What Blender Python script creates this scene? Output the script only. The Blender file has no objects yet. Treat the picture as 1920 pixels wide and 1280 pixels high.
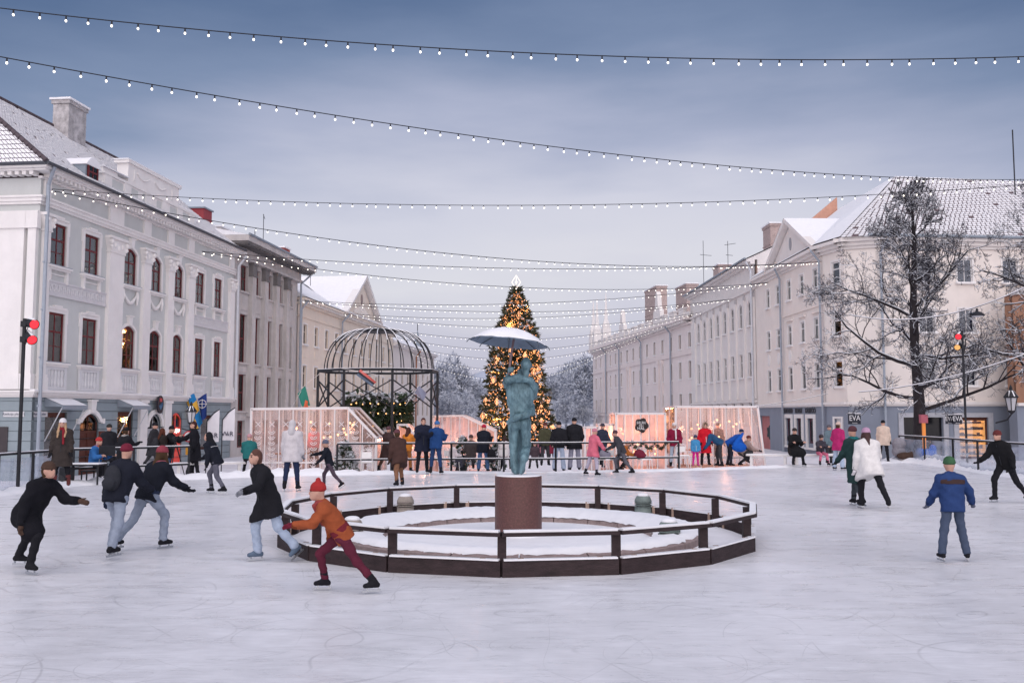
import bpy, math, random
import numpy as np
from mathutils import Vector, Matrix
R = math.radians
random.seed(7); RNG = np.random.default_rng(11)
SC = bpy.context.scene
COL = SC.collection

# ------------------------------------------------------------------ camera
CAM_H, PITCH, FPX = 2.1, R(4.49), 1720.0
cd = bpy.data.cameras.new('camera'); cam = bpy.data.objects.new('camera', cd); COL.objects.link(cam)
cam.location = (0, 0, CAM_H); cam.rotation_euler = (R(90) + PITCH, 0, 0)
cd.sensor_width = 36; cd.lens = 36 * FPX / 1920; cd.clip_end = 3000; cd.clip_start = .1
SC.camera = cam
# ------------------------------------------------------------------ sky, sun, exposure
world = bpy.data.worlds.new('World'); SC.world = world; world.use_nodes = True
wn = world.node_tree; wn.nodes.clear()
def wnode(t, **k):
    n = wn.nodes.new(t)
    for a, v in k.items(): setattr(n, a, v)
    return n
tc = wnode('ShaderNodeTexCoord'); sep = wnode('ShaderNodeSeparateXYZ')
wn.links.new(tc.outputs['Generated'], sep.inputs[0])
ramp = wnode('ShaderNodeValToRGB'); cr = ramp.color_ramp
stops = [(0.0, (.47, .47, .62)), (.06, (.52, .51, .645)), (.14, (.66, .645, .725)), (.22, (.60, .595, .70)), (.30, (.39, .415, .56)), (.40, (.185, .24, .385)), (.50, (.085, .135, .265)), (1.0, (.10, .155, .30))]
while len(cr.elements) < len(stops): cr.elements.new(.5)
for e, (p, c) in zip(cr.elements, stops): e.position = p; e.color = (*c, 1)
# soft streaky cloud: bends the height at which the ramp is read
mp = wnode('ShaderNodeMapping'); mp.inputs['Scale'].default_value = (1.5, 1.5, 6.5)
nz = wnode('ShaderNodeTexNoise'); nz.inputs['Scale'].default_value = 2.2; nz.inputs['Detail'].default_value = 5; nz.inputs['Roughness'].default_value = .5
wn.links.new(tc.outputs['Generated'], mp.inputs[0]); wn.links.new(mp.outputs[0], nz.inputs['Vector'])
ma = wnode('ShaderNodeMath', operation='MULTIPLY_ADD'); ma.inputs[1].default_value = .18; ma.inputs[2].default_value = -.09
wn.links.new(nz.outputs[0], ma.inputs[0])
# the afterglow lies ahead (+Y): away from it the same height reads bluer
vd = wnode('ShaderNodeVectorMath', operation='DOT_PRODUCT'); vd.inputs[1].default_value = (.06, .998, 0)
wn.links.new(tc.outputs['Generated'], vd.inputs[0])
m2 = wnode('ShaderNodeMath', operation='MULTIPLY_ADD'); m2.inputs[1].default_value = -.75; m2.inputs[2].default_value = .715
m2c = wnode('ShaderNodeMath', operation='MINIMUM'); m2c.inputs[1].default_value = .16
wn.links.new(vd.outputs['Value'], m2.inputs[0]); wn.links.new(m2.outputs[0], m2c.inputs[0])
m3 = wnode('ShaderNodeMath', operation='ADD'); wn.links.new(sep.outputs['Z'], m3.inputs[0]); wn.links.new(ma.outputs[0], m3.inputs[1])
m4 = wnode('ShaderNodeMath', operation='ADD'); wn.links.new(m3.outputs[0], m4.inputs[0]); wn.links.new(m2c.outputs[0], m4.inputs[1])
wn.links.new(m4.outputs[0], ramp.inputs[0])
# a faint clear-sky term behind the cloud
sky = wnode('ShaderNodeTexSky', sky_type='NISHITA'); sky.sun_disc = False; sky.sun_elevation = R(6); sky.sun_rotation = R(170)
bgs = wnode('ShaderNodeBackground'); bgs.inputs[1].default_value = .008; wn.links.new(sky.outputs[0], bgs.inputs[0])
bgc = wnode('ShaderNodeBackground'); bgc.inputs[1].default_value = .44; wn.links.new(ramp.outputs[0], bgc.inputs[0])
ad = wnode('ShaderNodeAddShader'); wo = wnode('ShaderNodeOutputWorld')
wn.links.new(bgs.outputs[0], ad.inputs[0]); wn.links.new(bgc.outputs[0], ad.inputs[1]); wn.links.new(ad.outputs[0], wo.inputs[0])
sd = bpy.data.lights.new('sun', 'SUN'); sun = bpy.data.objects.new('sun', sd); COL.objects.link(sun)
sd.energy = 1.5; sd.angle = R(120); sd.color = (1.0, .91, .885); sun.rotation_euler = (R(50), R(0), R(-4))
SC.view_settings.view_transform = 'Standard'; SC.view_settings.look = 'None'
SC.view_settings.exposure = 1.17; SC.view_settings.gamma = 1.0; SC.view_settings.use_curve_mapping = False
SC.cycles.use_denoising = True; SC.cycles.max_bounces = 7; SC.cycles.transparent_max_bounces = 24
SC.cycles.diffuse_bounces = 3; SC.cycles.glossy_bounces = 3; SC.cycles.transmission_bounces = 4
SC.cycles.sample_clamp_indirect = 4; SC.cycles.caustics_reflective = False; SC.cycles.caustics_refractive = False

# ------------------------------------------------------------------ measuring helpers (photo pixels -> real places)
CP, SP = math.cos(PITCH), math.sin(PITCH)
def ray(px, py):
    u, v = (px - 960) / FPX, (640 - py) / FPX
    return Vector((u, CP - v * SP, SP + v * CP))
def at(px, py, Y):
    d = ray(px, py); t = Y / d.y
    return Vector((d.x * t, Y, CAM_H + d.z * t))
def ground(px, py, z=0.0):
    d = ray(px, py); t = (z - CAM_H) / d.z
    return Vector((d.x * t, d.y * t, z))

# ------------------------------------------------------------------ object helpers
def tag(o, label=None, cat=None, group=None, kind=None):
    if label: o['label'] = label
    if cat: o['category'] = cat
    if group: o['group'] = group
    if kind: o['kind'] = kind
    return o
def empty(name, loc=(0, 0, 0), rz=0.0, parent=None):
    o = bpy.data.objects.new(name, None); COL.objects.link(o)
    o.location = loc; o.rotation_euler = (0, 0, rz); o.empty_display_size = .2
    if parent: o.parent = parent
    return o
def thing(name, label, cat, loc=(0, 0, 0), rz=0.0, group=None):
    return tag(empty(name, loc, rz), label, cat, group)
def link(name, me, parent=None, loc=(0, 0, 0), rot=(0, 0, 0)):
    o = bpy.data.objects.new(name, me); COL.objects.link(o)
    o.location = loc; o.rotation_euler = rot
    if parent: o.parent = parent
    return o
class MB:
    def __init__(s): s.v = []; s.f = []; s.m = []
    def add(s, vs, fs, mi=0):
        b = len(s.v); s.v.extend([tuple(p) for p in vs]); s.f.extend([tuple(b + i for i in f) for f in fs]); s.m.extend([mi] * len(fs)); return s
    def box(s, x0, x1, y0, y1, z0, z1, mi=0):
        return s.add([(x0,y0,z0),(x1,y0,z0),(x1,y1,z0),(x0,y1,z0),(x0,y0,z1),(x1,y0,z1),(x1,y1,z1),(x0,y1,z1)],
            [(0,3,2,1),(4,5,6,7),(0,1,5,4),(1,2,6,5),(2,3,7,6),(3,0,4,7)], mi)
    def cbox(s, c, d, mi=0, M=None):
        x, y, z = d[0]/2, d[1]/2, d[2]/2
        vs = [Vector(p) for p in ((-x,-y,-z),(x,-y,-z),(x,y,-z),(-x,y,-z),(-x,-y,z),(x,-y,z),(x,y,z),(-x,y,z))]
        if M is not None: vs = [M @ p for p in vs]
        c = Vector(c)
        return s.add([p + c for p in vs], [(0,3,2,1),(4,5,6,7),(0,1,5,4),(1,2,6,5),(2,3,7,6),(3,0,4,7)], mi)
    def quad(s, a, b, c, d, mi=0): return s.add([a, b, c, d], [(0, 1, 2, 3)], mi)
    def beam(s, a, b, w, h=None, mi=0):
        a, b = Vector(a), Vector(b); h = h or w; d = (b - a).normalized()
        up = Vector((0, 0, 1)) if abs(d.z) < .95 else Vector((0, 1, 0))
        x = d.cross(up).normalized(); z = x.cross(d).normalized(); x *= w/2; z *= h/2
        vs = [a-x-z, a+x-z, a+x+z, a-x+z, b-x-z, b+x-z, b+x+z, b-x+z]
        return s.add(vs, [(0,1,2,3),(7,6,5,4),(0,4,5,1),(1,5,6,2),(2,6,7,3),(3,7,4,0)], mi)
    def tube(s, pts, r, n=6, cap=True, mi=0):
        pts = [Vector(p) for p in pts]; rs = r if isinstance(r, (list, tuple)) else [r] * len(pts)
        up = None; vs = []; fs = []
        for i, p in enumerate(pts):
            d = (pts[min(i+1, len(pts)-1)] - pts[max(i-1, 0)])
            d = d.normalized() if d.length > 1e-9 else Vector((0,0,1))
            if up is None: up = Vector((0,0,1)) if abs(d.z) < .9 else Vector((1,0,0))
            x = d.cross(up)
            x = x.normalized() if x.length > 1e-6 else Vector((1,0,0))
            up = x.cross(d).normalized()
            for k in range(n):
                a = 2*math.pi*k/n; vs.append(p + (x*math.cos(a) + up*math.sin(a)) * rs[i])
        for i in range(len(pts)-1):
            for k in range(n):
                fs.append((i*n+k, i*n+(k+1)%n, (i+1)*n+(k+1)%n, (i+1)*n+k))
        if cap:
            fs.append(tuple(range(n-1, -1, -1))); fs.append(tuple((len(pts)-1)*n+k for k in range(n)))
        return s.add(vs, fs, mi)
    def lathe(s, prof, n=16, c=(0,0,0), mi=0, cap=True):
        vs = []; fs = []
        for r, z in prof:
            for k in range(n):
                a = 2*math.pi*k/n; vs.append((c[0]+r*math.cos(a), c[1]+r*math.sin(a), c[2]+z))
        for i in range(len(prof)-1):
            for k in range(n): fs.append((i*n+k, i*n+(k+1)%n, (i+1)*n+(k+1)%n, (i+1)*n+k))
        if cap: fs.append(tuple(range(n-1,-1,-1))); fs.append(tuple((len(prof)-1)*n+k for k in range(n)))
        return s.add(vs, fs, mi)
    def prism(s, poly, axis, a0, a1, mi=0):
        """poly: 2D outline; axis 'y' -> (x,z) extruded over y, 'x' -> (y,z), 'z' -> (x,y)"""
        n = len(poly)
        def pt(p, a): return (p[0], a, p[1]) if axis == 'y' else ((a, p[0], p[1]) if axis == 'x' else (p[0], p[1], a))
        vs = [pt(p, a0) for p in poly] + [pt(p, a1) for p in poly]
        fs = [tuple(range(n)), tuple(range(2*n-1, n-1, -1))] + [(i, n+i, n+(i+1)%n, (i+1)%n) for i in range(n)]
        return s.add(vs, fs, mi)
    def sphere(s, c, r, n=8, m=6, mi=0, sc=(1,1,1)):
        vs = [(c[0], c[1], c[2]-r*sc[2])]; fs = []
        for i in range(1, m):
            t = math.pi*i/m
            for k in range(n):
                a = 2*math.pi*k/n; vs.append((c[0]+r*sc[0]*math.sin(t)*math.cos(a), c[1]+r*sc[1]*math.sin(t)*math.sin(a), c[2]-r*sc[2]*math.cos(t)))
        vs.append((c[0], c[1], c[2]+r*sc[2])); L = len(vs)-1
        for k in range(n): fs.append((0, 1+(k+1)%n, 1+k)); fs.append((L, L-n+k, L-n+(k+1)%n))
        for i in range(m-2):
            for k in range(n): fs.append((1+i*n+k, 1+i*n+(k+1)%n, 1+(i+1)*n+(k+1)%n, 1+(i+1)*n+k))
        return s.add(vs, fs, mi)
    def mesh(s, name, mats, smooth=False):
        me = bpy.data.meshes.new(name); me.from_pydata(s.v, [], s.f)
        for m in (mats if isinstance(mats, (list, tuple)) else [mats]): me.materials.append(m)
        if any(s.m): me.polygons.foreach_set('material_index', s.m)
        if smooth: me.polygons.foreach_set('use_smooth', [True]*len(s.f))
        me.update(); return me
    def build(s, name, mats, parent=None, smooth=False, loc=(0,0,0), rot=(0,0,0), fix=False):
        me = s.mesh(name, mats, smooth)
        if fix: fixn(me)
        return link(name, me, parent, loc, rot)
def fixn(me):
    import bmesh
    bm = bmesh.new(); bm.from_mesh(me); bmesh.ops.recalc_face_normals(bm, faces=bm.faces[:]); bm.to_mesh(me); bm.free()

# ------------------------------------------------------------------ materials
MATS = {}
def mat(name, col, rough=.8, var=.12, scale=4.0, bump=.0, bscale=None, spec=.3, metal=0.0, emit=None, estr=0.0, stain=0.0, stretch=(1,1,1)):
    if name in MATS: return MATS[name]
    m = bpy.data.materials.new(name); m.use_nodes = True; t = m.node_tree; b = t.nodes['Principled BSDF']
    b.inputs['Base Color'].default_value = (*col, 1); b.inputs['Roughness'].default_value = rough
    b.inputs['Metallic'].default_value = metal; b.inputs['Specular IOR Level'].default_value = spec
    if emit: b.inputs['Emission Color'].default_value = (*emit, 1); b.inputs['Emission Strength'].default_value = estr
    if var or bump or stain:
        tcn = t.nodes.new('ShaderNodeTexCoord'); mpn = t.nodes.new('ShaderNodeMapping'); mpn.inputs['Scale'].default_value = stretch
        t.links.new(tcn.outputs['Object'], mpn.inputs[0])
    if var:
        n = t.nodes.new('ShaderNodeTexNoise'); n.inputs['Scale'].default_value = scale; n.inputs['Detail'].default_value = 6; n.inputs['Roughness'].default_value = .65
        t.links.new(mpn.outputs[0], n.inputs['Vector'])
        mr = t.nodes.new('ShaderNodeMapRange'); mr.inputs[1].default_value = .25; mr.inputs[2].default_value = .75; mr.inputs[3].default_value = 1-var; mr.inputs[4].default_value = 1+var
        t.links.new(n.outputs[0], mr.inputs[0])
        mx = t.nodes.new('ShaderNodeVectorMath'); mx.operation = 'SCALE'; mx.inputs[0].default_value = col
        t.links.new(mr.outputs[0], mx.inputs['Scale']); out = mx.outputs[0]
        if stain:
            n2 = t.nodes.new('ShaderNodeTexNoise'); n2.inputs['Scale'].default_value = .55; n2.inputs['Detail'].default_value = 8; n2.inputs['Roughness'].default_value = .7
            mp2 = t.nodes.new('ShaderNodeMapping'); mp2.inputs['Scale'].default_value = (1.6, 1.6, .45)
            t.links.new(tcn.outputs['Object'], mp2.inputs[0]); t.links.new(mp2.outputs[0], n2.inputs['Vector'])
            r2 = t.nodes.new('ShaderNodeMapRange'); r2.inputs[1].default_value = .45; r2.inputs[2].default_value = .8; r2.inputs[3].default_value = 1; r2.inputs[4].default_value = 1-stain
            t.links.new(n2.outputs[0], r2.inputs[0])
            m2_ = t.nodes.new('ShaderNodeVectorMath'); m2_.operation = 'SCALE'; t.links.new(out, m2_.inputs[0]); t.links.new(r2.outputs[0], m2_.inputs['Scale']); out = m2_.outputs[0]
        t.links.new(out, b.inputs['Base Color'])
    if bump:
        nb = t.nodes.new('ShaderNodeTexNoise'); nb.inputs['Scale'].default_value = bscale or scale*4; nb.inputs['Detail'].default_value = 4
        t.links.new(mpn.outputs[0], nb.inputs['Vector'])
        bp = t.nodes.new('ShaderNodeBump'); bp.inputs['Strength'].default_value = bump; bp.inputs['Distance'].default_value = .02
        t.links.new(nb.outputs[0], bp.inputs['Height']); t.links.new(bp.outputs[0], b.inputs['Normal'])
    MATS[name] = m; return m
def glow(name, col, strength, sample=False):
    if name in MATS: return MATS[name]
    m = bpy.data.materials.new(name); m.use_nodes = True; t = m.node_tree; t.nodes.clear()
    e = t.nodes.new('ShaderNodeEmission'); e.inputs[0].default_value = (*col, 1); e.inputs[1].default_value = strength*.7
    o = t.nodes.new('ShaderNodeOutputMaterial'); t.links.new(e.outputs[0], o.inputs[0])
    if not sample: m.cycles.emission_sampling = 'NONE'
    MATS[name] = m; return m
def glass(name, tint=(.9,.92,.95), frost=0.0, gloss=.12, fcol=(.9,.88,.88)):
    if name in MATS: return MATS[name]
    m = bpy.data.materials.new(name); m.use_nodes = True; t = m.node_tree; t.nodes.clear()
    o = t.nodes.new('ShaderNodeOutputMaterial'); tr = t.nodes.new('ShaderNodeBsdfTransparent'); tr.inputs[0].default_value = (*tint, 1)
    gl = t.nodes.new('ShaderNodeBsdfGlossy'); gl.inputs['Roughness'].default_value = .04
    fr = t.nodes.new('ShaderNodeFresnel'); fr.inputs[0].default_value = 1.45
    ml = t.nodes.new('ShaderNodeMath'); ml.operation = 'MULTIPLY_ADD'; ml.inputs[1].default_value = 1.0; ml.inputs[2].default_value = gloss
    t.links.new(fr.outputs[0], ml.inputs[0])
    mx = t.nodes.new('ShaderNodeMixShader'); t.links.new(ml.outputs[0], mx.inputs[0]); t.links.new(tr.outputs[0], mx.inputs[1]); t.links.new(gl.outputs[0], mx.inputs[2])
    out = mx.outputs[0]
    if frost:
        tl = t.nodes.new('ShaderNodeBsdfTranslucent'); tl.inputs[0].default_value = (*fcol, 1)
        df = t.nodes.new('ShaderNodeBsdfDiffuse'); df.inputs[0].default_value = (*fcol, 1)
        m1 = t.nodes.new('ShaderNodeMixShader'); m1.inputs[0].default_value = .3; t.links.new(tl.outputs[0], m1.inputs[1]); t.links.new(df.outputs[0], m1.inputs[2])
        n = t.nodes.new('ShaderNodeTexNoise'); n.inputs['Scale'].default_value = 1.7; n.inputs['Detail'].default_value = 6
        tcn = t.nodes.new('ShaderNodeTexCoord'); t.links.new(tcn.outputs['Object'], n.inputs['Vector'])
        mr = t.nodes.new('ShaderNodeMapRange'); mr.inputs[1].default_value = .3; mr.inputs[2].default_value = .7; mr.inputs[3].default_value = frost*.45; mr.inputs[4].default_value = min(1, frost*1.5)
        t.links.new(n.outputs[0], mr.inputs[0])
        m3_ = t.nodes.new('ShaderNodeMixShader'); t.links.new(mr.outputs[0], m3_.inputs[0]); t.links.new(out, m3_.inputs[1]); t.links.new(m1.outputs[0], m3_.inputs[2]); out = m3_.outputs[0]
    t.links.new(out, o.inputs[0]); MATS[name] = m; return m

SNOW = mat('snow', (.83, .83, .86), .85, .05, 3, .35, 9, .2)
IRON = mat('black_iron', (.018, .019, .024), .55, .2, 8)
WOODD = mat('dark_wood', (.045, .028, .026), .75, .35, 6, .3, 30, .16)
WHITEP = mat('white_paint', (.74, .72, .71), .6, .05, 3)
BULB = glow('bulb_light', (1.0, .90, .80), 2.2)
WARM = glow('warm_bulb', (1.0, .48, .24), 2.2)
GLASSD = glass('dark_pane_glass', (.8, .85, .95), 0, .015)
GLASS = glass('window_glass', (.9, .92, .95), 0, .16)

# ------------------------------------------------------------------ organic surfaces: smooth unions of round cones, meshed by surface nets
def surface_nets(f, org, h):
    ins = f < 0; nx, ny, nz_ = f.shape
    cnt = np.zeros((nx-1, ny-1, nz_-1), np.int8)
    offs = [(i, j, k) for i in (0, 1) for j in (0, 1) for k in (0, 1)]
    for i, j, k in offs: cnt += ins[i:nx-1+i, j:ny-1+j, k:nz_-1+k]
    act = (cnt > 0) & (cnt < 8); ci = np.argwhere(act)
    if len(ci) == 0: return np.zeros((0, 3)), np.zeros((0, 4), int)
    idx = -np.ones(act.shape, np.int64); idx[act] = np.arange(len(ci))
    vals = {o: f[ci[:,0]+o[0], ci[:,1]+o[1], ci[:,2]+o[2]] for o in offs}
    acc = np.zeros((len(ci), 3)); n = np.zeros(len(ci))
    for a in offs:
        for ax in range(3):
            if a[ax]: continue
            b = list(a); b[ax] = 1; b = tuple(b); va, vb = vals[a], vals[b]
            m = (va < 0) != (vb < 0); t = np.where(m, va / np.where(m, va - vb, 1), 0)
            p = np.array(a, float)[None].repeat(len(ci), 0); p[:, ax] += t
            acc += p * m[:, None]; n += m
    V = (ci + acc / n[:, None]) * h + org
    F = []
    for ax in range(3):
        o1, o2 = [(1, 2), (2, 0), (0, 1)][ax]
        A = ins[tuple(slice(0, -1) if d == ax else slice(None) for d in range(3))]
        B = ins[tuple(slice(1, None) if d == ax else slice(None) for d in range(3))]
        e = np.argwhere(A != B); 
        ok = (e[:, o1] > 0) & (e[:, o2] > 0) & (e[:, o1] < f.shape[o1]-1) & (e[:, o2] < f.shape[o2]-1); e = e[ok]
        s = A[e[:,0], e[:,1], e[:,2]]
        def cell(d1, d2):
            c = e.copy(); c[:, o1] -= d1; c[:, o2] -= d2; return idx[c[:,0], c[:,1], c[:,2]]
        q = np.stack([cell(1,1), cell(0,1), cell(0,0), cell(1,0)], 1)
        q[~s] = q[~s][:, ::-1]; F.append(q)
    return V, np.concatenate(F)
def sdf_cone(P, a, b, ra, rb):
    a, b = np.array(a, float), np.array(b, float); d = b - a; L = max(d @ d, 1e-9)
    t = np.clip(((P - a) @ d) / L, 0, 1)
    return np.linalg.norm(P - a - t[..., None] * d, axis=-1) - (ra + (rb - ra) * t)
def sdf_ell(P, c, r, M=None):
    q = P - np.array(c, float)
    if M is not None: q = q @ np.array(M)
    r = np.array(r, float); k0 = np.linalg.norm(q / r, axis=-1); k1 = np.linalg.norm(q / (r*r), axis=-1)
    return k0 * (k0 - 1) / np.maximum(k1, 1e-6)
def organic(prims, h=.02, k=.04, wr=0.0, wf=30.0, pad=.05, cuts=(), quilt=0.0):
    """prims: ('c',a,b,ra,rb) | ('e',c,r[,M]); smooth union on a grid, each prim evaluated near itself; returns verts, quads"""
    bb = []
    for p in prims:
        pts = [(p[1], p[3]), (p[2], p[4])] if p[0] == 'c' else [(p[1], max(p[2]))]
        bb.append((np.min([np.array(c) - r for c, r in pts], 0), np.max([np.array(c) + r for c, r in pts], 0)))
    lo = np.min([b[0] for b in bb], 0) - pad - h; hi = np.max([b[1] for b in bb], 0) + pad + h
    n = np.ceil((hi - lo) / h).astype(int) + 1; g = [lo[i] + h*np.arange(n[i]) for i in range(3)]
    D = np.full(tuple(n), .5); m = max(k, 2*h) + wr*2 + .01
    for p, (a, b) in zip(prims, bb):
        sl = tuple(slice(max(0, int((a[i]-m-lo[i])/h)), min(n[i], int((b[i]+m-lo[i])/h)+2)) for i in range(3))
        P = np.stack(np.meshgrid(*[g[i][sl[i]] for i in range(3)], indexing='ij'), -1)
        d = sdf_cone(P, *p[1:5]) if p[0] == 'c' else sdf_ell(P, *p[1:]); E = D[sl]
        t = np.clip(.5 + .5 * (E - d) / k, 0, 1); D[sl] = E * (1 - t) + d * t - k * t * (1 - t)
    if wr or quilt or cuts:
        P = np.stack(np.meshgrid(*g, indexing='ij'), -1); x, y, z = P[..., 0], P[..., 1], P[..., 2]
        if wr: 
            a1 = wf*(.8*z + .35*x) + 2.3*np.sin(wf*.31*x + 1.3 + wf*.12*z) + 2.0*np.sin(wf*.27*y + wf*.1*z); a2 = wf*(.55*z - .6*x + .3*y) + 2.6*np.sin(wf*.23*z + .7) + 1.5*np.sin(wf*.37*y)
            D = D + wr * (1.6*np.abs(np.sin(a1)) + 1.1*np.abs(np.sin(a2*.8)) - 1.5)
        if quilt: D = D + quilt * np.abs(np.sin(z*math.pi/.11 + .3*np.sin(9*x)))**.5 * -1 + quilt*.6
        for c, nn in cuts: D = np.maximum(D, (P - np.array(c)) @ np.array(nn))
    return surface_nets(D, lo, h)
def mesh_vq(name, V, Q, mats, smooth=True):
    me = bpy.data.meshes.new(name); me.vertices.add(len(V)); me.vertices.foreach_set('co', np.asarray(V, np.float32).ravel())
    me.loops.add(Q.size); me.loops.foreach_set('vertex_index', Q.astype(np.int32).ravel())
    me.polygons.add(len(Q)); me.polygons.foreach_set('loop_start', np.arange(0, Q.size, Q.shape[1], dtype=np.int32))
    try: me.polygons.foreach_set('loop_total', np.full(len(Q), Q.shape[1], np.int32))
    except Exception: pass
    me.polygons.foreach_set('use_smooth', np.full(len(Q), smooth))
    for m in (mats if isinstance(mats, (list, tuple)) else [mats]): me.materials.append(m)
    me.update(calc_edges=True); return me
def lettering(text, size, m, parent, loc, rot=(R(90), 0, 0), extrude=.01, align='CENTER', name='lettering', sx=1.0):
    cu = bpy.data.curves.new('text', 'FONT'); cu.body = text; cu.size = size; cu.extrude = extrude; cu.align_x = align; cu.align_y = 'CENTER'; cu.resolution_u = 3
    o = bpy.data.objects.new('tmp', cu); me = bpy.data.meshes.new_from_object(o); bpy.data.objects.remove(o)
    me.materials.append(m) if not me.materials else me.materials.__setitem__(0, m)
    ob = link(name, me, parent, loc, rot); ob.scale = (sx, 1, 1); return ob
# ------------------------------------------------------------------ ground and rink
RINK = [(-18,-8),(-16,8),(-14.2,16),(-13.7,21),(-13.5,24.5),(-13.1,27.2),(-11.9,28.9),(-10.4,30.1),(-8,31.6),(-4,32.6),(1,33.2),(5,33.8),(11,36.6),(15,39.2),(17,40.4),(17.6,39.2),(17.3,34),(16.7,29),(16.6,20),(17,8),(18,-8)]
def inpoly(x, y, poly):
    c = np.zeros(x.shape, bool); n = len(poly)
    for i in range(n):
        (x1, y1), (x2, y2) = poly[i], poly[(i+1) % n]
        if y1 == y2: continue
        c ^= ((y1 > y) != (y2 > y)) & (x < (x2-x1)*(y-y1)/(y2-y1)+x1)
    return c
def dpoly(x, y, poly, close=True):
    d = np.full(x.shape, 1e9); n = len(poly)
    for i in range(n if close else n-1):
        a = np.array(poly[i]); b = np.array(poly[(i+1) % n]); e = b - a
        t = np.clip(((x-a[0])*e[0] + (y-a[1])*e[1]) / (e@e), 0, 1)
        d = np.minimum(d, np.hypot(x-a[0]-t*e[0], y-a[1]-t*e[1]))
    return d
def vnoise(x, y, s=0):
    return (np.sin(1.7*x+.9*y+s)+np.sin(-1.1*x+2.3*y+1.3*s+1)+np.sin(3.1*x+2.7*y+.7*s+2)*.6+np.sin(5.3*x-4.1*y+s)*.4)/3
def grid_obj(name, xs, ys, zf, m, keep=None):
    X, Y = np.meshgrid(xs, ys, indexing='ij'); Z = zf(X, Y)
    V = np.stack([X, Y, Z], -1).reshape(-1, 3); nx, ny = X.shape
    I = np.arange(nx*ny).reshape(nx, ny); Q = np.stack([I[:-1,:-1], I[1:,:-1], I[1:,1:], I[:-1,1:]], -1)
    if keep is not None:
        xc = (X[:-1,:-1]+X[1:,1:])/2; yc = (Y[:-1,:-1]+Y[1:,1:])/2; Q = Q[keep(xc, yc)]
    else: Q = Q.reshape(-1, 4)
    return link(name, mesh_vq(name, V, Q.reshape(-1, 4), m))
GSNOW = mat('trodden_snow', (.70, .69, .73), .9, .12, .9, .6, 6, .15)
def gz(X, Y):
    d = np.where(inpoly(X, Y, RINK), 0, dpoly(X, Y, RINK))
    t = np.clip((d - 2.5) / 9, 0, 1); t = t*t*(3-2*t)
    return -.13 - .8*t + .03*vnoise(X*.9, Y*.9)*np.clip(d, 0, 1)
def gzp(x, y): return float(gz(np.array([float(x)]), np.array([float(y)]))[0])
xs = np.unique(np.concatenate([np.linspace(-400, -40, 10), np.arange(-40, 40.1, 1.0), np.linspace(40, 400, 10)]))
ys = np.unique(np.concatenate([np.linspace(-200, -10, 6), np.arange(-10, 60, 1.0), np.linspace(60, 190, 40), np.linspace(190, 420, 6)]))
tag(grid_obj('ground', xs, ys, gz, GSNOW), kind='structure')
# scuffed rink ice
ICE = bpy.data.materials.new('rink_ice'); ICE.use_nodes = True; t = ICE.node_tree; b = t.nodes['Principled BSDF']
b.inputs['Specular IOR Level'].default_value = .5; b.inputs['IOR'].default_value = 1.31
tcn = t.nodes.new('ShaderNodeTexCoord')
def tn(kind, sc, det, stretch, rough=.6):
    mpn = t.nodes.new('ShaderNodeMapping'); mpn.inputs['Scale'].default_value = stretch; t.links.new(tcn.outputs['Object'], mpn.inputs[0])
    n = t.nodes.new(kind); n.inputs['Scale'].default_value = sc; n.inputs['Detail'].default_value = det
    if 'Roughness' in n.inputs: n.inputs['Roughness'].default_value = rough
    t.links.new(mpn.outputs[0], n.inputs['Vector']); return n
def mrange(src, a, b_, c, d):
    r = t.nodes.new('ShaderNodeMapRange'); r.inputs[1].default_value = a; r.inputs[2].default_value = b_; r.inputs[3].default_value = c; r.inputs[4].default_value = d
    t.links.new(src, r.inputs[0]); return r.outputs[0]
def mul(a, b_):
    m = t.nodes.new('ShaderNodeMath'); m.operation = 'MULTIPLY'; t.links.new(a, m.inputs[0]); t.links.new(b_, m.inputs[1]); return m.outputs[0]
big = tn('ShaderNodeTexNoise', .45, 5, (1, .55, 1)); mid = tn('ShaderNodeTexNoise', 2.2, 8, (.55, 1.9, 1), .7); fine = tn('ShaderNodeTexNoise', 16, 5, (.22, 1.3, 1), .7)
# skate cuts: thin rings of warped distance fields
def cuts(sc, seed, width):
    mpn = t.nodes.new('ShaderNodeMapping'); mpn.inputs['Scale'].default_value = (1, 1, 0); mpn.inputs['Location'].default_value = (seed, seed*1.7, 0); mpn.inputs['Rotation'].default_value = (0, 0, seed)
    t.links.new(tcn.outputs['Object'], mpn.inputs[0])
    n = t.nodes.new('ShaderNodeTexNoise'); n.inputs['Scale'].default_value = sc; n.inputs['Detail'].default_value = 1.2; n.inputs['Roughness'].default_value = .35; n.inputs['Distortion'].default_value = .4
    t.links.new(mpn.outputs[0], n.inputs['Vector'])
    mm = t.nodes.new('ShaderNodeMath'); mm.operation = 'MULTIPLY'; mm.inputs[1].default_value = 9; t.links.new(n.outputs[0], mm.inputs[0])
    fr = t.nodes.new('ShaderNodeMath'); fr.operation = 'FRACT'; t.links.new(mm.outputs[0], fr.inputs[0])
    s_ = t.nodes.new('ShaderNodeMath'); s_.operation = 'SUBTRACT'; s_.inputs[1].default_value = .5; t.links.new(fr.outputs[0], s_.inputs[0])
    a_ = t.nodes.new('ShaderNodeMath'); a_.operation = 'ABSOLUTE'; t.links.new(s_.outputs[0], a_.inputs[0])
    brk = tn('ShaderNodeTexNoise', 1.1, 3, (1, 1, 1)); 
    line = mrange(a_.outputs[0], 0, width, 1, 0); return mul(line, mrange(brk.outputs[0], .40, .58, 0, 1))
cs = [cuts(.22, 3.1, .016), cuts(.35, 7.7, .016), cuts(.16, 12.9, .010), cuts(.5, 5.3, .014), cuts(.28, 21.3, .010)]; acc_ = cs[0]
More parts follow.
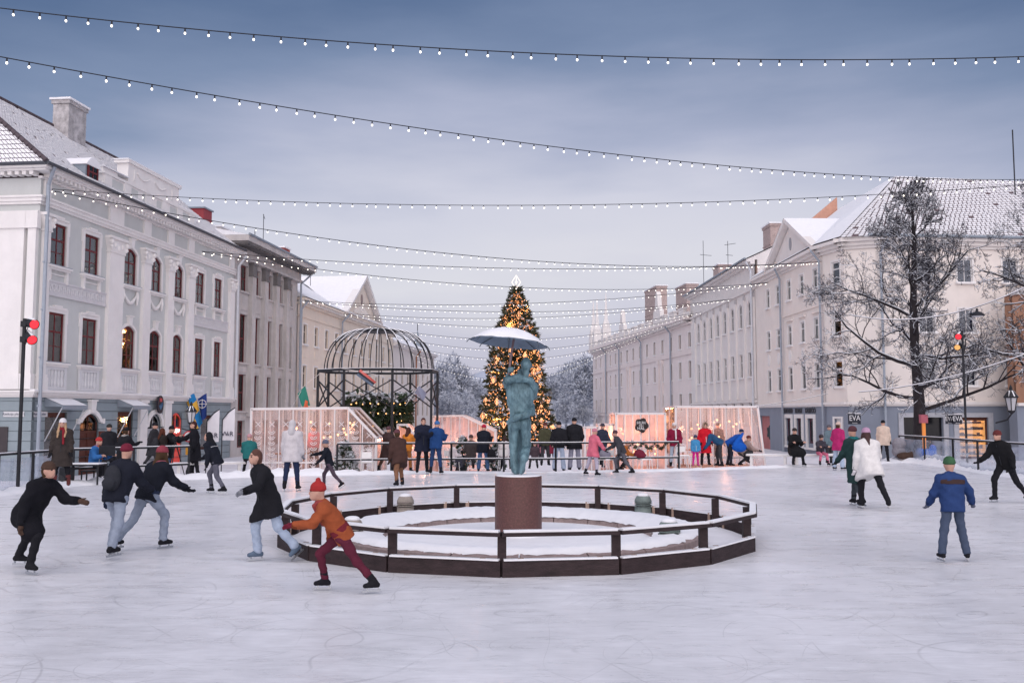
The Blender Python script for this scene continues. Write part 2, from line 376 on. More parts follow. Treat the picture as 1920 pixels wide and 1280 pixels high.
for c_ in cs[1:]:
    mxm = t.nodes.new('ShaderNodeMath'); mxm.operation = 'MAXIMUM'; t.links.new(acc_, mxm.inputs[0]); t.links.new(c_, mxm.inputs[1]); acc_ = mxm.outputs[0]
val = mul(mul(mrange(big.outputs[0], .3, .7, .80, 1.06), mrange(mid.outputs[0], .3, .7, .86, 1.06)), mul(mrange(fine.outputs[0], .3, .7, .90, 1.05), mrange(mxm.outputs[0], 0, 1, 1, .76)))
sc_ = t.nodes.new('ShaderNodeVectorMath'); sc_.operation = 'SCALE'; sc_.inputs[0].default_value = (.82, .82, .855); t.links.new(val, sc_.inputs['Scale']); t.links.new(sc_.outputs[0], b.inputs['Base Color'])
t.links.new(mrange(mid.outputs[0], .3, .7, .20, .46), b.inputs['Roughness'])
bp = t.nodes.new('ShaderNodeBump'); bp.inputs['Strength'].default_value = .25; bp.inputs['Distance'].default_value = .012
t.links.new(fine.outputs[0], bp.inputs['Height']); t.links.new(bp.outputs[0], b.inputs['Normal'])
mb = MB(); mb.add([(x, y, 0) for x, y in RINK], [tuple(range(len(RINK)))]); tag(mb.build('ice_rink', ICE), kind='structure')
# ploughed snow bank round the rink
def bank(name, path, w, hgt, seed):
    mb = MB(); P = []; n = len(path)
    pts = []
    for i in range(n-1):
        a, b_ = Vector(path[i]), Vector(path[i+1]); k = max(2, int((b_-a).length/.22))
        pts += [a.lerp(b_, j/k) for j in range(k)]
    pts.append(Vector(path[-1])); prof = [-1, -.75, -.45, -.1, .3, .65, 1.0]; hp = [-.02, .35, .72, 1, .9, .5, -.2]
    rr = random.Random(seed); vs = []; fs = []; m = len(prof)
    for i, p in enumerate(pts):
        d = (pts[min(i+1, len(pts)-1)] - pts[max(i-1, 0)]).normalized(); nn = Vector((-d.y, d.x))
        amp = .55 + .45*math.sin(i*.13+seed) * math.sin(i*.041+1) + rr.uniform(-.18, .18)
        for u, hh in zip(prof, hp):
            q = p + nn * u * w * (1+rr.uniform(-.15, .15)); vs.append((q.x, q.y, max(-.3, hgt*amp*hh*(1+rr.uniform(-.25, .25)) + (0 if u < .9 else -.2))))
    for i in range(len(pts)-1):
        for j in range(m-1): fs.append((i*m+j, i*m+j+1, (i+1)*m+j+1, (i+1)*m+j))
    mb.add(vs, fs); return tag(mb.build(name, SNOW, smooth=True), kind='structure')
bank('snow_bank_left', RINK[2:10], .55, .24, 1)
bank('snow_bank_back', RINK[9:14], .35, .10, 2)
bank('snow_bank_right', list(RINK[13:20]), .6, .34, 5)

# ------------------------------------------------------------------ facade kit: local X along the wall, -Y outwards, Z up
class Fac:
    def __init__(s, name, label, x, y, rz, cat='building', group=None):
        s.x, s.y, s.rz = x, y, rz; s.root = thing(name, label, cat, (x, y, 0), rz, group)
    def sz(s, px, py, n=0):
        d = ray(px, py); c, si = math.cos(s.rz), math.sin(s.rz)
        lx = -s.x*c - s.y*si; ly = s.x*si - s.y*c; dx = d.x*c + d.y*si; dy = -d.x*si + d.y*c
        tt = (-n-ly)/dy; return lx + tt*dx, CAM_H + tt*d.z
    def world(s, a, n, z):
        c, si = math.cos(s.rz), math.sin(s.rz); return Vector((s.x + a*c + n*si, s.y + a*si - n*c, z))
def arc(x0, x1, z, rise, n=8):
    w = (x1-x0)/2; r = (w*w+rise*rise)/(2*rise); cx = (x0+x1)/2; cz = z+rise-r; a = math.asin(min(1, w/r))
    return [(cx+r*math.sin(-a+2*a*i/n), cz+r*math.cos(-a+2*a*i/n)) for i in range(n+1)]
def wall_mb(mb, s0, s1, z0, z1, ops, n=0.0, rev=.22, mi=0):
    """front sheet at y=-n with real openings (a,b,c,d[,rise]) and reveals going inwards"""
    S = sorted({s0, s1, *[o[0] for o in ops], *[o[1] for o in ops]}); Z = sorted({z0, z1, *[o[2] for o in ops], *[o[3] for o in ops]})
    S = [v for v in S if s0 <= v <= s1]; Z = [v for v in Z if z0 <= v <= z1]; y = -n; yi = y+rev
    for i in range(len(S)-1):
        for j in range(len(Z)-1):
            a, b_ = (S[i]+S[i+1])/2, (Z[j]+Z[j+1])/2
            if any(o[0] < a < o[1] and o[2] < b_ < o[3] for o in ops): continue
            mb.quad((S[i],y,Z[j]), (S[i+1],y,Z[j]), (S[i+1],y,Z[j+1]), (S[i],y,Z[j+1]), mi)
    for o in ops:
        a, b_, c, d = o[:4]; rise = o[4] if len(o) > 4 else 0
        mb.quad((a,y,c), (a,yi,c), (a,yi,d-rise), (a,y,d-rise), mi); mb.quad((b_,yi,c), (b_,y,c), (b_,y,d-rise), (b_,yi,d-rise), mi)
        mb.quad((a,yi,c), (a,y,c), (b_,y,c), (b_,yi,c), mi)
        if rise:
            A = arc(a, b_, d-rise, rise)
            for p, q in zip(A, A[1:]):
                mb.quad((p[0],y,p[1]), (q[0],y,q[1]), (q[0],y,d), (p[0],y,d), mi); mb.quad((p[0],y,p[1]), (p[0],yi,p[1]), (q[0],yi,q[1]), (q[0],y,q[1]), mi)
        else: mb.quad((a,y,d), (a,yi,d), (b_,yi,d), (b_,y,d), mi)
    return mb
WCACHE = {}
def window(root, s, z, w, h, frame, depth=.12, rows=(.0, .33, .62, 1.0), cols=2, bar=.05, outer=.08, back=None, rise=0, sill=None, n=0.0, name='window'):
    """frame + one pane per light + what is seen behind the glass"""
    gm = GLASSD if back is DARKIN else GLASS; key = (round(w, 3), round(h, 3), frame.name, rows, cols, bar, outer, rise, gm.name)
    if key not in WCACHE:
        mb = MB(); x0, x1 = -w/2, w/2; o = outer
        mb.box(x0, x0+o, 0, .07, 0, h-rise*.7); mb.box(x1-o, x1, 0, .07, 0, h-rise*.7); mb.box(x0+o, x1-o, .001, .069, 0, o)
        if rise:
            A = arc(x0, x1, h-rise, rise); B = arc(x0+o, x1-o, h-rise-o*.6, rise*.9)
            for i in range(len(A)-1):
                mb.add([(A[i][0],0,A[i][1]), (A[i+1][0],0,A[i+1][1]), (B[i+1][0],0,B[i+1][1]-.05), (B[i][0],0,B[i][1]-.05)], [(0,1,2,3)])
        else: mb.box(x0+o, x1-o, .001, .069, h-o*1.3, h)
        for c in range(1, cols):
            x = x0+o+(w-2*o)*c/cols; mb.box(x-bar/2, x+bar/2, .008, .06, o, h-o)
        for k, r in enumerate(rows[1:-1]):
            zz = h*r; bb = bar*(1.7 if k == len(rows)-3 else .7); mb.box(x0+o, x1-o, .004, .064, zz-bb/2, zz+bb/2)
        panes = []
        for c in range(cols):
            for a, b_ in zip(rows, rows[1:]):
                xa, xb = x0+o+(w-2*o)*c/cols, x0+o+(w-2*o)*(c+1)/cols; za, zb = max(o, h*a), min(h-o*.6, h*b_)
                panes.append((((xa+xb)/2, (za+zb)/2), (xb-xa, zb-za)))
        pm = {}
        for _, (pw, ph) in panes:
            kk = (round(pw, 3), round(ph, 3))
            if kk not in pm: pm[kk] = MB().box(-pw/2, pw/2, .03, .036, -ph/2, ph/2).mesh('pane', gm)
        bm_ = MB().box(-w/2-.02, w/2+.02, .075, .1, -.02, h+.02)
        WCACHE[key] = (mb.mesh('window', frame), panes, pm, bm_)
    me, panes, pm, bm_ = WCACHE[key]
    o = link(name, me, root, (s, -n+depth, z))
    for (cx, cz), (pw, ph) in panes: link('pane', pm[(round(pw, 3), round(ph, 3))], o, (cx, 0, cz))
    bk = (key, back.name)
    if bk not in WCACHE: WCACHE[bk] = bm_.mesh('curtain', back)
    link('curtain', WCACHE[bk], o, (0, 0, 0))
    if sill:
        sk = ('sill', round(w, 2), sill)
        if sk not in WCACHE:
            mb = MB().box(-w/2-.14, w/2+.14, -.18-depth, .04, -.09, 0).box(-w/2-.13, w/2+.13, -.16-depth, .03, .001, .05, 1)
            WCACHE[sk] = mb.mesh('sill', [MATS[sill], SNOW])
        link('sill', WCACHE[sk], o)
        tk = ('trim', round(w, 2), round(h, 2), rise)
        if not rise:
            if tk not in WCACHE: WCACHE[tk] = MB().box(-w/2-.12, -w/2, -.04-depth, .02-depth, 0, h+.12).box(w/2, w/2+.12, -.04-depth, .02-depth, 0, h+.12).box(-w/2, w/2, -.04-depth, .02-depth, h, h+.12).mesh('surround', MATS[sill])
            link('surround', WCACHE[tk], o)
    return o
def curtainmat(name, col, emit=None, es=0, vert=22):
    if name in MATS: return MATS[name]
    m = bpy.data.materials.new(name); m.use_nodes = True; t = m.node_tree; b = t.nodes['Principled BSDF']
    tcn = t.nodes.new('ShaderNodeTexCoord'); mp_ = t.nodes.new('ShaderNodeMapping'); mp_.inputs['Scale'].default_value = (vert, 1, .6); t.links.new(tcn.outputs['Object'], mp_.inputs[0])
    n = t.nodes.new('ShaderNodeTexNoise'); n.inputs['Scale'].default_value = 1; n.inputs['Detail'].default_value = 3; t.links.new(mp_.outputs[0], n.inputs['Vector'])
    oi = t.nodes.new('ShaderNodeObjectInfo'); r0 = t.nodes.new('ShaderNodeMapRange'); r0.inputs[3].default_value = .55; r0.inputs[4].default_value = 1.2; t.links.new(oi.outputs['Random'], r0.inputs[0])
    r = t.nodes.new('ShaderNodeMapRange'); r.inputs[1].default_value = .3; r.inputs[2].default_value = .7; r.inputs[3].default_value = .5; r.inputs[4].default_value = 1.2; t.links.new(n.outputs[0], r.inputs[0])
    ml = t.nodes.new('ShaderNodeMath'); ml.operation = 'MULTIPLY'; t.links.new(r.outputs[0], ml.inputs[0]); t.links.new(r0.outputs[0], ml.inputs[1])
    s = t.nodes.new('ShaderNodeVectorMath'); s.operation = 'SCALE'; s.inputs[0].default_value = col; t.links.new(ml.outputs[0], s.inputs['Scale']); t.links.new(s.outputs[0], b.inputs['Base Color'])
    if emit:
        s2 = t.nodes.new('ShaderNodeVectorMath'); s2.operation = 'SCALE'; s2.inputs[0].default_value = emit; t.links.new(ml.outputs[0], s2.inputs['Scale'])
        t.links.new(s2.outputs[0], b.inputs['Emission Color']); b.inputs['Emission Strength'].default_value = es; m.cycles.emission_sampling = 'NONE'
    b.inputs['Roughness'].default_value = .9; MATS[name] = m; return m
DARKIN = curtainmat('dark_room', (.035, .042, .065)); PALECUR = curtainmat('pale_glow_curtain', (.80, .79, .84), (.8, .76, .82), .20);  # the pale curtains carry a faint added glow to brighten unlit panes
LITCUR = curtainmat('lit_curtain', (.5, .4, .33), (1, .62, .42), .6); LITROOM = curtainmat('lit_room', (.4, .28, .18), (1, .46, .2), .7); PINKCUR = curtainmat('pink_lit_curtain', (.5, .38, .38), (1, .62, .56), .55)
def shopfront(root, s0, s1, z0, z1, frame, lit=1.2, y0=.12, shelves=5, col=(1, .55, .25)):
    """lit shop window: frame, pane, back wall, shelves with goods"""
    w, h = s1-s0, z1-z0; mb = MB(); o = .09
    mb.box(0, o, 0, .1, 0, h).box(w-o, w, 0, .1, 0, h).box(o, w-o, .001, .099, 0, .18).box(o, w-o, .001, .099, h-.22, h)
    f = mb.build('shop_window', frame, root, loc=(s0, y0, z0)); MB().box(o, w-o, .04, .046, .18, h-.22).build('pane', GLASS, f)
    MB().box(-.02, w+.02, .75, .8, 0, h).box(-.05, -.02, .1, .75, 0, h).box(w+.02, w+.05, .1, .75, 0, h).box(-.02, w+.02, .1, .75, h, h+.03).build('back_wall', mat('shop_wall%.1f%.1f' % (lit, col[1]), (.6, .45, .3), .8, .3, 3, emit=col, estr=lit*.34), f)
    mb = MB(); g = MB(); rr = random.Random(int(s0*31+z0*7))
    for i in range(shelves):
        zz = .3 + (h-.7)*i/max(1, shelves-1); mb.box(.02, w-.02, .3, .72, zz-.03, zz)
        x = .08
        while x < w-.15:
            ww = rr.uniform(.05, .16); hh = rr.uniform(.07, .22); g.box(x, x+ww, .4, .55, zz+.001, zz+hh); x += ww+rr.uniform(.02, .1)
    mb.build('shelf', mat('shelf_wood', (.25, .13, .06), .7), f); tag(g.build('goods', mat('shop_goods', (.35, .2, .12), .7, .7, 7), f), kind='stuff')
    return f
def prof_band(mb, s0, s1, steps, ends=True, mi=0):
    """moulding: steps (z0,z1,n) boxes butted in z, standing proud by n"""
    for z0, z1, n in steps: mb.box(s0-(n if ends else 0), s1+(n if ends else 0), -n, .05, z0, z1, mi)
    return mb
def pipe(root, s, n, z0, z1, m, r=.07, kick=.5, side=1):
    mb = MB(); mb.tube([(s+side*kick*.6, -n-kick, z1+.45), (s+side*kick*.5, -n-kick*.8, z1+.3), (s, -n, z1-.35), (s, -n, z0)], r, 8)
    for k in range(int((z1-z0)/2.2)): mb.cbox((s, -n+.03, z0+1+k*2.2), (r*2.7, .08, .07))
    return mb.build('drainpipe', m, root, smooth=False)
def tile_field(root, corners, cw, ch, mats, name='snowy_tiles', lift=.035, miss=.03, seed=3, gap=.12):
    """roof slope: dark tiles with the snow lying on each course; corners = eave a, eave b, ridge b, ridge a (local)"""
    A, B, C_, D = [Vector(c) for c in corners]; rr = random.Random(seed)
    nrm = (B-A).cross(D-A).normalized()
    if nrm.z < 0: nrm = -nrm
    up = ((D-A) + (C_-B))/2; L = up.length; rows = max(2, int(L/ch)); mb = MB()
    for j in range(rows):
        v0, v1 = j/rows, (j+1-gap*1.6)/rows
        a0, b0 = A.lerp(D, v0), B.lerp(C_, v0); a1, b1 = A.lerp(D, v1), B.lerp(C_, v1)
        W = (b0-a0).length; k = max(1, int(W/cw)); 
        for i in range(k):
            if rr.random() < miss: continue
            off = .5/k if j % 2 else 0
            u0, u1 = (i+gap)/k, (i+1-gap)/k
            p = [a0.lerp(b0, u0), a0.lerp(b0, u1), a1.lerp(b1, u1), a1.lerp(b1, u0)]
            hh = lift*rr.uniform(.7, 1.2)
            mb.add(p + [p[0]+nrm*hh, p[1]+nrm*hh, p[2]+nrm*hh*.45, p[3]+nrm*hh*.45], [(4,5,6,7), (0,1,5,4), (1,2,6,5), (3,0,4,7)])
    return tag(mb.build(name, mats, root), kind='stuff')
def antenna(root, p, h, arms):
    mb = MB().tube([p, (p[0], p[1], p[2]+h)], .03, 5)
    for z, l, yaw in arms: mb.tube([(p[0]-math.cos(yaw)*l*.4, p[1]-math.sin(yaw)*l*.4, p[2]+z), (p[0]+math.cos(yaw)*l, p[1]+math.sin(yaw)*l, p[2]+z)], .025, 4)
    return mb.build('antenna', IRON, root)
def chimney(root, s, y, z0, z1, w, d, m, cap=True):
    mb = MB().box(s-w/2, s+w/2, y-d/2, y+d/2, z0, z1-.35).box(s-w/2-.08, s+w/2+.08, y-d/2-.08, y+d/2+.08, z1-.35, z1-.12).box(s-w/2-.16, s+w/2+.16, y-d/2-.16, y+d/2+.16, z1-.12, z1, 1)
    mb.box(s-w/2-.06, s+w/2+.06, y-d/2-.06, y+d/2+.06, z0+(z1-z0)*.35, z0+(z1-z0)*.35+.1)
    return mb.build('chimney', [m, SNOW], root)
# ------------------------------------------------------------------ buildings
GZ = -.95
def adopt(tmp, root):
    def mx(o): return Matrix.Translation(o.location) @ o.rotation_euler.to_matrix().to_4x4()
    M = mx(root).inverted() @ mx(tmp)
    for c in list(tmp.children):
        b = Matrix.Translation(c.location) @ c.rotation_euler.to_matrix().to_4x4() @ Matrix.Diagonal((*c.scale, 1))
        c.parent = root; c.matrix_basis = M @ b
    bpy.data.objects.remove(tmp)
GREYGREEN = mat('grey_green_plaster', (.57, .585, .58), .9, .05, 1.2, .15, 40, stain=.10)
TRIM = mat('white_stucco', (.80, .775, .765), .85, .05, 1.5, .12, 40, stain=.10)
BLUEGREY = mat('blue_grey_plaster', (.27, .32, .35), .9, .07, 1.2, .15, 40, stain=.15)
REDFRAME = mat('oxblood_paint', (.14, .02, .025), .5, .12, 5)
PIPEG = mat('zinc_pipe', (.33, .37, .43), .45, .1, 4, metal=.3); PIPEW = mat('pale_pipe', (.6, .62, .66), .5, .08, 4)
TILE = mat('roof_tile', (.12, .085, .095), .85, .3, 5, .3, 20)
ZINC = mat('zinc_sheet', (.25, .29, .34), .5, .1, 3)
LDIR = math.atan2(1, .1076); lc, ls = math.cos(LDIR), math.sin(LDIR)
def lpt(s): return (-21.8 + s*lc, 42 + s*ls)

# ---- the grey corner house on the left
F1 = Fac('corner_house', 'grey-green neoclassical three-storey corner house with white pilasters and oxblood windows', *lpt(0), LDIR); r1 = F1.root
cols3 = [(.62,1.90),(3.43,4.75),(7.20,8.54),(10.02,11.34),(12.80,14.10),(15.79,17.06),(18.58,19.78)]
cols2 = [(.70,2.00),(3.46,4.80),(7.26,8.58),(10.12,11.44),(12.88,14.16),(15.88,17.10),(18.70,19.80)]
ops = [(a, b_, 9.06, 11.10, .28 if i in (2,3,4) else 0) for i, (a, b_) in enumerate(cols3)] + [(a, b_, 4.50, 6.86, .28 if i in (2,3,4) else 0) for i, (a, b_) in enumerate(cols2)]
wall_mb(MB(), -.2, 21.8, 3.16, 13.0, ops).build('upper_wall', GREYGREEN, r1)
gops = [(.81,2.54,-.6,2.15,.0), (3.67,5.34,GZ,2.10,.45), (7.14,8.74,-.6,2.19,0), (10.35,11.90,GZ,2.10,.75), (13.2,14.6,GZ,2.15,.4), (17.2,18.8,-.2,2.0,0)]
mb = MB(); z = GZ
while z < 2.8:      # plaster courses with recessed joints
    z1 = min(z+.42, 2.85); wall_mb(mb, -.2, 21.8, z, z1, [o for o in gops if o[2] < z1 and o[3] > z] and [(a, b_, max(c, z), min(d, z1)) for a, b_, c, d, _ in gops if c < z1 and d > z], 0.0, .22); 
    mb.box(-.2, 21.8, .001, .03, z1, z1+.0) if False else None
    z = z1 + .035
mb.build('rusticated_wall', BLUEGREY, r1)
mb = MB(); wall_mb(mb, -.2, 21.8, GZ, 2.86, gops, -.035, .19); mb.build('joint_wall', mat('joint_plaster', (.15, .18, .2), .95, .05), r1)
prof_band(MB(), -.2, 21.8, [(2.85,2.95,.10), (2.95,3.07,.20), (3.07,3.16,.30)]).build('string_course', TRIM, r1)
MB().box(-.45, 22.0, -.27, .0, 3.162, 3.20).build('snow', SNOW, r1)
bk3 = [LITCUR, PALECUR, PALECUR, PINKCUR, PINKCUR, PINKCUR, PINKCUR]; bk2 = [LITCUR, LITCUR, PALECUR, DARKIN, PALECUR, PALECUR, LITROOM]
for i in range(7):
    a, b_ = cols3[i]; ri = .28 if i in (2,3,4) else 0
    window(r1, (a+b_)/2, 9.06, b_-a, 2.04, REDFRAME, depth=.045, back=bk3[i], rise=ri)
    a2, b2 = cols2[i]; window(r1, (a2+b2)/2, 4.50, b2-a2, 2.36, REDFRAME, depth=.045, back=bk2[i], rise=ri)
def surround(a, b_, z0, z1, rise, kind):
    """stucco frame, sill and what hangs below it"""
    mb = MB(); w = .17; n = .07
    if rise:
        mb.box(a-w, a, -n, .02, z0, z1-rise); mb.box(b_, b_+w, -n, .02, z0, z1-rise)
        A = arc(a, b_, z1-rise, rise); B = arc(a-w, b_+w, z1-rise, rise+w)
        for i in range(len(A)-1):
            p = [(A[i][0],A[i][1]), (A[i+1][0],A[i+1][1]), (B[i+1][0],B[i+1][1]), (B[i][0],B[i][1])]; mb.prism(p, 'y', -n, .02)
        c = (a+b_)/2; mb.prism([(c-.12, z1+.02), (c+.12, z1+.02), (c+.2, z1+.5), (c-.2, z1+.5)], 'y', -.17, .02); mb.box(c-.25, c+.25, -.22, .02, z1+.5, z1+.56)
    else:
        mb.box(a-w, a, -n, .02, z0, z1+w); mb.box(b_, b_+w, -n, .02, z0, z1+w); mb.box(a, b_, -n, .02, z1, z1+w)
        mb.box(a-w-.07, a-w, -n+.01, .02, z1-.45, z1+w+.05); mb.box(b_+w, b_+w+.07, -n+.01, .02, z1-.45, z1+w+.05)
        mb.box(a-w*.4, b_+w*.4, -.12, .02, z1+w, z1+w+.10); mb.box((a+b_)/2-.3, (a+b_)/2+.3, -.14, .02, z1+w+.10, z1+w+.19)
    o = mb.build('window_surround', TRIM, r1)
    mb = MB().box(a-.28, b_+.28, -.26, .02, z0-.10, z0-.005); mb.box(a-.22, b_+.22, -.18, .02, z0-.2, z0-.1); mb.box(a-.27, b_+.27, -.25, .1, z0-.004, z0+.035, 1); mb.build('sill', [TRIM, ZINC], o)
    if kind == 'brackets':
        mb = MB()
        for x in (a-.12, b_-.02):
            mb.box(x, x+.15, -.14, .02, z0-.72, z0-.2); mb.sphere((x+.075, -.1, z0-.72), .09, 6, 4)
        mb.box(a, b_, -.06, .02, z0-.42, z0-.36); mb.build('bracket', TRIM, o)
    elif kind == 'lattice':
        mb = MB().box(a-.2, b_+.2, -.05, .02, 3.22, z0-.2); mb.box(a-.2, a, -.13, .0, 3.22, z0-.2); mb.box(b_, b_+.2, -.13, .0, 3.22, z0-.2); mb.box(a, b_, -.12, 0, 3.22, 3.36); mb.box(a, b_, -.12, 0, z0-.34, z0-.2)
        for k in range(5):
            x = a + (b_-a)*(k+.5)/5; mb.lathe([(.05, 3.36), (.085, 3.5), (.04, 3.75), (.085, 4.0), (.05, z0-.34)], 6, (x, -.07, 0))
        mb.build('balustrade_panel', mat('panel_stucco', (.66, .66, .68), .85, .06, 2), o)
    elif kind == 'swag':
        mb = MB()
        for x in (a-.06, b_+.06):
            mb.tube([(x, -.08, z0-.25), (x, -.09, z0-.6), (x, -.07, z0-1.0)], [.07, .11, .05], 6)
        pts = [(a+(b_-a)*u, -.08, z0-.45-.5*math.sin(math.pi*u)) for u in [i/8 for i in range(9)]]
        mb.tube(pts, [.05, .07, .09, .1, .11, .1, .09, .07, .05], 6); mb.build('garland_relief', TRIM, o)
for i in range(7):
    mid = i in (2, 3, 4)
    surround(*cols3[i], 9.06, 11.10, .28 if mid else 0, 'swag' if mid else 'brackets'); surround(*cols2[i], 4.50, 6.86, .28 if mid else 0, 'lattice')
for a, b_ in ((.0,.42), (5.55,6.95), (9.12,9.92), (11.98,12.72), (14.64,15.40), (20.9,21.6)):
    mb = MB().box(a, b_, -.20, .02, 3.9, 10.55); mb.box(a-.08, b_+.08, -.28, .02, 3.2, 3.75); mb.box(a-.05, b_+.05, -.25, .02, 3.75, 3.9)
    o = mb.build('pilaster', TRIM, r1)
    mb = MB().box(a-.06, b_+.06, -.25, .02, 10.55, 10.63); mb.prism([(a, 10.63), (b_, 10.63), (b_+.2, 11.25), (a-.2, 11.25)], 'y', -.26, .02); mb.box(a-.24, b_+.24, -.36, .02, 11.25, 11.38)
    for x in (a-.05, b_+.05):
        for zz, rr_ in ((11.08, .15), (10.83, .10)): mb.sphere((x, -.28, zz), rr_, 7, 5)
    k = max(1, int((b_-a)/.3))
    for q in range(k+1):
        x = a + (b_-a)*q/k; mb.sphere((x, -.27, 10.82 + .12*(q % 2)), .12, 6, 4, sc=(.8, .7, 1.3))
    mb.build('capital', TRIM, o)
# ornamental band between the storeys
for a, b_ in ((.45, 5.5), (15.45, 20.85)):
    mb = MB().box(a, b_, -.05, .02, 7.72, 8.28); mb.box(a, b_, -.09, .02, 8.28, 8.36); mb.box(a, b_, -.09, .02, 7.64, 7.72)
    k = int((b_-a)/.34)
    for q in range(k):
        x = a + .17 + q*.34; mb.tube([(x+.11*math.cos(u), -.07, 8.0+.17*math.sin(u)) for u in [i*math.pi/5 for i in range(-2, 7)]], .028, 4)
    mb.build('ornament_band', mat('ornament_stucco', (.64, .63, .65), .85, .06, 2), r1)
prof_band(MB(), -.2, 21.8, [(11.75,11.88,.10), (11.88,12.05,.16), (12.05,12.15,.22), (12.95,13.05,.14)]).build('architrave', TRIM, r1)
for a, b_ in ((.0,.45), (5.55,6.95), (9.12,9.92), (11.98,12.72), (14.64,15.40), (20.9,21.6)): MB().box(a, b_, -.12, .02, 12.15, 12.95).build('frieze_block', TRIM, r1)
mb = MB(); prof_band(mb, -.2, 21.8, [(13.22,13.32,.52), (13.32,13.47,.66)]); 
for k in range(62): mb.box(-.05+k*.355, .14+k*.355, -.46, -.02, 13.05, 13.22)
mb.build('dentil_cornice', TRIM, r1)
MB().tube([(-.95, -.78, 13.5), (22.0, -.78, 13.5)], .085, 8).build('gutter', mat('dark_gutter', (.07, .075, .09), .5), r1)
# roof: front slope with hip at the near corner
EV = 13.5; RY, RZ = 6.5, 19.0
mb = MB(); mb.quad((-.95,-.72,EV), (22,-.72,EV), (22,RY,RZ), (1.2,RY,RZ)); mb.add([(-.95,-.72,EV), (1.2,RY,RZ), (-.95,13.7,EV)], [(0,1,2)]); mb.quad((22,13.7,EV), (-.95,13.7,EV), (1.2,RY,RZ), (22,RY,RZ)); mb.quad((-.95,-.72,EV-.03), (-.95,13.7,EV-.03), (22,13.7,EV-.03), (22,-.72,EV-.03)); mb.add([(22,-.72,EV), (22,13.7,EV), (22,RY,RZ)], [(0,1,2)])
rf = mb.build('roof', TILE, r1)
def hipfield(root, A, B, C_, D, seed):
    return tile_field(root, [A, B, C_, D], .21, .26, SNOW, seed=seed, gap=.12 if seed == 3 else .08, miss=.02)
hipfield(rf, (-.95,-.72,EV+.01), (22,-.72,EV+.01), (22,RY,RZ+.01), (1.2,RY,RZ+.01), 3)
hipfield(rf, (-.955,13.7,EV+.01), (-.955,-.72,EV+.01), (1.195,RY-.02,RZ+.01), (1.195,RY+.02,RZ+.01), 4)
mb = MB()
for k in range(26):
    u = k/26; p = Vector((-.95,-.72,EV)).lerp(Vector((1.2,RY,RZ)), u); q = Vector((-.95,-.72,EV)).lerp(Vector((1.2,RY,RZ)), u+.034); mb.tube([p+Vector((0,0,.05)), q+Vector((0,0,.09))], [.13,.10], 6)
for k in range(60):
    x = 1.2+k*.345; mb.tube([(x,RY,RZ+.05), (x+.33,RY,RZ+.07)], [.12,.10], 6)
mb.build('ridge_tiles', mat('ridge_tile', (.09, .07, .08), .85, .35, 3), rf)
chimney(r1, 11.3, 6.0, 16.8, 20.7, 1.8, 1.0, mat('chimney_plaster', (.46, .44, .45), .9, .45, 2.6, .5, 12, stain=.6))
# arched dormer
A = arc(3.15, 4.35, 14.55, .40); MB().prism([(3.15, 13.62), (4.35, 13.62)] + A[::-1], 'y', -.10, 2.2).build('dormer', ZINC, rf)
window(rf, 3.75, 13.78, .9, .95, REDFRAME, depth=0, back=DARKIN, n=.18, rows=(0, .5, 1))
MB().prism([(3.08, 14.56)] + [(3.08+1.34*(i/8), 14.58+.46*math.sin(math.pi*(i/8))) for i in range(9)] + [(4.42, 14.56)], 'y', -.2, 1.9).build('snow', SNOW, rf)
# attic storey
mb = MB().box(4.9, 15.4, -.05, .55, 13.48, 14.55); mb.box(4.8, 15.5, -.13, .62, 14.55, 14.68); mb.box(7.3, 13.2, -.051, .60, 14.68, 15.75); mb.box(7.15, 13.35, -.15, .7, 15.75, 15.92); mb.box(4.85, 6.3, -.02, .9, 14.68, 14.9)
for a in (4.95, 6.9, 9.2, 11.1, 13.0, 14.6): mb.box(a, a+.7, -.10, -.05, 13.5, 14.55)
at_ = mb.build('attic_parapet', TRIM, r1); mb = MB()
for a, b_ in ((8.2, 9.6), (10.2, 11.6)): mb.tube([(a+(b_-a)*u, -.08, 15.4-.25*math.sin(math.pi*u)) for u in [i/8 for i in range(9)]], .05, 5)
mb.box(7.9, 8.0, -.09, -.05, 14.9, 15.5); mb.box(12.3, 12.4, -.09, -.05, 14.9, 15.5); mb.build('garland_relief', TRIM, at_)
for k in range(6): MB().box(5.72+k*1.6, 6.8+k*1.6, -.056, -.05, 13.6, 14.45).build('inset_panel', GREYGREEN, at_)
MB().box(7.1, 13.4, -.16, .72, 15.921, 15.98).box(4.8, 7.29, -.13, .62, 14.91, 14.96).box(13.21, 15.5, -.13, .62, 14.681, 14.74).build('snow', SNOW, at_)
pipe(r1, -.12, .32, GZ+.2, 13.0, PIPEG, .085, .45, -1); pipe(r1, 21.75, .34, 3.2, 12.7, PIPEW, .085, .45, 1)
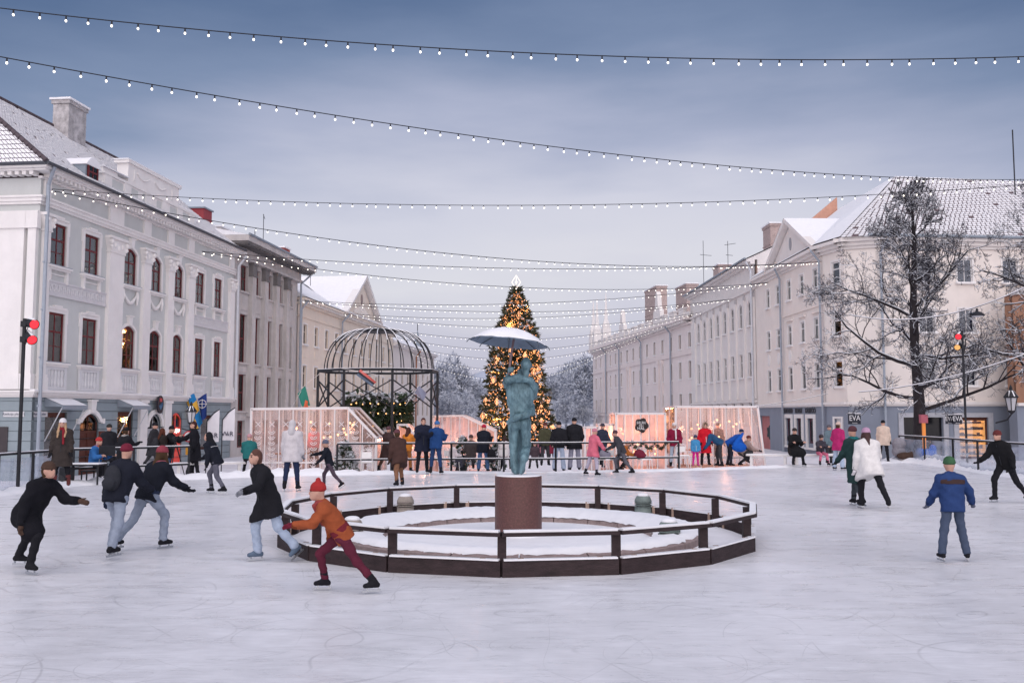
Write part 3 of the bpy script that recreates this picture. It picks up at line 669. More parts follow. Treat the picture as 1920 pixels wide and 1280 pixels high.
# ground floor: shops, doors, awnings
WOODR = mat('brown_door', (.10, .03, .02), .6, .3, 3)
shopfront(r1, .81, 2.54, -.6, 2.15, WOODR, 1.2); shopfront(r1, 7.14, 8.74, -.6, 2.19, WOODR, 1.0, shelves=3); shopfront(r1, 17.2, 18.8, -.2, 2.0, WOODR, .6, shelves=3)
def door(root, s0, s1, z0, z1, m, rise=0, lights=True, emit=None):
    w, h = s1-s0, z1-z0; mb = MB(); lo = h*.68
    mb.box(0, w, .02, .1, 0, lo); mb.box(0, .08, -.02, .02, 0, h-rise); mb.box(w-.08, w, -.02, .02, 0, h-rise); mb.box(.08, w-.08, -.03, .02, lo, lo+.12); mb.box(w/2-.03, w/2+.03, -.02, .02, 0, lo); mb.box(w/2-.03, w/2+.03, -.02, .02, lo+.12, h-.05)
    for x in (.16, w/2+.08):
        for zz, hh in ((.2, .55), (.9, lo-1.1)): mb.box(x, x+w/2-.24, -.005, .02, zz, zz+hh)
    A = arc(0, w, h-rise, rise) if rise else [(0, h), (w, h)]
    for p, q in zip(A, A[1:]): mb.add([(p[0],0,p[1]), (q[0],0,q[1]), (q[0],0,q[1]-.12), (p[0],0,p[1]-.12)], [(0,1,2,3)])
    d = mb.build('door', m, root, loc=(s0, .12, z0)); MB().box(.08, w-.08, .05, .056, lo+.12, h).build('pane', GLASS, d); MB().box(0, w, .1, .12, lo, h+.02).build('back_wall', emit or DARKIN, d)
    MB().sphere((w/2+.1, -.06, 1.0), .04, 6, 5).build('handle', IRON, d); return d
door(r1, 3.67, 5.34, GZ, 2.10, WOODR, .45); door(r1, 10.35, 11.90, GZ, 2.10, mat('pale_grey_door', (.45, .46, .49), .6), .75)
MB().box(5.34, 5.9, -.06, .0, GZ, 1.2).build('door_leaf', WOODR, r1)
rd = door(r1, 13.2, 14.6, GZ, 2.15, mat('red_lit_door', (.5, .06, .05), .6, emit=(1, .12, .1), estr=.12), .4, emit=glow('red_glow', (1, .16, .14), .45))
mb = MB()     # scribbled neon name in the red doorway
for k in range(9): mb.tube([(.25+k*.1+.06*math.cos(u), -.1, 2.0+.10*math.sin(u)*(1.5 if k in (0, 5) else 1)) for u in [i*.7 for i in range(7)]], .018, 4)
mb.build('neon_lettering', glow('neon', (1, .55, .5), 4), rd)
for s0, s1, z in ((.7, 2.75, 2.42), (7.05, 8.95, 2.45)):
    mb = MB().box(s0, s1, -.9, .0, z, z+.05); mb.quad((s0,-.9,z+.05), (s1,-.9,z+.05), (s1,0,z+.42), (s0,0,z+.42)); mb.box(s0, s1, -.93, -.9, z-.12, z+.06); mb.add([(s0,-.9,z+.05), (s0,0,z+.42), (s0,0,z+.05)], [(0,1,2)]); mb.add([(s1,-.9,z+.05), (s1,0,z+.05), (s1,0,z+.42)], [(0,1,2)])
    aw = mb.build('awning', ZINC, r1); MB().tube([(s0+.1,-.85,z), (s0+.1,-.02,z-1.6)], .025, 5).tube([(s1-.1,-.85,z), (s1-.1,-.02,z-1.6)], .025, 5).build('strut', PIPEW, aw)
    MB().quad((s0,-.9,z+.075), (s1,-.9,z+.075), (s1,0,z+.445), (s0,0,z+.445)).build('snow', SNOW, aw)
def archivolt(a, b_, z, rise, key=True):
    mb = MB(); A = arc(a, b_, z, rise); B = arc(a-.22, b_+.22, z, rise+.24)
    for i in range(len(A)-1): mb.prism([A[i], A[i+1], B[i+1], B[i]], 'y', -.12, .0)
    mb.box(a-.36, a-.2, -.14, 0, z-.06, z+.2); mb.box(b_+.2, b_+.36, -.14, 0, z-.06, z+.2)
    if key: c = (a+b_)/2; mb.prism([(c-.16, z+rise+.05), (c+.16, z+rise+.05), (c+.24, z+rise+.62), (c-.24, z+rise+.62)], 'y', -.22, 0); mb.box(c-.3, c+.3, -.26, 0, z+rise+.62, z+rise+.7)
    mb.build('archivolt', TRIM, r1)
archivolt(3.67, 5.34, 1.65, .45); archivolt(10.35, 11.90, 1.35, .75, False)
for a in (9.25, 12.1): MB().box(a, a+.8, -.16, 0, GZ, 2.7).box(a-.06, a+.86, -.22, 0, 2.7, 2.848).build('pier', TRIM, r1)
# oval crest over the arched door, number plates, street plates
mb = MB(); mb.prism([(11.12+.36*math.cos(u), 2.62+.52*math.sin(u)) for u in [i*math.pi/10 for i in range(20)]], 'y', -.36, -.28)
cr_ = mb.build('oval_crest', mat('crest_black', (.02, .02, .03), .5), r1)
MB().prism([(10.9, 2.55), (11.34, 2.55), (11.34, 2.75), (11.12, 2.3)], 'y', -.375, -.361).build('crest_shield', mat('crest_blue', (.06, .16, .3), .5), cr_); MB().box(10.98, 11.26, -.376, -.361, 2.78, 2.98).build('crest_field', mat('crest_red', (.45, .05, .06), .5), cr_)
PLATE = mat('plate_white', (.6, .6, .62), .5, 0)
lettering('Raekoja plats  1', .17, mat('plate_text', (.15, .16, .2), .6, 0), MB().box(-.05, .95, -.03, 0, 1.95, 2.2).build('street_plate', PLATE, r1), (.45, -.035, 2.08), extrude=.004)
MB().box(10.9, 11.12, -.03, .1, -.2, .1).build('number_plate', PLATE, r1)
# side wall of the corner house, towards the camera
tmp = empty('tmp', (*[F1.world(-.2, 0, 0)[i] for i in (0, 1)], 0), LDIR - math.pi/2)
wall_mb(MB(), -13, 0, 3.16, 13.0, []).build('side_wall', GREYGREEN, tmp); mb = MB(); z = GZ
while z < 2.8: z1 = min(z+.42, 2.85); mb.box(-13, 0, 0, .2, z, z1); z = z1+.035
mb.box(-13, 0, .04, .21, GZ, 2.85); mb.build('side_rusticated_wall', BLUEGREY, tmp)
prof_band(MB(), -13, 0, [(2.85,2.95,.102), (2.95,3.07,.202), (3.07,3.16,.302)], False).build('side_string_course', TRIM, tmp)
for a, b_ in ((-.42, -.02), (-1.9, -.6), (-4.5, -3.2)): MB().box(a, b_, -.2, .02, 3.9, 10.6).box(a-.08, b_+.08, -.28, .02, 3.2, 3.9).box(a-.1, b_+.1, -.28, .02, 10.6, 11.4).build('pilaster', TRIM, tmp)
prof_band(MB(), -13, 0, [(11.75,11.88,.102), (11.88,12.05,.162), (12.05,12.15,.222)], False).build('side_architrave', TRIM, tmp); prof_band(MB(), -13, 0, [(13.22,13.32,.522), (13.32,13.47,.662)], False).build('side_cornice', TRIM, tmp)
mb = MB(); [mb.box(-.3-k*.355, -.11-k*.355, -.46, -.02, 13.05, 13.22) for k in range(30)]; mb.build('side_dentils', TRIM, tmp)
MB().box(-2.6, -1.1, -.05, 0, .3, 1.5).build('notice_board', mat('board_dark', (.05, .04, .045), .4), tmp); MB().tube([(-13, -.72, 13.5), (.7, -.72, 13.5)], .085, 8).build('gutter', MATS['dark_gutter'], tmp)
lettering('Raekoja plats  1', .17, MATS['plate_text'], MB().box(-1.35, -.35, -.03, 0, 1.95, 2.2).build('street_plate', PLATE, tmp), (-.85, -.035, 2.08), extrude=.004)
adopt(tmp, r1)

# ---- concrete house with fluted piers
CONC = mat('grey_render', (.54, .51, .50), .9, .10, 1.5, .3, 25, stain=.30); CONCW = mat('dark_shaded_render', (.19, .18, .18), .9, .25, 1.4, .3, 20)  # the darker render paints in the deep shade on pier heads and soffit
F2 = Fac('pier_house', 'grey concrete house with tall square piers and deep overhanging eaves', *lpt(22.0), LDIR); r2 = F2.root
c2 = [(1.0,2.35), (3.3,4.75), (5.8,7.2), (8.15,9.55), (10.5,11.7)]
ops = []
for a, b_ in c2: ops += [(a, b_, 10.85, 12.75), (a, b_, 5.75, 9.2), (a, b_, 2.3, 4.9), (a, b_, -.3, 1.6)]
wall_mb(MB(), -.15, 12.9, GZ, 13.5, ops, 0, .45).build('wall', CONC, r2)
for i, (a, b_) in enumerate(c2):
    for z0, h in ((10.85,1.9), (5.75,3.45), (2.3,2.6), (-.3,1.9)):
        lit = (z0 == 5.75 and i in (2, 3)); window(r2, (a+b_)/2, z0, b_-a, h, REDFRAME, depth=.22, back=LITROOM if lit else PALECUR if z0 > 10 else DARKIN, rows=(0, .5, 1), bar=.06)
    [MB().box(a-.12, b_+.12, -.12, .1, u, u+.12).build('sill', CONC, r2) for u in (10.72, 5.61, 2.16)]; [MB().box(a+.1, b_-.1, -.05, .02, u, v).build('spandrel', CONC, r2) for u, v in ((9.5, 10.55), (5.05, 5.45))]
for k, (a, b_) in enumerate(zip([x[1] for x in c2[:-1]], [x[0] for x in c2[1:]])):
    m_ = (a+b_)/2; MB().box(m_-.36, m_+.36, -.30, .02, 1.9, 12.05).build('pier', CONC, r2)
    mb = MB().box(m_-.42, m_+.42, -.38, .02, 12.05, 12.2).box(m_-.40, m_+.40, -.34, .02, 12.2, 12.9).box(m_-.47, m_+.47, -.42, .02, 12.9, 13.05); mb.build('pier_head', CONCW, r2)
prof_band(MB(), -.15, 12.9, [(13.05,13.25,.44), (13.25,13.9,.3)], False).build('frieze', CONC, r2)
mb = MB().box(-.9, 13.6, -1.25, .1, 13.9, 14.05)
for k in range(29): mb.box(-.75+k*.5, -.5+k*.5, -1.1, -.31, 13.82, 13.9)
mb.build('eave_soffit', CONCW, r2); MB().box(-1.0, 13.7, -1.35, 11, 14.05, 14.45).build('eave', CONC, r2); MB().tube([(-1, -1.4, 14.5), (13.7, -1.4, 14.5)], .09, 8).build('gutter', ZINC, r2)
MB().quad((-1,-1.3,14.46), (13.7,-1.3,14.46), (13.7,6,16.0), (-1,6,16.0)).quad((-1,6,16.0), (13.7,6,16.0), (13.7,11,14.46), (-1,11,14.46)).add([(-1,-1.3,14.46), (-1,6,16.0), (-1,11,14.46)], [(0,1,2)]).add([(13.7,-1.3,14.46), (13.7,11,14.46), (13.7,6,16)], [(0,1,2)]).build('roof', SNOW, r2)
mb = MB().box(-.9, .4, 2, 4, 14.5, 16.4).box(-1.0, .5, 1.9, 4.1, 16.4, 16.5, 1); mb.build('roof_box', [mat('roof_box_red', (.3, .05, .06), .6), ZINC], r2)
chimney(r2, 4.0, 3.0, 14.8, 16.0, 2.0, 1.0, CONC); chimney(r2, 8.3, 3.0, 14.8, 15.9, 2.4, 1.0, CONC); chimney(r2, 12.9, 1.5, 14.5, 16.1, 1.2, .9, mat('brick_red', (.3, .07, .06), .8, .3, 5))
antenna(r2, (9.6, 2.5, 14.8), 2.2, [(2.1, .9, .4)]); MB().box(-.15, 12.9, .46, 11, GZ, 13.9).build('body', CONC, r2); pipe(r2, 12.75, .36, GZ, 13.3, PIPEG, .08, .7, 1)

# ---- cream house with pediment
CREAM = mat('cream_plaster', (.78, .69, .60), .9, .05, 1.0, .15, 30, stain=.08)
F3 = Fac('pediment_house', 'cream house with triangular pediment and snowy roof behind the birdcage pavilion', *lpt(35.05), LDIR); r3 = F3.root
c3 = [1.9+3.05*k for k in range(11)]; ops = []
for x in c3: ops += [(x-.5, x+.5, 8.0, 9.75), (x-.5, x+.5, 4.3, 6.2), (x-.5, x+.5, .4, 2.3)]
wall_mb(MB(), 0, 34, GZ, 11.3, ops, 0, .2).build('wall', CREAM, r3)
CREAMF = mat('cream_window', (.55, .48, .42), .7, .05)
for k, x in enumerate(c3):
    for z0, h in ((8.0,1.75), (4.3,1.9), (.4,1.9)): window(r3, x, z0, 1.0, h, CREAMF, depth=.12, back=PALECUR if (k+int(z0)) % 3 else PINKCUR, rows=(0, .65, 1), sill='white_stucco')
    [MB().box(x-.45, x+.45, -.04, .02, u, u+.65).build('inset_panel', CREAM, r3) for u in (6.9, 3.1)]
prof_band(MB(), 0, 34, [(10.3,10.4,.1), (11.3,11.5,.25), (11.7,11.9,.6)], False).build('cornice', CREAM, r3)
mb = MB(); [mb.box(.1+k*.5, .35+k*.5, -.5, 0, 11.5, 11.7) for k in range(67)]; mb.build('dentil_course', TRIM, r3); prof_band(MB(), 0, 34, [(2.7,2.95,.15)], False).build('string_course', CREAM, r3)
MB().quad((0,-.65,11.95), (34,-.65,11.95), (34,6.5,16.0), (0,6.5,16.0)).quad((0,13,11.95), (0,6.5,16.0), (34,6.5,16.0), (34,13,11.95)).add([(0,-.65,11.95), (0,6.5,16.0), (0,13,11.95)], [(0,1,2)]).add([(34,-.65,11.95), (34,13,11.95), (34,6.5,16.0)], [(0,1,2)]).build('roof', SNOW, r3)
MB().box(0, 34, .21, 13, GZ, 11.9).build('body', CREAM, r3)
# the gabled centre
pa, pb, pc, pz = 12.2, 25.6, 18.9, 16.35
mb = MB().prism([(pa+.4, 11.95), (pb-.4, 11.95), (pc, pz-.35)], 'y', -.25, .2); pd_ = mb.build('pediment', CREAM, r3)
mb = MB().beam((pa-.2,-.45,11.95), (pc,-.45,pz), .75, .28).beam((pb+.2,-.45,11.95), (pc,-.45,pz), .75, .281).box(pa-.2, pb+.2, -.75, -.1, 11.91, 12.12); mb.build('raking_cornice', TRIM, pd_)
MB().quad((pa-.3,-.85,12.0), (pc,-.85,pz+.2), (pc,6.8,pz+.2), (pa-.3,.2,12.0)).quad((pb+.3,-.85,12.0), (pc,-.85,pz+.2), (pc,6.8,pz+.2), (pb+.3,.2,12.0)).build('gable_roof', SNOW, pd_)
MB().prism([(pc+.35*math.cos(u), 14.0+.55*math.sin(u)) for u in [i*math.pi/6 for i in range(12)]], 'y', -.30, -.25).build('oval_window', mat('oval_glass', (.25, .18, .17), .4), pd_)
mb = MB()
for k in range(14):
    u = k/13; mb.box(pc-3+6*u, pc-2.8+6*u, -.3, -.25, 12.4, 12.6+.9*(1-abs(2*u-1)))
mb.build('relief', TRIM, pd_)
pipe(r3, 12.0, .3, GZ, 11.3, PIPEG, .09, .6, 1); pipe(r3, .1, .3, GZ, 11.2, PIPEG, .08, .5, 1)
antenna(r3, (5.2, 5.2, 14.6), 5.6, [(5.5, 1.5, .3), (2.9, .9, 3.3)]); chimney(r3, 4.2, 4.2, 14, 15.6, 1, .8, MATS['brick_red']); antenna(r3, (15, 4, 15), 1.8, [(1.1, .6, 1)])

# ---- low pale house closing the left row
F4 = Fac('end_house', 'pale low house at the far end of the left row', *lpt(69.2), LDIR); r4 = F4.root
c4 = [2+3.2*k for k in range(8)]; ops = []
for x in c4: ops += [(x-.55, x+.55, 5.8, 7.6), (x-.55, x+.55, 1.8, 3.8)]
PALEW = mat('pale_plaster', (.72, .67, .65), .9, .05, 1, stain=.08); wall_mb(MB(), 0, 26, GZ, 10.3, ops, 0, .2).build('wall', PALEW, r4)
for x in c4:
    for z0, h in ((5.8,1.8), (1.8,2.0)): window(r4, x, z0, 1.1, h, CREAMF, back=DARKIN, rows=(0, .65, 1))
prof_band(MB(), 0, 26, [(10.3,10.5,.3), (10.5,10.7,.6)], False).build('cornice', TRIM, r4); MB().box(0, 26, .21, 11, GZ, 10.6).build('body', PALEW, r4); MB().prism([(-.7, 10.72), (11.5, 10.72), (5.5, 13.6)], 'x', 0, 26).build('roof', SNOW, r4)
pipe(r4, 12, .3, GZ, 10, mat('copper_pipe', (.3, .12, .06), .6), .1, .5, 1)
sx_ = at(783, 607, 160); sp = thing('church_spire', 'thin grey church spire rising far behind the left row', 'spire', (sx_.x, 160, 0)); MB().lathe([(1.1, GZ), (1.1, 11), (1.3, 11.2), (.0, sx_.z-1)], 8).build('spire', ZINC, sp); MB().tube([(0,0,sx_.z-1.2), (0,0,sx_.z)], .06, 4).build('finial', IRON, sp)
# ---- right row
RL = math.atan2(-1, .0203); rc, rs_ = math.cos(RL), math.sin(RL)
def rpt(s): return (23.42-.0203*108.6 + s*rc, 108.6 + s*rs_)
SHELL = mat('shell_white_plaster', (.76, .72, .70), .9, .05, 1, .15, 30, stain=.08); YELLOW = mat('pale_yellow_plaster', (.80, .735, .69), .9, .05, 1, .15, 30, stain=.06); PINKISH = mat('pale_pink_plaster', (.76, .68, .66), .9, .05, 1, .15, 30, stain=.08)
WFR = mat('white_window', (.68, .67, .68), .6, .04); BRICKD = mat('chimney_brick', (.42, .33, .31), .9, .4, 6, .5, 30)
G2 = Fac('arched_window_house', 'tall white house with a row of round-arched top windows', *rpt(0), RL); q2 = G2.root
c = [4.15+2.99*k for k in range(8)]; ops = []
for x in c: ops += [(x-.55, x+.55, 10.05, 12.4, .5), (x-.55, x+.55, 5.4, 7.65), (x-.55, x+.55, 1.2, 3.1)]
wall_mb(MB(), .1, 27, GZ, 15.5, ops, 0, .28).build('wall', SHELL, q2)
for k, x in enumerate(c):
    window(q2, x, 10.05, 1.1, 2.35, WFR, depth=.1, back=PALECUR, rise=.5, rows=(0, .6, 1), sill='white_stucco'); window(q2, x, 5.4, 1.1, 2.25, WFR, depth=.1, back=PALECUR if k < 6 else PINKCUR, rows=(0, .65, 1), sill='white_stucco'); window(q2, x, 1.2, 1.1, 1.9, WFR, depth=.1, back=DARKIN, rows=(0, .65, 1), sill='white_stucco')
for k in range(9): MB().box(2.43+2.99*k, 2.88+2.99*k, -.16, .02, 3.4, 12.6).build('pilaster', SHELL, q2)
for k in range(9): x = 2.65+2.99*k; MB().prism([(x+.33*math.cos(u), 12.75+.33*math.sin(u)) for u in [i*math.pi/6 for i in range(12)]], 'y', -.1, .0).build('medallion', mat('medallion_stucco', (.5, .47, .47), .9), q2)
prof_band(MB(), .1, 27, [(13.2,13.4,.2), (15.5,15.7,.35), (15.7,15.95,.7)], False).build('cornice', SHELL, q2); prof_band(MB(), .1, 27, [(3.1,3.3,.2)], False).build('string_course', SHELL, q2)
MB().quad((0,-.8,15.97), (27.1,-.8,15.97), (27.1,7,19.6), (0,7,19.6)).quad((0,7,19.6), (27.1,7,19.6), (27.1,14,15.9), (0,14,15.9)).build('roof', SNOW, q2)
MB().box(.1, 27, .29, 14, GZ, 15.9).prism([(-.72, 15.9), (14.0, 15.86), (7, 19.52)], 'x', .12, 26.98).build('body', SHELL, q2)
chimney(q2, 3.5, 3.0, 16.5, 19.2, 2.6, 1.4, BRICKD); chimney(q2, 21.5, 3.5, 17, 20.2, 2.4, 1.3, BRICKD); antenna(q2, (1.2, 1.4, 16.5), 6, [(4.3, 1.2, 2)]); antenna(q2, (6.3, 3, 17.5), 4, [(3.6, 1, .8), (2.4, .7, 2)])
pipe(q2, 26.8, .3, GZ, 15.2, PIPEW, .09, .5, 1); MB().tube([(0, -.85, 16.0), (27, -.85, 16.0)], .09, 6).build('gutter', ZINC, q2)

R1D = math.atan2(-1, .1105); G1 = Fac('long_house', 'long pink-white house with battlement roofline at the far right', 33.2-.1105*167, 167, R1D); q1 = G1.root
c1_ = [3.0+k*3.96 for k in range(15)]; ops = []
for k, x in enumerate(c1_):
    ops += [(x-.5, x+.5, 9.95, 11.75), (x-.5, x+.5, 6.25, 8.35), (x-.5, x+.5, 2.4, 4.5), (x-.5, x+.5, -.3, 1.2)]
wall_mb(MB(), 0, 59.3, GZ, 12.7, ops, 0, .3).build('wall', PINKISH, q1)
BRF = mat('brown_window', (.12, .08, .08), .6, .1)
for k, x in enumerate(c1_):
    for z0, h in ((9.95,1.8), (6.25,2.1), (2.4,2.1), (-.3,1.5)): window(q1, x, z0, 1.0, h, BRF if k > 3 else CREAMF, depth=.2, back=DARKIN, rows=(0, .65, 1), sill='white_stucco')
for s in (26.5, 44.5, 9.5):
    for d in (0, 1.6): MB().box(s+d, s+d+.7, -.25, .02, 2.3, 8.6).box(s+d-.1, s+d+.8, -.32, .02, 8.6, 9.1).build('pilaster', PINKISH, q1)
prof_band(MB(), 0, 59.3, [(9.15,9.3,.15), (12.7,12.95,.3), (13.25,13.6,1.0), (1.7,2.0,.2)], False).build('cornice', PINKISH, q1); mb = MB(); [mb.box(.2+k*.9, .6+k*.9, -.85, 0, 12.95, 13.25) for k in range(65)]; mb.build('dentil_course', TRIM, q1)
mb = MB(); k = 0
while k < 59: mb.box(k+.3, k+2.3, -.7, -.3, 13.6, 14.6); mb.box(k+.15, k+2.45, -.78, -.22, 14.6, 14.75); mb.box(k+2.3, k+4.2, -.6, -.4, 13.6, 14.1); k += 4
mb.build('battlement', SHELL, q1)
for s, h in ((26, 18.0), (46.5, 18.2)): MB().prism([(s-1.8, 13.6), (s+1.8, 13.6), (s+1.6, 15.5), (s+.7, 16.2), (s+.5, h-.5), (s, h), (s-.5, h-.5), (s-.7, 16.2), (s-1.6, 15.5)], 'y', -.75, -.2).build('gablet', SHELL, q1)
for s in (1.2, 4.5, 12): MB().box(s-.8, s+.8, -.8, .6, 13.6, 16.5).lathe([(.6, 16.5), (.7, 17), (.35, 18), (.05, 22.5)], 6, (s, -.1, 0)).build('pinnacle', SHELL, q1)
MB().quad((0,-.2,13.7), (59.3,-.2,13.7), (59.3,7,17.0), (0,7,17.0)).quad((0,7,17), (59.3,7,17), (59.3,14,13.7), (0,14,13.7)).build('roof', SNOW, q1); MB().box(0, 59.3, .31, 14, GZ, 13.6).prism([(0, 13.6), (14, 13.6), (7, 16.9)], 'x', .02, 59.28).build('body', PINKISH, q1)
chimney(q1, 27, 4.5, 15, 21.4, 7, 1.6, BRICKD); chimney(q1, 43, 4.5, 15, 19.6, 5, 1.6, BRICKD)
for s in (12, 22, 36, 51): pipe(q1, s, .25, GZ, 12.6, PIPEG, .1, .8, 1)

# ---- pale yellow corner house on the right
G3 = Fac('yellow_corner_house', 'pale yellow four-storey corner house with gable, behind the bare tree', *rpt(0), RL); q3 = G3.root
colA = [30.9, 33.55, 36.45, 39.45, 42.4]; ops = []
for x in colA: ops += [(x-.45, x+.45, 11.0, 12.62), (x-.45, x+.45, 7.42, 9.02), (x-.45, x+.45, 3.92, 5.75)]
wall_mb(MB(), 27.1, 44.0, 2.85, 13.6, ops, 0, .2).build('wall', YELLOW, q3)
for k, x in enumerate(colA):
    for z0, h in ((11.0,1.62), (7.42,1.6), (3.92,1.83)): window(q3, x, z0, .9, h, WFR, depth=.05, back=PINKCUR if (k == 2 and z0 < 8 and z0 > 7) else PALECUR, cols=1, rows=(0, .68, 1), sill='white_stucco')
    MB().prism([(x+.32*math.cos(u), 6.6+.5*math.sin(u)) for u in [i*math.pi/7 for i in range(14)]], 'y', -.06, .0).build('oval_relief', TRIM, q3)
BLUEG = mat('slate_blue_plaster', (.24, .27, .33), .9, .06, 1.2, .1, 30, stain=.1)
sops = [(27.6,30.6,GZ,1.9), (35.0,36.3,-.1,1.75), (37.5,38.8,-.3,1.75), (40.1,41.4,-.1,1.75)]
wall_mb(MB(), 27.1, 44.0, GZ, 2.6, sops, 0, .3).build('shop_wall', BLUEG, q3)
for a, b_, z0, z1 in sops[1:]:
    shopfront(q3, a, b_, z0, z1, mat('plum_frame', (.08, .03, .05), .6), 1.1, shelves=6); mb = MB().box(a-.35, a, -.1, .02, z0-.3, z1+.3).box(b_, b_+.35, -.1, .02, z0-.3, z1+.3).box(a, b_, -.1, .02, z1, z1+.3).box(a-.45, b_+.45, -.2, .02, z0-.45, z0-.3); mb.build('shop_surround', WHITEP, q3)
MB().box(27.6, 30.6, .25, .3, GZ, 1.9).build('gateway_panel', mat('pink_gate', (.42, .17, .17), .8, .25, .8), q3)
MB().prism([(29.6+.5*math.cos(u)*(1+.25*math.cos(5*u)), .5+.5*math.sin(u)*(1+.25*math.cos(5*u))) for u in [i*math.pi/12 for i in range(24)]], 'y', .2, .249).build('leaf_emblem', mat('dark_leaf', (.03, .045, .05), .7), q3)
DKTXT = mat('dark_lettering', (.05, .05, .06), .5, 0)
for txt, s in (('SUVENIRID', 35.65), ('KUNST', 38.15), ('KÄSITÖÖ', 40.75)): lettering(txt, .52, DKTXT, q3, (s, -.04, 2.30), extrude=.02, sx=.85 if len(txt) > 7 else 1.0)
prof_band(MB(), 27.1, 44.0, [(2.6,2.72,.12), (2.72,2.9,.22)], False).build('string_course', TRIM, q3); prof_band(MB(), 27.1, 44.0, [(13.3,13.5,.15), (13.5,13.75,.35), (13.75,14.0,.6)], False).build('cornice', SHELL, q3)
mb = MB()
for x in colA[2:]: mb.box(x-.8, x+.8, -.16, .02, 9.35, 9.5)
mb.box(35, 44, -.1, .02, 9.8, 9.95); mb.build('hood_moulding', YELLOW, q3)
ga, gb, gc, gt = 32.3, 43.4, 37.7, 17.15
mb = MB().prism([(ga+.3, 13.99), (gb-.3, 13.99), (gc, gt-.25)], 'y', -.2, .3); gp = mb.build('gable', SHELL, q3)
MB().beam((ga-.2,-.4,14.0), (gc,-.4,gt), .6, .3).beam((gb+.2,-.4,14.0), (gc,-.4,gt), .6, .301).build('raking_cornice', SHELL, gp); MB().prism([(gc+.25*math.cos(u), 15.3+.5*math.sin(u)) for u in [i*math.pi/6 for i in range(12)]], 'y', -.26, -.2).build('oval_window', mat('grey_glass', (.3, .3, .33), .4), gp)
MB().quad((ga-.4,-.72,14.05), (gc,-.72,gt+.2), (gc,6,gt+.2), (ga-.4,.3,14.05)).quad((gb+.4,-.72,14.05), (gc,-.72,gt+.2), (gc,6,gt+.2), (gb+.4,.3,14.05)).build('gable_roof', SNOW, gp)
pipe(q3, 34.9, .25, GZ, 13.3, PIPEG, .08, .5, 1); pipe(q3, 43.9, .25, GZ, 13.3, PIPEG, .08, .5, -1)
# curved corner and the side facing the camera
Apt, Bpt, Cpt, Dpt = Vector((*rpt(44.0), 0)), Vector((22.75, 62.3, 0)), Vector((24.6, 61.5, 0)), Vector((40, 63.0, 0))
for p, q, wins in ((Apt, Bpt, [1.5]), (Bpt, Cpt, [])):
    d = q-p; tmp = empty('tmp', p, math.atan2(d.y, d.x)); Ls = d.length; o_ = []
    for x in wins: o_ += [(x-.45, x+.45, 11.0, 12.62), (x-.45, x+.45, 7.42, 9.02), (x-.45, x+.45, 3.92, 5.75)]
    wall_mb(MB(), 0, Ls, 2.85, 13.6, o_, 0, .2).build('corner_wall', YELLOW, tmp); wall_mb(MB(), 0, Ls, GZ, 2.6, [(.9, 1.7, GZ, 1.75)] if wins else [], 0, .2).build('corner_shop_wall', BLUEG, tmp)
    for x in wins:
        for z0, h in ((11.0,1.62), (7.42,1.6), (3.92,1.83)): window(tmp, x, z0, .9, h, WFR, depth=.05, back=PALECUR, cols=1, rows=(0, .68, 1), sill='white_stucco')
        MB().box(.75, .9, -.08, 0, GZ, 1.9).box(1.7, 1.85, -.08, 0, GZ, 1.9).box(.9, 1.7, -.08, 0, 1.75, 1.9).box(.9, 1.7, .15, .2, GZ, 1.75).build('side_door', WHITEP, tmp)
    prof_band(MB(), 0, Ls, [(2.6,2.72,.12), (2.72,2.9,.22)]).build('corner_string_course', SHELL, tmp); prof_band(MB(), 0, Ls, [(13.3,13.5,.15), (13.5,13.75,.35), (13.75,14.0,.6)]).build('corner_cornice', SHELL, tmp); adopt(tmp, q3)
d = Dpt-Cpt; tmp = empty('tmp', Cpt, math.atan2(d.y, d.x)); sw = [3.5, 6.35, 9.65, 12.9]; o_ = []
for x in sw: o_ += [(x-.55, x+.55, 10.98, 12.66), (x-.55, x+.55, 7.55, 9.2), (x-.55, x+.55, 3.95, 5.75)]
wall_mb(MB(), 0, 15.5, 2.85, 13.6, o_, 0, .2).build('side_wall', YELLOW, tmp); so = [(1.6,4.4,GZ,1.85), (5.5,7.6,GZ,1.85), (9.6,12.5,GZ,1.85)]; wall_mb(MB(), 0, 15.5, GZ, 2.6, so, 0, .3).build('side_shop_wall', BLUEG, tmp)
for x in sw:
    for z0, h in ((10.98,1.68), (7.55,1.65), (3.95,1.8)): window(tmp, x, z0, 1.1, h, WFR, depth=.05, back=DARKIN, rows=(0, 1), sill='white_stucco')
for (a, b_, z0, z1), lit in zip(so, (0, 1.6, 0)):
    if lit: shopfront(tmp, a, b_, z0, z1, WOODR, lit, shelves=6, col=(1, .45, .14))
    else: MB().box(a, b_, .2, .25, z0, z1).build('dark_shopfront', mat('dark_glass', (.012, .012, .015), .15), tmp)
    MB().box(a-.35, a, -.08, 0, z0, z1+.3).box(b_, b_+.35, -.08, 0, z0, z1+.3).box(a, b_, -.08, 0, z1, z1+.3).build('shop_surround', mat('grey_surround', (.42, .43, .47), .8), tmp)
prof_band(MB(), 0, 15.5, [(2.6,2.72,.121), (2.72,2.9,.221)], False).build('side_string_course', SHELL, tmp); prof_band(MB(), 0, 15.5, [(13.3,13.5,.151), (13.5,13.75,.351), (13.75,14.0,.601)], False).build('side_cornice', SHELL, tmp); MB().tube([(-.8, -.75, 14.05), (15.5, -.75, 14.05)], .1, 8).build('gutter', ZINC, tmp); pipe(tmp, .25, .25, GZ, 13.3, PIPEG, .08, .5, 1)
mb = MB().box(8.35, 8.5, -.05, .1, 1.0, 1.1); adopt(tmp, q3)
def q3l(x, y, z): v = Vector((x - q3.location.x, y - q3.location.y, 0)); v.rotate(Matrix.Rotation(-RL, 3, 'Z')); return (v.x, v.y, z)
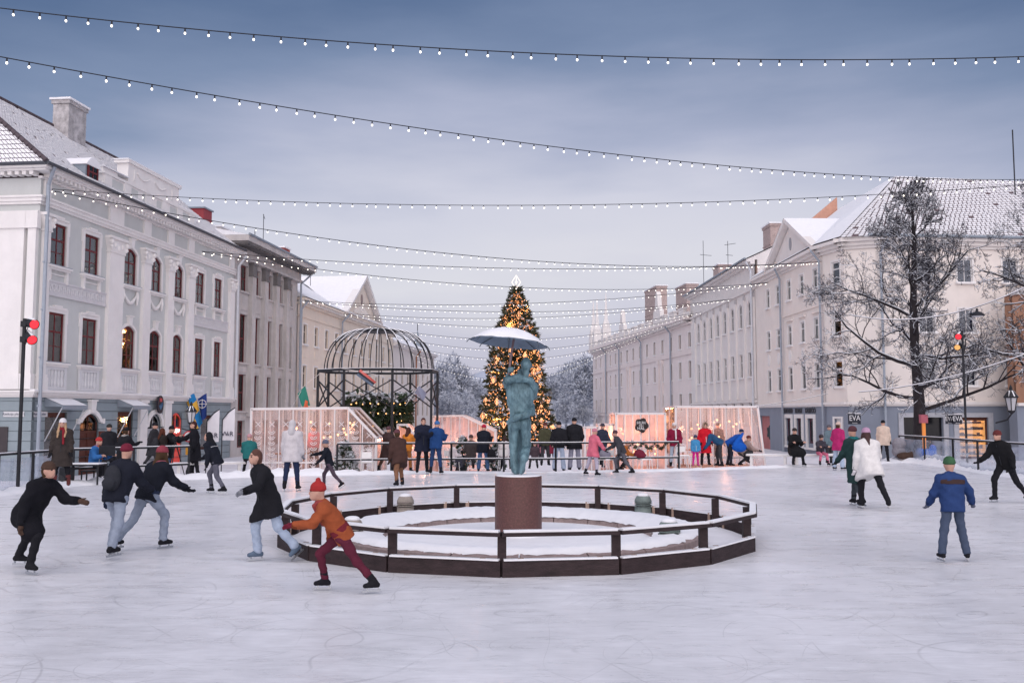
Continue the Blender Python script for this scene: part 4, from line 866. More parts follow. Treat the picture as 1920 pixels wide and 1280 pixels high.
apex = (29.9, 70.2, 20.5); e0, e1, e2, e3 = (21.3, 81.6, 14.02), (21.5, 64.6, 14.02), (22.3, 61.6, 14.02), (24.4, 60.75, 14.02); e4, rg4, rg0 = (40, 62.2, 14.02), (40, 70.6, 20.2), (29.6, 81.6, 20.5)
mb = MB(); [mb.add([q3l(*p) for p in f], [tuple(range(len(f)))]) for f in ((e0, e1, apex), (e0, apex, rg0), (e1, e2, apex), (e2, e3, apex), (e3, e4, rg4, apex), (apex, rg4, (40, 80, 14), (29.6, 80, 14)), )]
rf3 = mb.build('roof', TILE, q3)
lift = lambda p, h: (p[0], p[1], p[2]+h)
MB().add([q3l(*lift(p, .08)) for p in (e0, e1, apex, rg0)], [(0,1,2), (0,2,3)]).add([q3l(*lift(p, .08)) for p in (e1, e2, apex)], [(0,1,2)]).build('snow', SNOW, rf3)
tile_field(rf3, [q3l(*lift(p, .01)) for p in (e3, e4, rg4, apex)], .33, .36, SNOW, seed=8, lift=.07, miss=.01); tile_field(rf3, [q3l(*lift(p, .01)) for p in (e2, e3, (29.91, 70.2, 20.5), apex)], .33, .36, SNOW, seed=9, lift=.07, miss=.01)
MB().add([q3l(29.4, 81.7, 14), q3l(22.0, 81.7, 14), q3l(22.0, 81.7, 15.4), q3l(29.4, 81.7, 21.6)], [(0,1,2,3)]).add([q3l(29.4, 82.1, 14), q3l(22.0, 82.1, 14), q3l(22.0, 82.1, 15.4), q3l(29.4, 82.1, 21.6)], [(0,1,2,3)]).add([q3l(22.0, 81.7, 15.4), q3l(29.4, 81.7, 21.6), q3l(29.4, 82.1, 21.6), q3l(22.0, 82.1, 15.4)], [(0,1,2,3)]).build('firewall', mat('salmon_plaster', (.55, .30, .22), .9, .15, 2, stain=.2), q3)
MB().tube([q3l(37.9, 68, 18.5), q3l(37.9, 68, 23.5)], .05, 5).build('antenna', IRON, q3)
# hanging shop signs, each its own thing
def hang_sign(px, py, Y, w, h, label):
    p = at(px, py, Y); o = thing('shop_sign', label, 'sign', p, R(4), 'black hanging shop signs'); MB().box(-w/2, w/2, -.05, .05, -h/2, h/2).build('board', mat('sign_black', (.02, .022, .035), .5, .1), o); MB().box(-w/2, w/2, -.055, .055, h/2, h/2+.05).build('snow', SNOW, o)
    MB().beam((0, 0, h/2+.08), (0, .9, h/2+.08), .03).build('bracket', IRON, o); lettering('EVA', h*.72, mat('sign_white', (.75, .75, .76), .6, 0), o, (0, -.055, .04), extrude=.006, sx=.85); lettering('Restoran', h*.13, MATS['sign_white'], o, (0, -.055, -h*.38), extrude=.006)
hang_sign(1602, 785, 60.2, .82, .70, 'black square sign reading EVA beside the white side door'); hang_sign(1795, 786, 60.4, .58, .62, 'black sign reading EVA next to the lit shop window, nearer the lit window'); hang_sign(1780, 786, 60.7, .5, .58, 'black sign reading EVA nearer the tree trunk, next to another')
# ---- terracotta house at the right edge
tz = 61.0; xa = at(1884, 600, tz).x; F5 = Fac('terracotta_house', 'orange-plastered house at the right edge behind the branches', xa, tz-1.0, R(2)); r5 = F5.root
wall_mb(MB(), 0, 12, 2.8, 9.9, [(.9, 2.0, 7.5, 9.2), (.9, 2.0, 3.9, 5.7), (4, 5.1, 7.5, 9.2)], 0, .2).build('wall', mat('orange_plaster', (.33, .18, .12), .9, .15, 1.3, stain=.2), r5); MB().box(0, 12, .21, .9, 2.8, 9.9).build('body', MATS['orange_plaster'], r5)
for x, z0 in ((1.45, 7.5), (1.45, 3.9), (4.55, 7.5)): window(r5, x, z0, 1.1, 1.7, WFR, back=DARKIN, rows=(0, 1))
prof_band(MB(), 0, 12, [(9.9,10.1,.2), (10.1,10.3,.4), (2.6,2.8,.2)], False).build('cornice', SHELL, r5); MB().box(0, 12, -.02, .9, GZ, 2.6).build('shop_wall', BLUEG, r5)
# ------------------------------------------------------------------ fountain with its timber barrier
FC = Vector((.1, 16.0)); FR = 4.0
def fp(deg, r=FR): a = R(deg); return Vector((FC.x - r*math.sin(a), FC.y - r*math.cos(a), 0))
VA = [3.4 + 22.5*k for k in range(16)]
br = thing('fountain_barrier', 'sixteen-sided dark timber barrier with snowy rail round the fountain', 'barrier', (FC.x, FC.y, 0))
def loc(p): return Vector((p.x-FC.x, p.y-FC.y, p.z))
PALEWOOD = mat('pale_batten', (.42, .30, .24), .8, .3, 8)
BOARD = mat('tarred_board', (.035, .022, .024), .7, .5, 5, .35, 25, .3, stain=.2, stretch=(1, 1, 3))
for k in range(16):
    a, b_ = loc(fp(VA[k])), loc(fp(VA[(k+1) % 16])); up = Vector((0, 0, 1)); d = (b_-a).normalized()
    MB().beam(a+up*.105+d*.012, b_+up*.105-d*.012, .06, .21).build('kerb_board', BOARD, br)
    inn = loc(fp(VA[k]+11.25, FR-.05)); 
    MB().beam(a+up*.545+d*.002, b_+up*.545-d*.002, .13, .05).build('rail', BOARD, br)
    MB().beam(a+up*.585+d*.03, b_+up*.585-d*.03, .10, .028).build('snow', SNOW, br); MB().beam(a+up*.222+d*.03, b_+up*.222-d*.03, .09, .022).build('snow', SNOW, br)
    pi = loc(fp(VA[k], FR-.10)); MB().beam(pi+up*.0, pi+up*.518, .115, .115).build('post', BOARD, br)
    for da in (3.6, -3.6): q = loc(fp(VA[k]+da, FR-.06)); MB().beam(q, q+up*.235, .075, .05).build('batten', PALEWOOD, br)
fo = thing('fountain', 'round granite fountain basin rimmed with snow in the middle of the rink', 'fountain', (FC.x, FC.y-.4, 0))
GRAN = mat('pink_granite', (.30, .23, .22), .7, .25, 14, .2, 60); n = 20
for k in range(n):          # rim stones
    a0, a1 = 2*math.pi*(k+.012)/n, 2*math.pi*(k+.988)/n; pr = [(3.05,.03), (3.05,.17), (2.95,.21), (2.45,.16), (2.25,.11), (2.22,-.04)]; mb = MB(); vs = []; fs = []
    for j in range(5):
        a = a0 + (a1-a0)*j/4
        for r_, z in pr: vs.append((r_*math.cos(a), r_*math.sin(a), z))
    m_ = len(pr)
    for j in range(4):
        for i in range(m_-1): fs.append((j*m_+i, (j+1)*m_+i, (j+1)*m_+i+1, j*m_+i+1))
    fs += [tuple(range(m_)), tuple(4*m_+i for i in range(m_-1, -1, -1))]; mb.add(vs, fs).build('rim_stone', GRAN, fo)
V = []; F_ = []; nn = 160
for j, (r_, z) in enumerate([(3.0,.19), (2.93,.255), (2.75,.27), (2.5,.235), (2.3,.16), (2.24,.12)]):
    for k in range(nn):
        a = 2*math.pi*k/nn; w = .012*math.sin(a*37+j)+.01*math.sin(a*61+2*j) + random.uniform(-.01, .01); V.append(((r_+w)*math.cos(a), (r_+w)*math.sin(a), z+random.uniform(-.012, .012)))
for j in range(5):
    for k in range(nn): F_.append((j*nn+k, j*nn+(k+1) % nn, (j+1)*nn+(k+1) % nn, (j+1)*nn+k))
MB().add(V, F_).build('rim_snow', SNOW, fo, smooth=True)
MB().add([(2.24*math.cos(2*math.pi*k/48), 2.24*math.sin(2*math.pi*k/48), .035) for k in range(48)], [tuple(range(48))]).build('basin_snow', SNOW, fo)
MB().add([(3.85*math.cos(2*math.pi*k/48), .4+3.85*math.sin(2*math.pi*k/48), .02) for k in range(48)], [tuple(range(48))]).build('surround_snow', mat('fountain_snow', (.78, .77, .8), .9, .08, 2, .5, 8), fo)
pl = thing('pedestal', 'red granite drum pedestal in the fountain under the bronze couple', 'pedestal', (.11, 16.0, 0))
MB().lathe([(.405, .0), (.41, .05), (.405, .07), (.405, 1.0), (.40, 1.03)], 40).build('drum', mat('red_granite', (.105, .042, .037), .5, .45, 30, .1, 80, .5), pl, smooth=False); MB().lathe([(.39, 1.031), (.37, 1.05), (.2, 1.055), (.01, 1.055)], 30).build('snow', SNOW, pl); MB().lathe([(.5, .03), (.47, .07), (.41, .08)], 30, cap=False).build('snow', SNOW, pl)
# bollard lamps standing on stone slabs
def blamp(px, py, lid, label, rz):
    p = ground(px, py, .06); o = thing('bollard_lamp', label, 'lamp', p, rz, 'louvred lamps round the fountain'); m_ = mat('verdigris_metal', (.17, .21, .20), .6, .3, 9) if lid else mat('beige_metal', (.30, .26, .23), .7, .2, 9)
    MB().lathe([(.19, .0), (.2, .03), (.175, .05), (.17, .14)], 16).lathe([(.175, .25), (.172, .29), (.14, .36), (.08, .40), (.0, .415)], 16).build('housing', m_, o, smooth=True); mb = MB()
    for z in (.155, .195, .235): mb.lathe([(.172, z-.012), (.178, z), (.15, z+.012)], 16, cap=False)
    mb.build('louvre', m_, o); MB().lathe([(.13, .12), (.13, .28)], 12).build('lens', mat('lamp_dark', (.03, .03, .03), .4), o)
    V_, Q_ = organic([('e', (0, 0, .385), (.125, .125, .05))], .025, pad=.02); link('snow', mesh_vq('snow', V_, Q_, SNOW), o)
    sl = thing('stone_slab', 'snowy stone slab under the ' + label.split(' lamp')[0] + ' lamp', 'slab', (p.x, p.y, 0), rz); MB().box(-.55, .5, -.32, .45, .021, .055).build('slab', GRAN, sl); MB().box(-.52, .47, -.29, .42, .056, .075).build('snow', SNOW, sl)
blamp(760, 965, False, 'beige louvred lamp at the back left of the fountain', .3); blamp(1206, 964, True, 'green louvred lamp at the back right of the fountain', -.3); blamp(1255, 1024, True, 'green louvred lamp at the front right of the fountain', .1); blamp(660, 1019, False, 'beige louvred lamp at the front left of the fountain', .1)

# ------------------------------------------------------------------ bronze couple under the umbrella (seen from behind)
BRONZE = bpy.data.materials.new('weathered_bronze'); BRONZE.use_nodes = True; t_ = BRONZE.node_tree; b_ = t_.nodes['Principled BSDF']
tc_ = t_.nodes.new('ShaderNodeTexCoord'); mp_ = t_.nodes.new('ShaderNodeMapping'); mp_.inputs['Scale'].default_value = (1.6, 1.6, .6); t_.links.new(tc_.outputs['Object'], mp_.inputs[0])
n1 = t_.nodes.new('ShaderNodeTexNoise'); n1.inputs['Scale'].default_value = 5; n1.inputs['Detail'].default_value = 9; n1.inputs['Roughness'].default_value = .7; t_.links.new(mp_.outputs[0], n1.inputs['Vector'])
rp = t_.nodes.new('ShaderNodeValToRGB'); rp.color_ramp.elements[0].position = .36; rp.color_ramp.elements[0].color = (.04, .085, .105, 1); rp.color_ramp.elements[1].position = .62; rp.color_ramp.elements[1].color = (.17, .29, .335, 1)
t_.links.new(n1.outputs[0], rp.inputs[0]); t_.links.new(rp.outputs[0], b_.inputs['Base Color']); b_.inputs['Roughness'].default_value = .55; b_.inputs['Metallic'].default_value = .15
n2 = t_.nodes.new('ShaderNodeTexNoise'); n2.inputs['Scale'].default_value = 28; n2.inputs['Detail'].default_value = 5; t_.links.new(tc_.outputs['Object'], n2.inputs['Vector']); bp_ = t_.nodes.new('ShaderNodeBump'); bp_.inputs['Strength'].default_value = .5; bp_.inputs['Distance'].default_value = .012; t_.links.new(n2.outputs[0], bp_.inputs['Height']); t_.links.new(bp_.outputs[0], b_.inputs['Normal'])
st = thing('statue', 'blue-green bronze statue of an embracing couple on the granite drum', 'statue', (.12, 16.0, 1.055)); st.scale = (.93, .95, 1)
# x right, y away from the viewer, z up from the pedestal
man = [('e', (-.05, .02, 1.36), (.19, .145, .30)), ('e', (.11, .02, 1.36), (.18, .145, .30)), ('c', (-.15, .01, 1.58), (.19, .01, 1.56), .10, .105), ('c', (-.07, .01, .93), (-.04, .01, 1.25), .115, .125), ('c', (.09, .01, .93), (.10, .01, 1.25), .115, .125), ('e', (-.07, -.03, .88), (.12, .13, .14)), ('e', (.10, -.03, .88), (.12, .13, .14)),
    ('c', (.11, .03, 1.64), (.14, .06, 1.80), .062, .062), ('e', (.135, .07, 1.90), (.098, .122, .133)), ('e', (.125, .10, 1.85), (.08, .10, .10)), ('e', (.235, .07, 1.885), (.014, .025, .035)),
    ('c', (-.105, 0, .86), (-.10, .03, .46), .105, .082), ('c', (-.10, .03, .46), (-.07, .0, .10), .082, .086), ('c', (.125, 0, .86), (.14, .04, .48), .105, .086), ('c', (.14, .04, .48), (.095, -.22, .29), .084, .082),
    ('c', (-.055, -.06, .045), (-.02, .17, .035), .05, .042), ('c', (.075, -.23, .24), (.045, -.20, .04), .058, .040)]
Vs, Qs = organic(man, .015, .022, .006, 26); link('walking_figure', mesh_vq('walking_figure', Vs, Qs, BRONZE), st)
wom = [('c', (-.02, .36, 0.05), (-.04, .34, .5), .06, .08), ('c', (.06, .40, .05), (.05, .35, .5), .06, .08), ('c', (0, .34, .5), (0, .32, .95), .12, .16), ('c', (0, .30, .95), (.02, .28, 1.4), .14, .15), ('c', (-.12, .28, 1.42), (.15, .28, 1.42), .07, .07), ('e', (.06, .24, 1.72), (.095, .11, .13)), ('e', (.0, .40, .03), (.09, .12, .04)), ('c', (.04, .27, 1.45), (.05, .25, 1.62), .06, .06),
    ('c', (-.14, .25, 1.44), (-.22, .05, 1.56), .06, .065)]
Vs, Qs = organic(wom, .022, .05, .006, 30); link('second_figure', mesh_vq('second_figure', Vs, Qs, BRONZE), st)
hug = [('c', (-.23, .05, 1.58), (-.22, -.13, 1.62), .075, .072), ('c', (-.22, -.13, 1.62), (-.02, -.19, 1.655), .07, .068), ('c', (-.02, -.19, 1.655), (.22, -.13, 1.61), .068, .055), ('c', (.22, -.13, 1.61), (.29, .0, 1.50), .06, .07), ('c', (.29, .0, 1.50), (.285, .12, 1.36), .08, .07)]
Vs, Qs = organic(hug, .016, .04, .007, 40); link('arm_round_neck', mesh_vq('arm', Vs, Qs, BRONZE), st)
hug = [('c', (.23, .16, 1.20), (.24, .0, 1.08), .065, .065), ('c', (.24, .0, 1.08), (.13, -.17, 1.035), .065, .062), ('c', (.13, -.17, 1.035), (-.08, -.19, .965), .06, .055), ('c', (-.08, -.19, .965), (-.19, -.08, .90), .055, .045)]
Vs, Qs = organic(hug, .016, .04, .006, 40); link('arm_round_waist', mesh_vq('arm', Vs, Qs, BRONZE), st)
hd = [('c', (-.24, .04, 1.52), (-.20, .02, 1.72), .05, .045), ('e', (-.16, -.02, 1.80), (.055, .05, .06))]
for k in range(4): hd += [('c', (-.19+.005*k, -.045, 1.765+.024*k), (-.115+.004*k, -.06, 1.77+.024*k), .016, .014)]
hd += [('c', (-.17, .02, 1.78), (-.12, -.03, 1.83), .018, .014)]
Vs, Qs = organic(hd, .012, .018); link('holding_hand', mesh_vq('hand', Vs, Qs, BRONZE), st)
um = thing('umbrella', 'bronze umbrella heaped with snow held above the statue', 'umbrella', (.11, 16.0, 1.055))
MB().tube([(-.165, -.03, 1.72), (-.12, 0, 2.1), (-.06, .02, 2.45)], .021, 8).build('handle', mat('umbrella_shaft', (.22, .15, .16), .5, .2), um)
tilt = Matrix.Rotation(R(6), 3, 'Y') @ Matrix.Rotation(R(-3), 3, 'X'); uc = Vector((-.17+.0, .02, 2.27))
def dome(rad, hgt, n_, m_, drop=0.0, scal=0.0, jit=0.0):
    vs = []; fs = []
    for j in range(m_+1):
        v = j/m_
        for k in range(n_):
            a = 2*math.pi*k/n_; rr_ = rad*v*(1-scal*v*v*(.5-.5*math.cos(8*a))); z = hgt*(1-v**2.0) - drop*v + random.uniform(-jit, jit)
            p = tilt @ Vector((rr_*math.cos(a), rr_*math.sin(a), z)); vs.append(p + uc)
    for j in range(m_):
        for k in range(n_): fs.append((j*n_+k, j*n_+(k+1) % n_, (j+1)*n_+(k+1) % n_, (j+1)*n_+k))
    return MB().add(vs, fs)
dome(.70, .22, 32, 6, 0, .055).build('canopy', mat('bronze_canopy', (.16, .21, .28), .6, .2, 5), um, smooth=True)
snw = dome(.675, .27, 40, 8, -.02, .05, .008); snw.build('snow', SNOW, um, smooth=True)
for k in range(8):
    a = 2*math.pi*k/8; p = tilt @ Vector((.70*math.cos(a), .70*math.sin(a), .0)) + uc; q = tilt @ Vector((.735*math.cos(a), .735*math.sin(a), -.05)) + uc; o_ = tilt @ Vector((.35*math.cos(a), .35*math.sin(a), .145)) + uc; c_ = tilt @ Vector((0, 0, .19)) + uc
    MB().tube([c_, o_, p, q], .008, 5).build('rib', mat('rib_dark', (.06, .08, .1), .5), um)

# ------------------------------------------------------------------ birdcage pavilion
pv = thing('birdcage_pavilion', 'black iron birdcage pavilion with ribbed dome and crossed braces', 'pavilion', (-5.75, 39.6, 0)); PR = 2.62
PA = [R(a) for a in (200, 236, 278, 317, 352, 26, 65, 105, 150)]; PA = [R(22+45*k-3) for k in range(8)]
gzb = gzp(-5.75, 39.6)
pp = [Vector((PR*math.cos(a), PR*.82*math.sin(a), 0)) for a in PA]
for i, p in enumerate(pp):
    q = pp[(i+1) % 8]; MB().beam(p+Vector((0,0,gzb-.1)), p+Vector((0,0,3.86)), .10, .10).build('post', IRON, pv); MB().beam(p+Vector((0,0,3.91)), q+Vector((0,0,3.91)), .09, .10).build('ring_beam', IRON, pv); MB().beam(p+Vector((0,0,3.97)), q+Vector((0,0,3.97)), .08, .02).build('snow', SNOW, pv)
    if i in (0, 2, 3, 5, 6, 1, 4, 7): MB().beam(p+Vector((0,0,2.35)), q+Vector((0,0,3.5)), .045).build('brace', IRON, pv); MB().beam(q+Vector((0,.03,2.35)), p+Vector((0,.03,3.5)), .045).build('brace', IRON, pv)
for k in range(28):
    a = 2*math.pi*(k+.3)/28; pts = []
    for j in range(11):
        v = j/10; th = v*math.pi/2*.93; rr_ = (2.35*math.cos(th)**.62); zz = 3.9+1.83*math.sin(th)**.95
        pts.append((rr_*math.cos(a), rr_*.82*math.sin(a), zz))
    MB().tube(pts, .022, 5).build('rib', IRON, pv)
    MB().tube([(x, y, z+.022) for x, y, z in pts[5:]], .017, 4).build('snow', SNOW, pv)
MB().lathe([(.72, 5.60), (.70, 5.70), (.35, 5.75), (.0, 5.76)], 24).build('crown_plate', IRON, pv)
# fir swag with lights under the dome
def needles(name, pts, dirs, size, mats, parent, n_blades=3, mi=None, thin=.22):
    pts = np.asarray(pts); N = len(pts); d = np.asarray(dirs); d = d/np.linalg.norm(d, axis=1)[:, None]; V = []; 
    for b__ in range(n_blades):
        rnd = RNG.normal(size=(N, 3)); dd = d + .75*rnd*.6; dd /= np.linalg.norm(dd, axis=1)[:, None]; sd_ = np.cross(dd, RNG.normal(size=(N, 3))); sd_ /= np.linalg.norm(sd_, axis=1)[:, None]; L = size*RNG.uniform(.6, 1.3, (N, 1))
        V.append(np.stack([pts - sd_*L*thin*.5, pts + dd*L*.5 - sd_*L*thin, pts + dd*L, pts + dd*L*.5 + sd_*L*thin], 1))
    V = np.concatenate(V).reshape(-1, 3); Q = np.arange(len(V)).reshape(-1, 4); me = mesh_vq(name, V, Q, mats, False)
    if mi is not None: me.polygons.foreach_set('material_index', np.tile(np.asarray(mi, np.int32), n_blades))
    return link(name, me, parent)
FIR = mat('fir_green', (.035, .055, .03), .8, .4, 3); FROST = mat('frosted_needle', (.62, .64, .68), .9, .1, 3)
def bulbs(name, pts, r, m, parent, n_=6):
    mb = MB(); [mb.sphere(p, r, n_, 4) for p in pts]; return tag(mb.build(name, m, parent, smooth=True), kind='stuff')
sw_ = thing('fir_chandelier', 'hanging fir-branch chandelier with light chains inside the birdcage', 'chandelier', (-5.75, 39.6, 0)); P = []; D_ = []; mi = []
for k in range(2600):
    z = random.random(); zz = 2.95 - 2.0*z; rr_ = (1.35 if z < .5 else 1.35-(z-.5)*2.2*.75)*math.sqrt(random.uniform(.55, 1)); a = random.uniform(0, 2*math.pi); P.append((rr_*math.cos(a), rr_*.85*math.sin(a), zz+random.uniform(-.1, .1))); D_.append((math.cos(a), math.sin(a), random.uniform(-1.4, .1))); mi.append(1 if zz > 2.75 and random.random() < .75 or random.random() < .05 else 0)
needles('fir_branches', P, D_, .30, [FIR, FROST], sw_, 3, mi)
L_ = []
for zz, rr_ in ((2.55, 1.38), (2.15, 1.38), (1.8, 1.2), (1.2, .8)):
    for k in range(26): a = 2*math.pi*k/26; L_.append((rr_*math.cos(a), rr_*.85*math.sin(a)-.05, zz-.06*abs(math.sin(k*1.3))))
bulbs('chain_bulbs', L_, .032, glow('amber_bulb', (1, .5, .2), 1.9), sw_); MB().tube([(0, 0, 2.8), (0, 0, 5.6)], .02, 5).build('hanger', IRON, sw_)

# ------------------------------------------------------------------ greenhouses and market kiosks
GH = glass('fogged_glass', (.97, .95, .95), .40, .0, (.92, .72, .66)); GHC = glass('clear_glass', (.97, .96, .96), .22, .0, (.92, .76, .71))
FRAME = mat('kiosk_frame', (.72, .68, .68), .6, .05, 3)
def kiosk(name, label, x0, y0, outline, depth, nm, lights, glassm, energy=26, rail=True, ornament=False, group='glazed kiosks behind the rink', rz=0.0, back=True):
    """glazed shed: outline (x,z) extruded from the front at y=0 back to y=depth"""
    o = thing(name, label, 'kiosk', (x0, y0, gzp(x0+1, y0+1)+.02), rz, group); n_ = len(outline); w = .085
    for yy, nmf in ((0, 'front_frame'), (depth, 'back_frame')):
        for (xa, za), (xb, zb) in zip(outline, outline[1:] + outline[:1]): MB().beam((xa, yy, za), (xb, yy, zb), w, w).build(nmf, FRAME, o)
        xs_ = [p[0] for p in outline]; xm, xM = min(xs_), max(xs_)
        def top(x):
            for (xa, za), (xb, zb) in zip(outline, outline[1:]):
                if min(xa, xb)-1e-6 <= x <= max(xa, xb)+1e-6 and abs(xb-xa) > .05 and max(za, zb) > .5: return za + (zb-za)*(x-xa)/(xb-xa)
            return max(p[1] for p in outline)
        prev = xm
        for k in range(1, nm+1):
            x = xm + (xM-xm)*k/nm; z0_, z1_ = top(prev+.01), top(x-.01)
            if k < nm: MB().box(x-.018, x+.018, yy-.025, yy+.025, .04, top(x)-.03).build('mullion', FRAME, o)
            MB().add([(prev+.03, yy, .05), (x-.03, yy, .05), (x-.03, yy, z1_-.04), (prev+.03, yy, z0_-.04)], [(0,1,2,3)]).build('pane', glassm, o); prev = x
        if rail: MB().box(xm+.04, xM-.04, yy-.028, yy+.028, .42, .48).build('cross_rail', FRAME, o)
    for i in range(n_):
        (xa, za), (xb, zb) = outline[i], outline[(i+1) % n_]
        if za < .1 and zb < .1: MB().quad((xa,0,.01), (xb,0,.01), (xb,depth,.01), (xa,depth,.01)).build('floor', mat('plank_floor', (.3, .2, .14), .8, .2, 4), o); continue
        MB().beam((xa, 0, za), (xa, depth, za), w, w).build('purlin', FRAME, o)
        MB().quad((xa,.05,za), (xa,depth-.05,za), (xb,depth-.05,zb), (xb,.05,zb)).build('roof_pane', glassm, o)
        for k in (1,): MB().beam((xa, depth*k/2, za), (xb, depth*k/2, zb), .05, .05).build('rafter', FRAME, o)
    bulbs('hanging_bulbs', [Vector(p) for p in lights], .045, WARM, o, 7); mb = MB(); [mb.tube([(p[0], p[1], p[2]+.04), (p[0], p[1], top(p[0])-.05)], .008, 3) for p in lights]; mb.build('bulb_flex', IRON, o)
    xm, xM = min(p[0] for p in outline), max(p[0] for p in outline)
    for k in range(2):
        ld = bpy.data.lights.new('kiosk_lamp', 'POINT'); ld.energy = energy*.62; ld.color = (1, .43, .27); ld.shadow_soft_size = .15; lo = bpy.data.objects.new('lamp_light', ld); COL.objects.link(lo); lo.parent = o; lo.location = (xm+(xM-xm)*(.3+.35*k), depth*.5, 1.55)
    MB().box(xm+.5, xm+1.7, depth*.5, depth*.5+.7, .68, .73).box(xm+.6, xm+.66, depth*.5+.1, depth*.5+.16, .02, .68).box(xm+1.5, xm+1.56, depth*.5+.4, depth*.5+.46, .02, .68).build('table', mat('warm_wood', (.33, .17, .09), .7, .2), o)
    if ornament:
        for k in range(nm):
            x = xm + (xM-xm)*(k+.5)/nm; mb = MB(); zt = min(1.75, top(x)-.35)
            z = .58
            while z < zt:
                mb.tube([(x+.12*math.cos(u), -.04, z+.10*math.sin(u)) for u in [math.pi+i*math.pi/6 for i in range(7)]], .014, 4); mb.tube([(x+.07*math.cos(u), -.04, z+.02+.06*math.sin(u)) for u in [math.pi+i*math.pi/5 for i in range(6)]], .012, 4); z += .2
            mb.tube([(x-.09, -.04, z-.04), (x+.09, -.04, z+.14)], .014, 4); mb.tube([(x+.09, -.04, z-.04), (x-.09, -.04, z+.14)], .014, 4); mb.build('lace_ornament', FRAME, o); MB().tube([(x-.1, -.04, .14), (x+.1, -.04, .36)], .014, 4).tube([(x+.1, -.04, .14), (x-.1, -.04, .36)], .014, 4).build('cross_ornament', FRAME, o)
    return o
rl = random.Random(4)
def lamps(n_, x0, x1, y0, y1, z0, z1): return [(rl.uniform(x0, x1), rl.uniform(y0, y1), rl.uniform(z0, z1)) for _ in range(n_)]
kiosk('greenhouse_kiosk', 'white-framed glass kiosk with lacy ornaments and sloping right end', -9.48, 33.5, [(0, 0), (0, 2.38), (3.5, 2.42), (4.55, 1.33), (4.55, 0)], 2.6, 9, lamps(15, .6, 3.6, .5, 2.2, 1.2, 1.95), GHC, 30, ornament=True)
kiosk('greenhouse_kiosk', 'pink-lit glass kiosk with sloping roof between pavilion and Christmas tree', -3.5, 41.0, [(0, 0), (0, 2.75), (1.3, 2.78), (2.75, 2.1), (2.75, 0)], 3.0, 7, lamps(10, .3, 2.4, .5, 2.5, 1.3, 2.0), GH, 46)
kiosk('small_kiosk', 'small fogged glass kiosk with steep pink front under the birdcage', -4.75, 38.3, [(0, 0), (0, 2.1), (.35, 2.1), (1.75, .55), (1.75, 0)], 1.6, 3, lamps(4, .2, .6, .4, 1.2, 1.1, 1.6), GH, 30, rail=False)
k1 = kiosk('sign_kiosk', 'glowing kiosk with a black round sign and fir garland on the right', 4.3, 38.0, [(0, 0), (0, 2.30), (2.02, 2.30), (2.02, 0)], 2.4, 6, lamps(8, .3, 1.8, .5, 2.0, .6, 1.7), GH, 40, rail=False)
kiosk('glass_hall_kiosk', 'large glass kiosk with clusters of hanging bulbs on the far right', 6.75, 38.2, [(0, 0), (.05, 2.55), (3.45, 2.55), (3.72, 0)], 3.0, 7, lamps(24, 1.0, 3.0, .6, 2.2, 1.1, 2.0), GHC, 50)
kiosk('low_kiosk', 'low fogged kiosk beside the couple in black coats', 3.05, 38.6, [(0, 0), (0, 1.85), (.55, 1.85), (.55, 0)], 1.2, 2, [(.3, .6, 1.2)], GH, 4, rail=False); kiosk('low_kiosk', 'low glowing kiosk just left of the round black sign', 3.65, 38.5, [(0, 0), (0, 1.92), (.6, 1.92), (.6, 0)], 1.2, 2, [(.3, .6, 1.3), (.4, .4, .9)], GH, 26, rail=False)
# sign on the kiosk
sg = thing('round_sign', 'black blot-shaped sign with white letters hung on the kiosk', 'sign', (5.33, 37.9, 1.62)); MB().prism([(.27*math.cos(u)*(1+.10*math.cos(5*u+.6)), .29*math.sin(u)*(1+.10*math.cos(5*u+.6))) for u in [i*math.pi/20 for i in range(40)]], 'y', -.02, .02).build('board', mat('sign_dark', (.02, .016, .018), .6), sg); SWH = mat('sign_white', (.75, .75, .76), .6, 0)
lettering('HUH', .17, SWH, sg, (-.02, -.026, .10), extrude=.004); lettering('OU', .12, SWH, sg, (-.02, -.026, -.02), extrude=.004); lettering('HAL', .17, SWH, sg, (-.02, -.026, -.13), extrude=.004)
gl_ = thing('fir_garland', 'fir garland hung in loops below the round sign', 'garland', (4.35, 37.92, 0)); P = []; D_ = []
for j in range(4):
    for k in range(60): u = k/60; P.append((.1+j*.48+.46*u, random.uniform(-.03, .03), .95-.28*math.sin(math.pi*u)+random.uniform(-.03, .03))); D_.append((random.uniform(-1, 1), random.uniform(-1, 1), random.uniform(-1, .5)))
needles('fir_sprigs', P, D_, .10, FIR, gl_, 3)

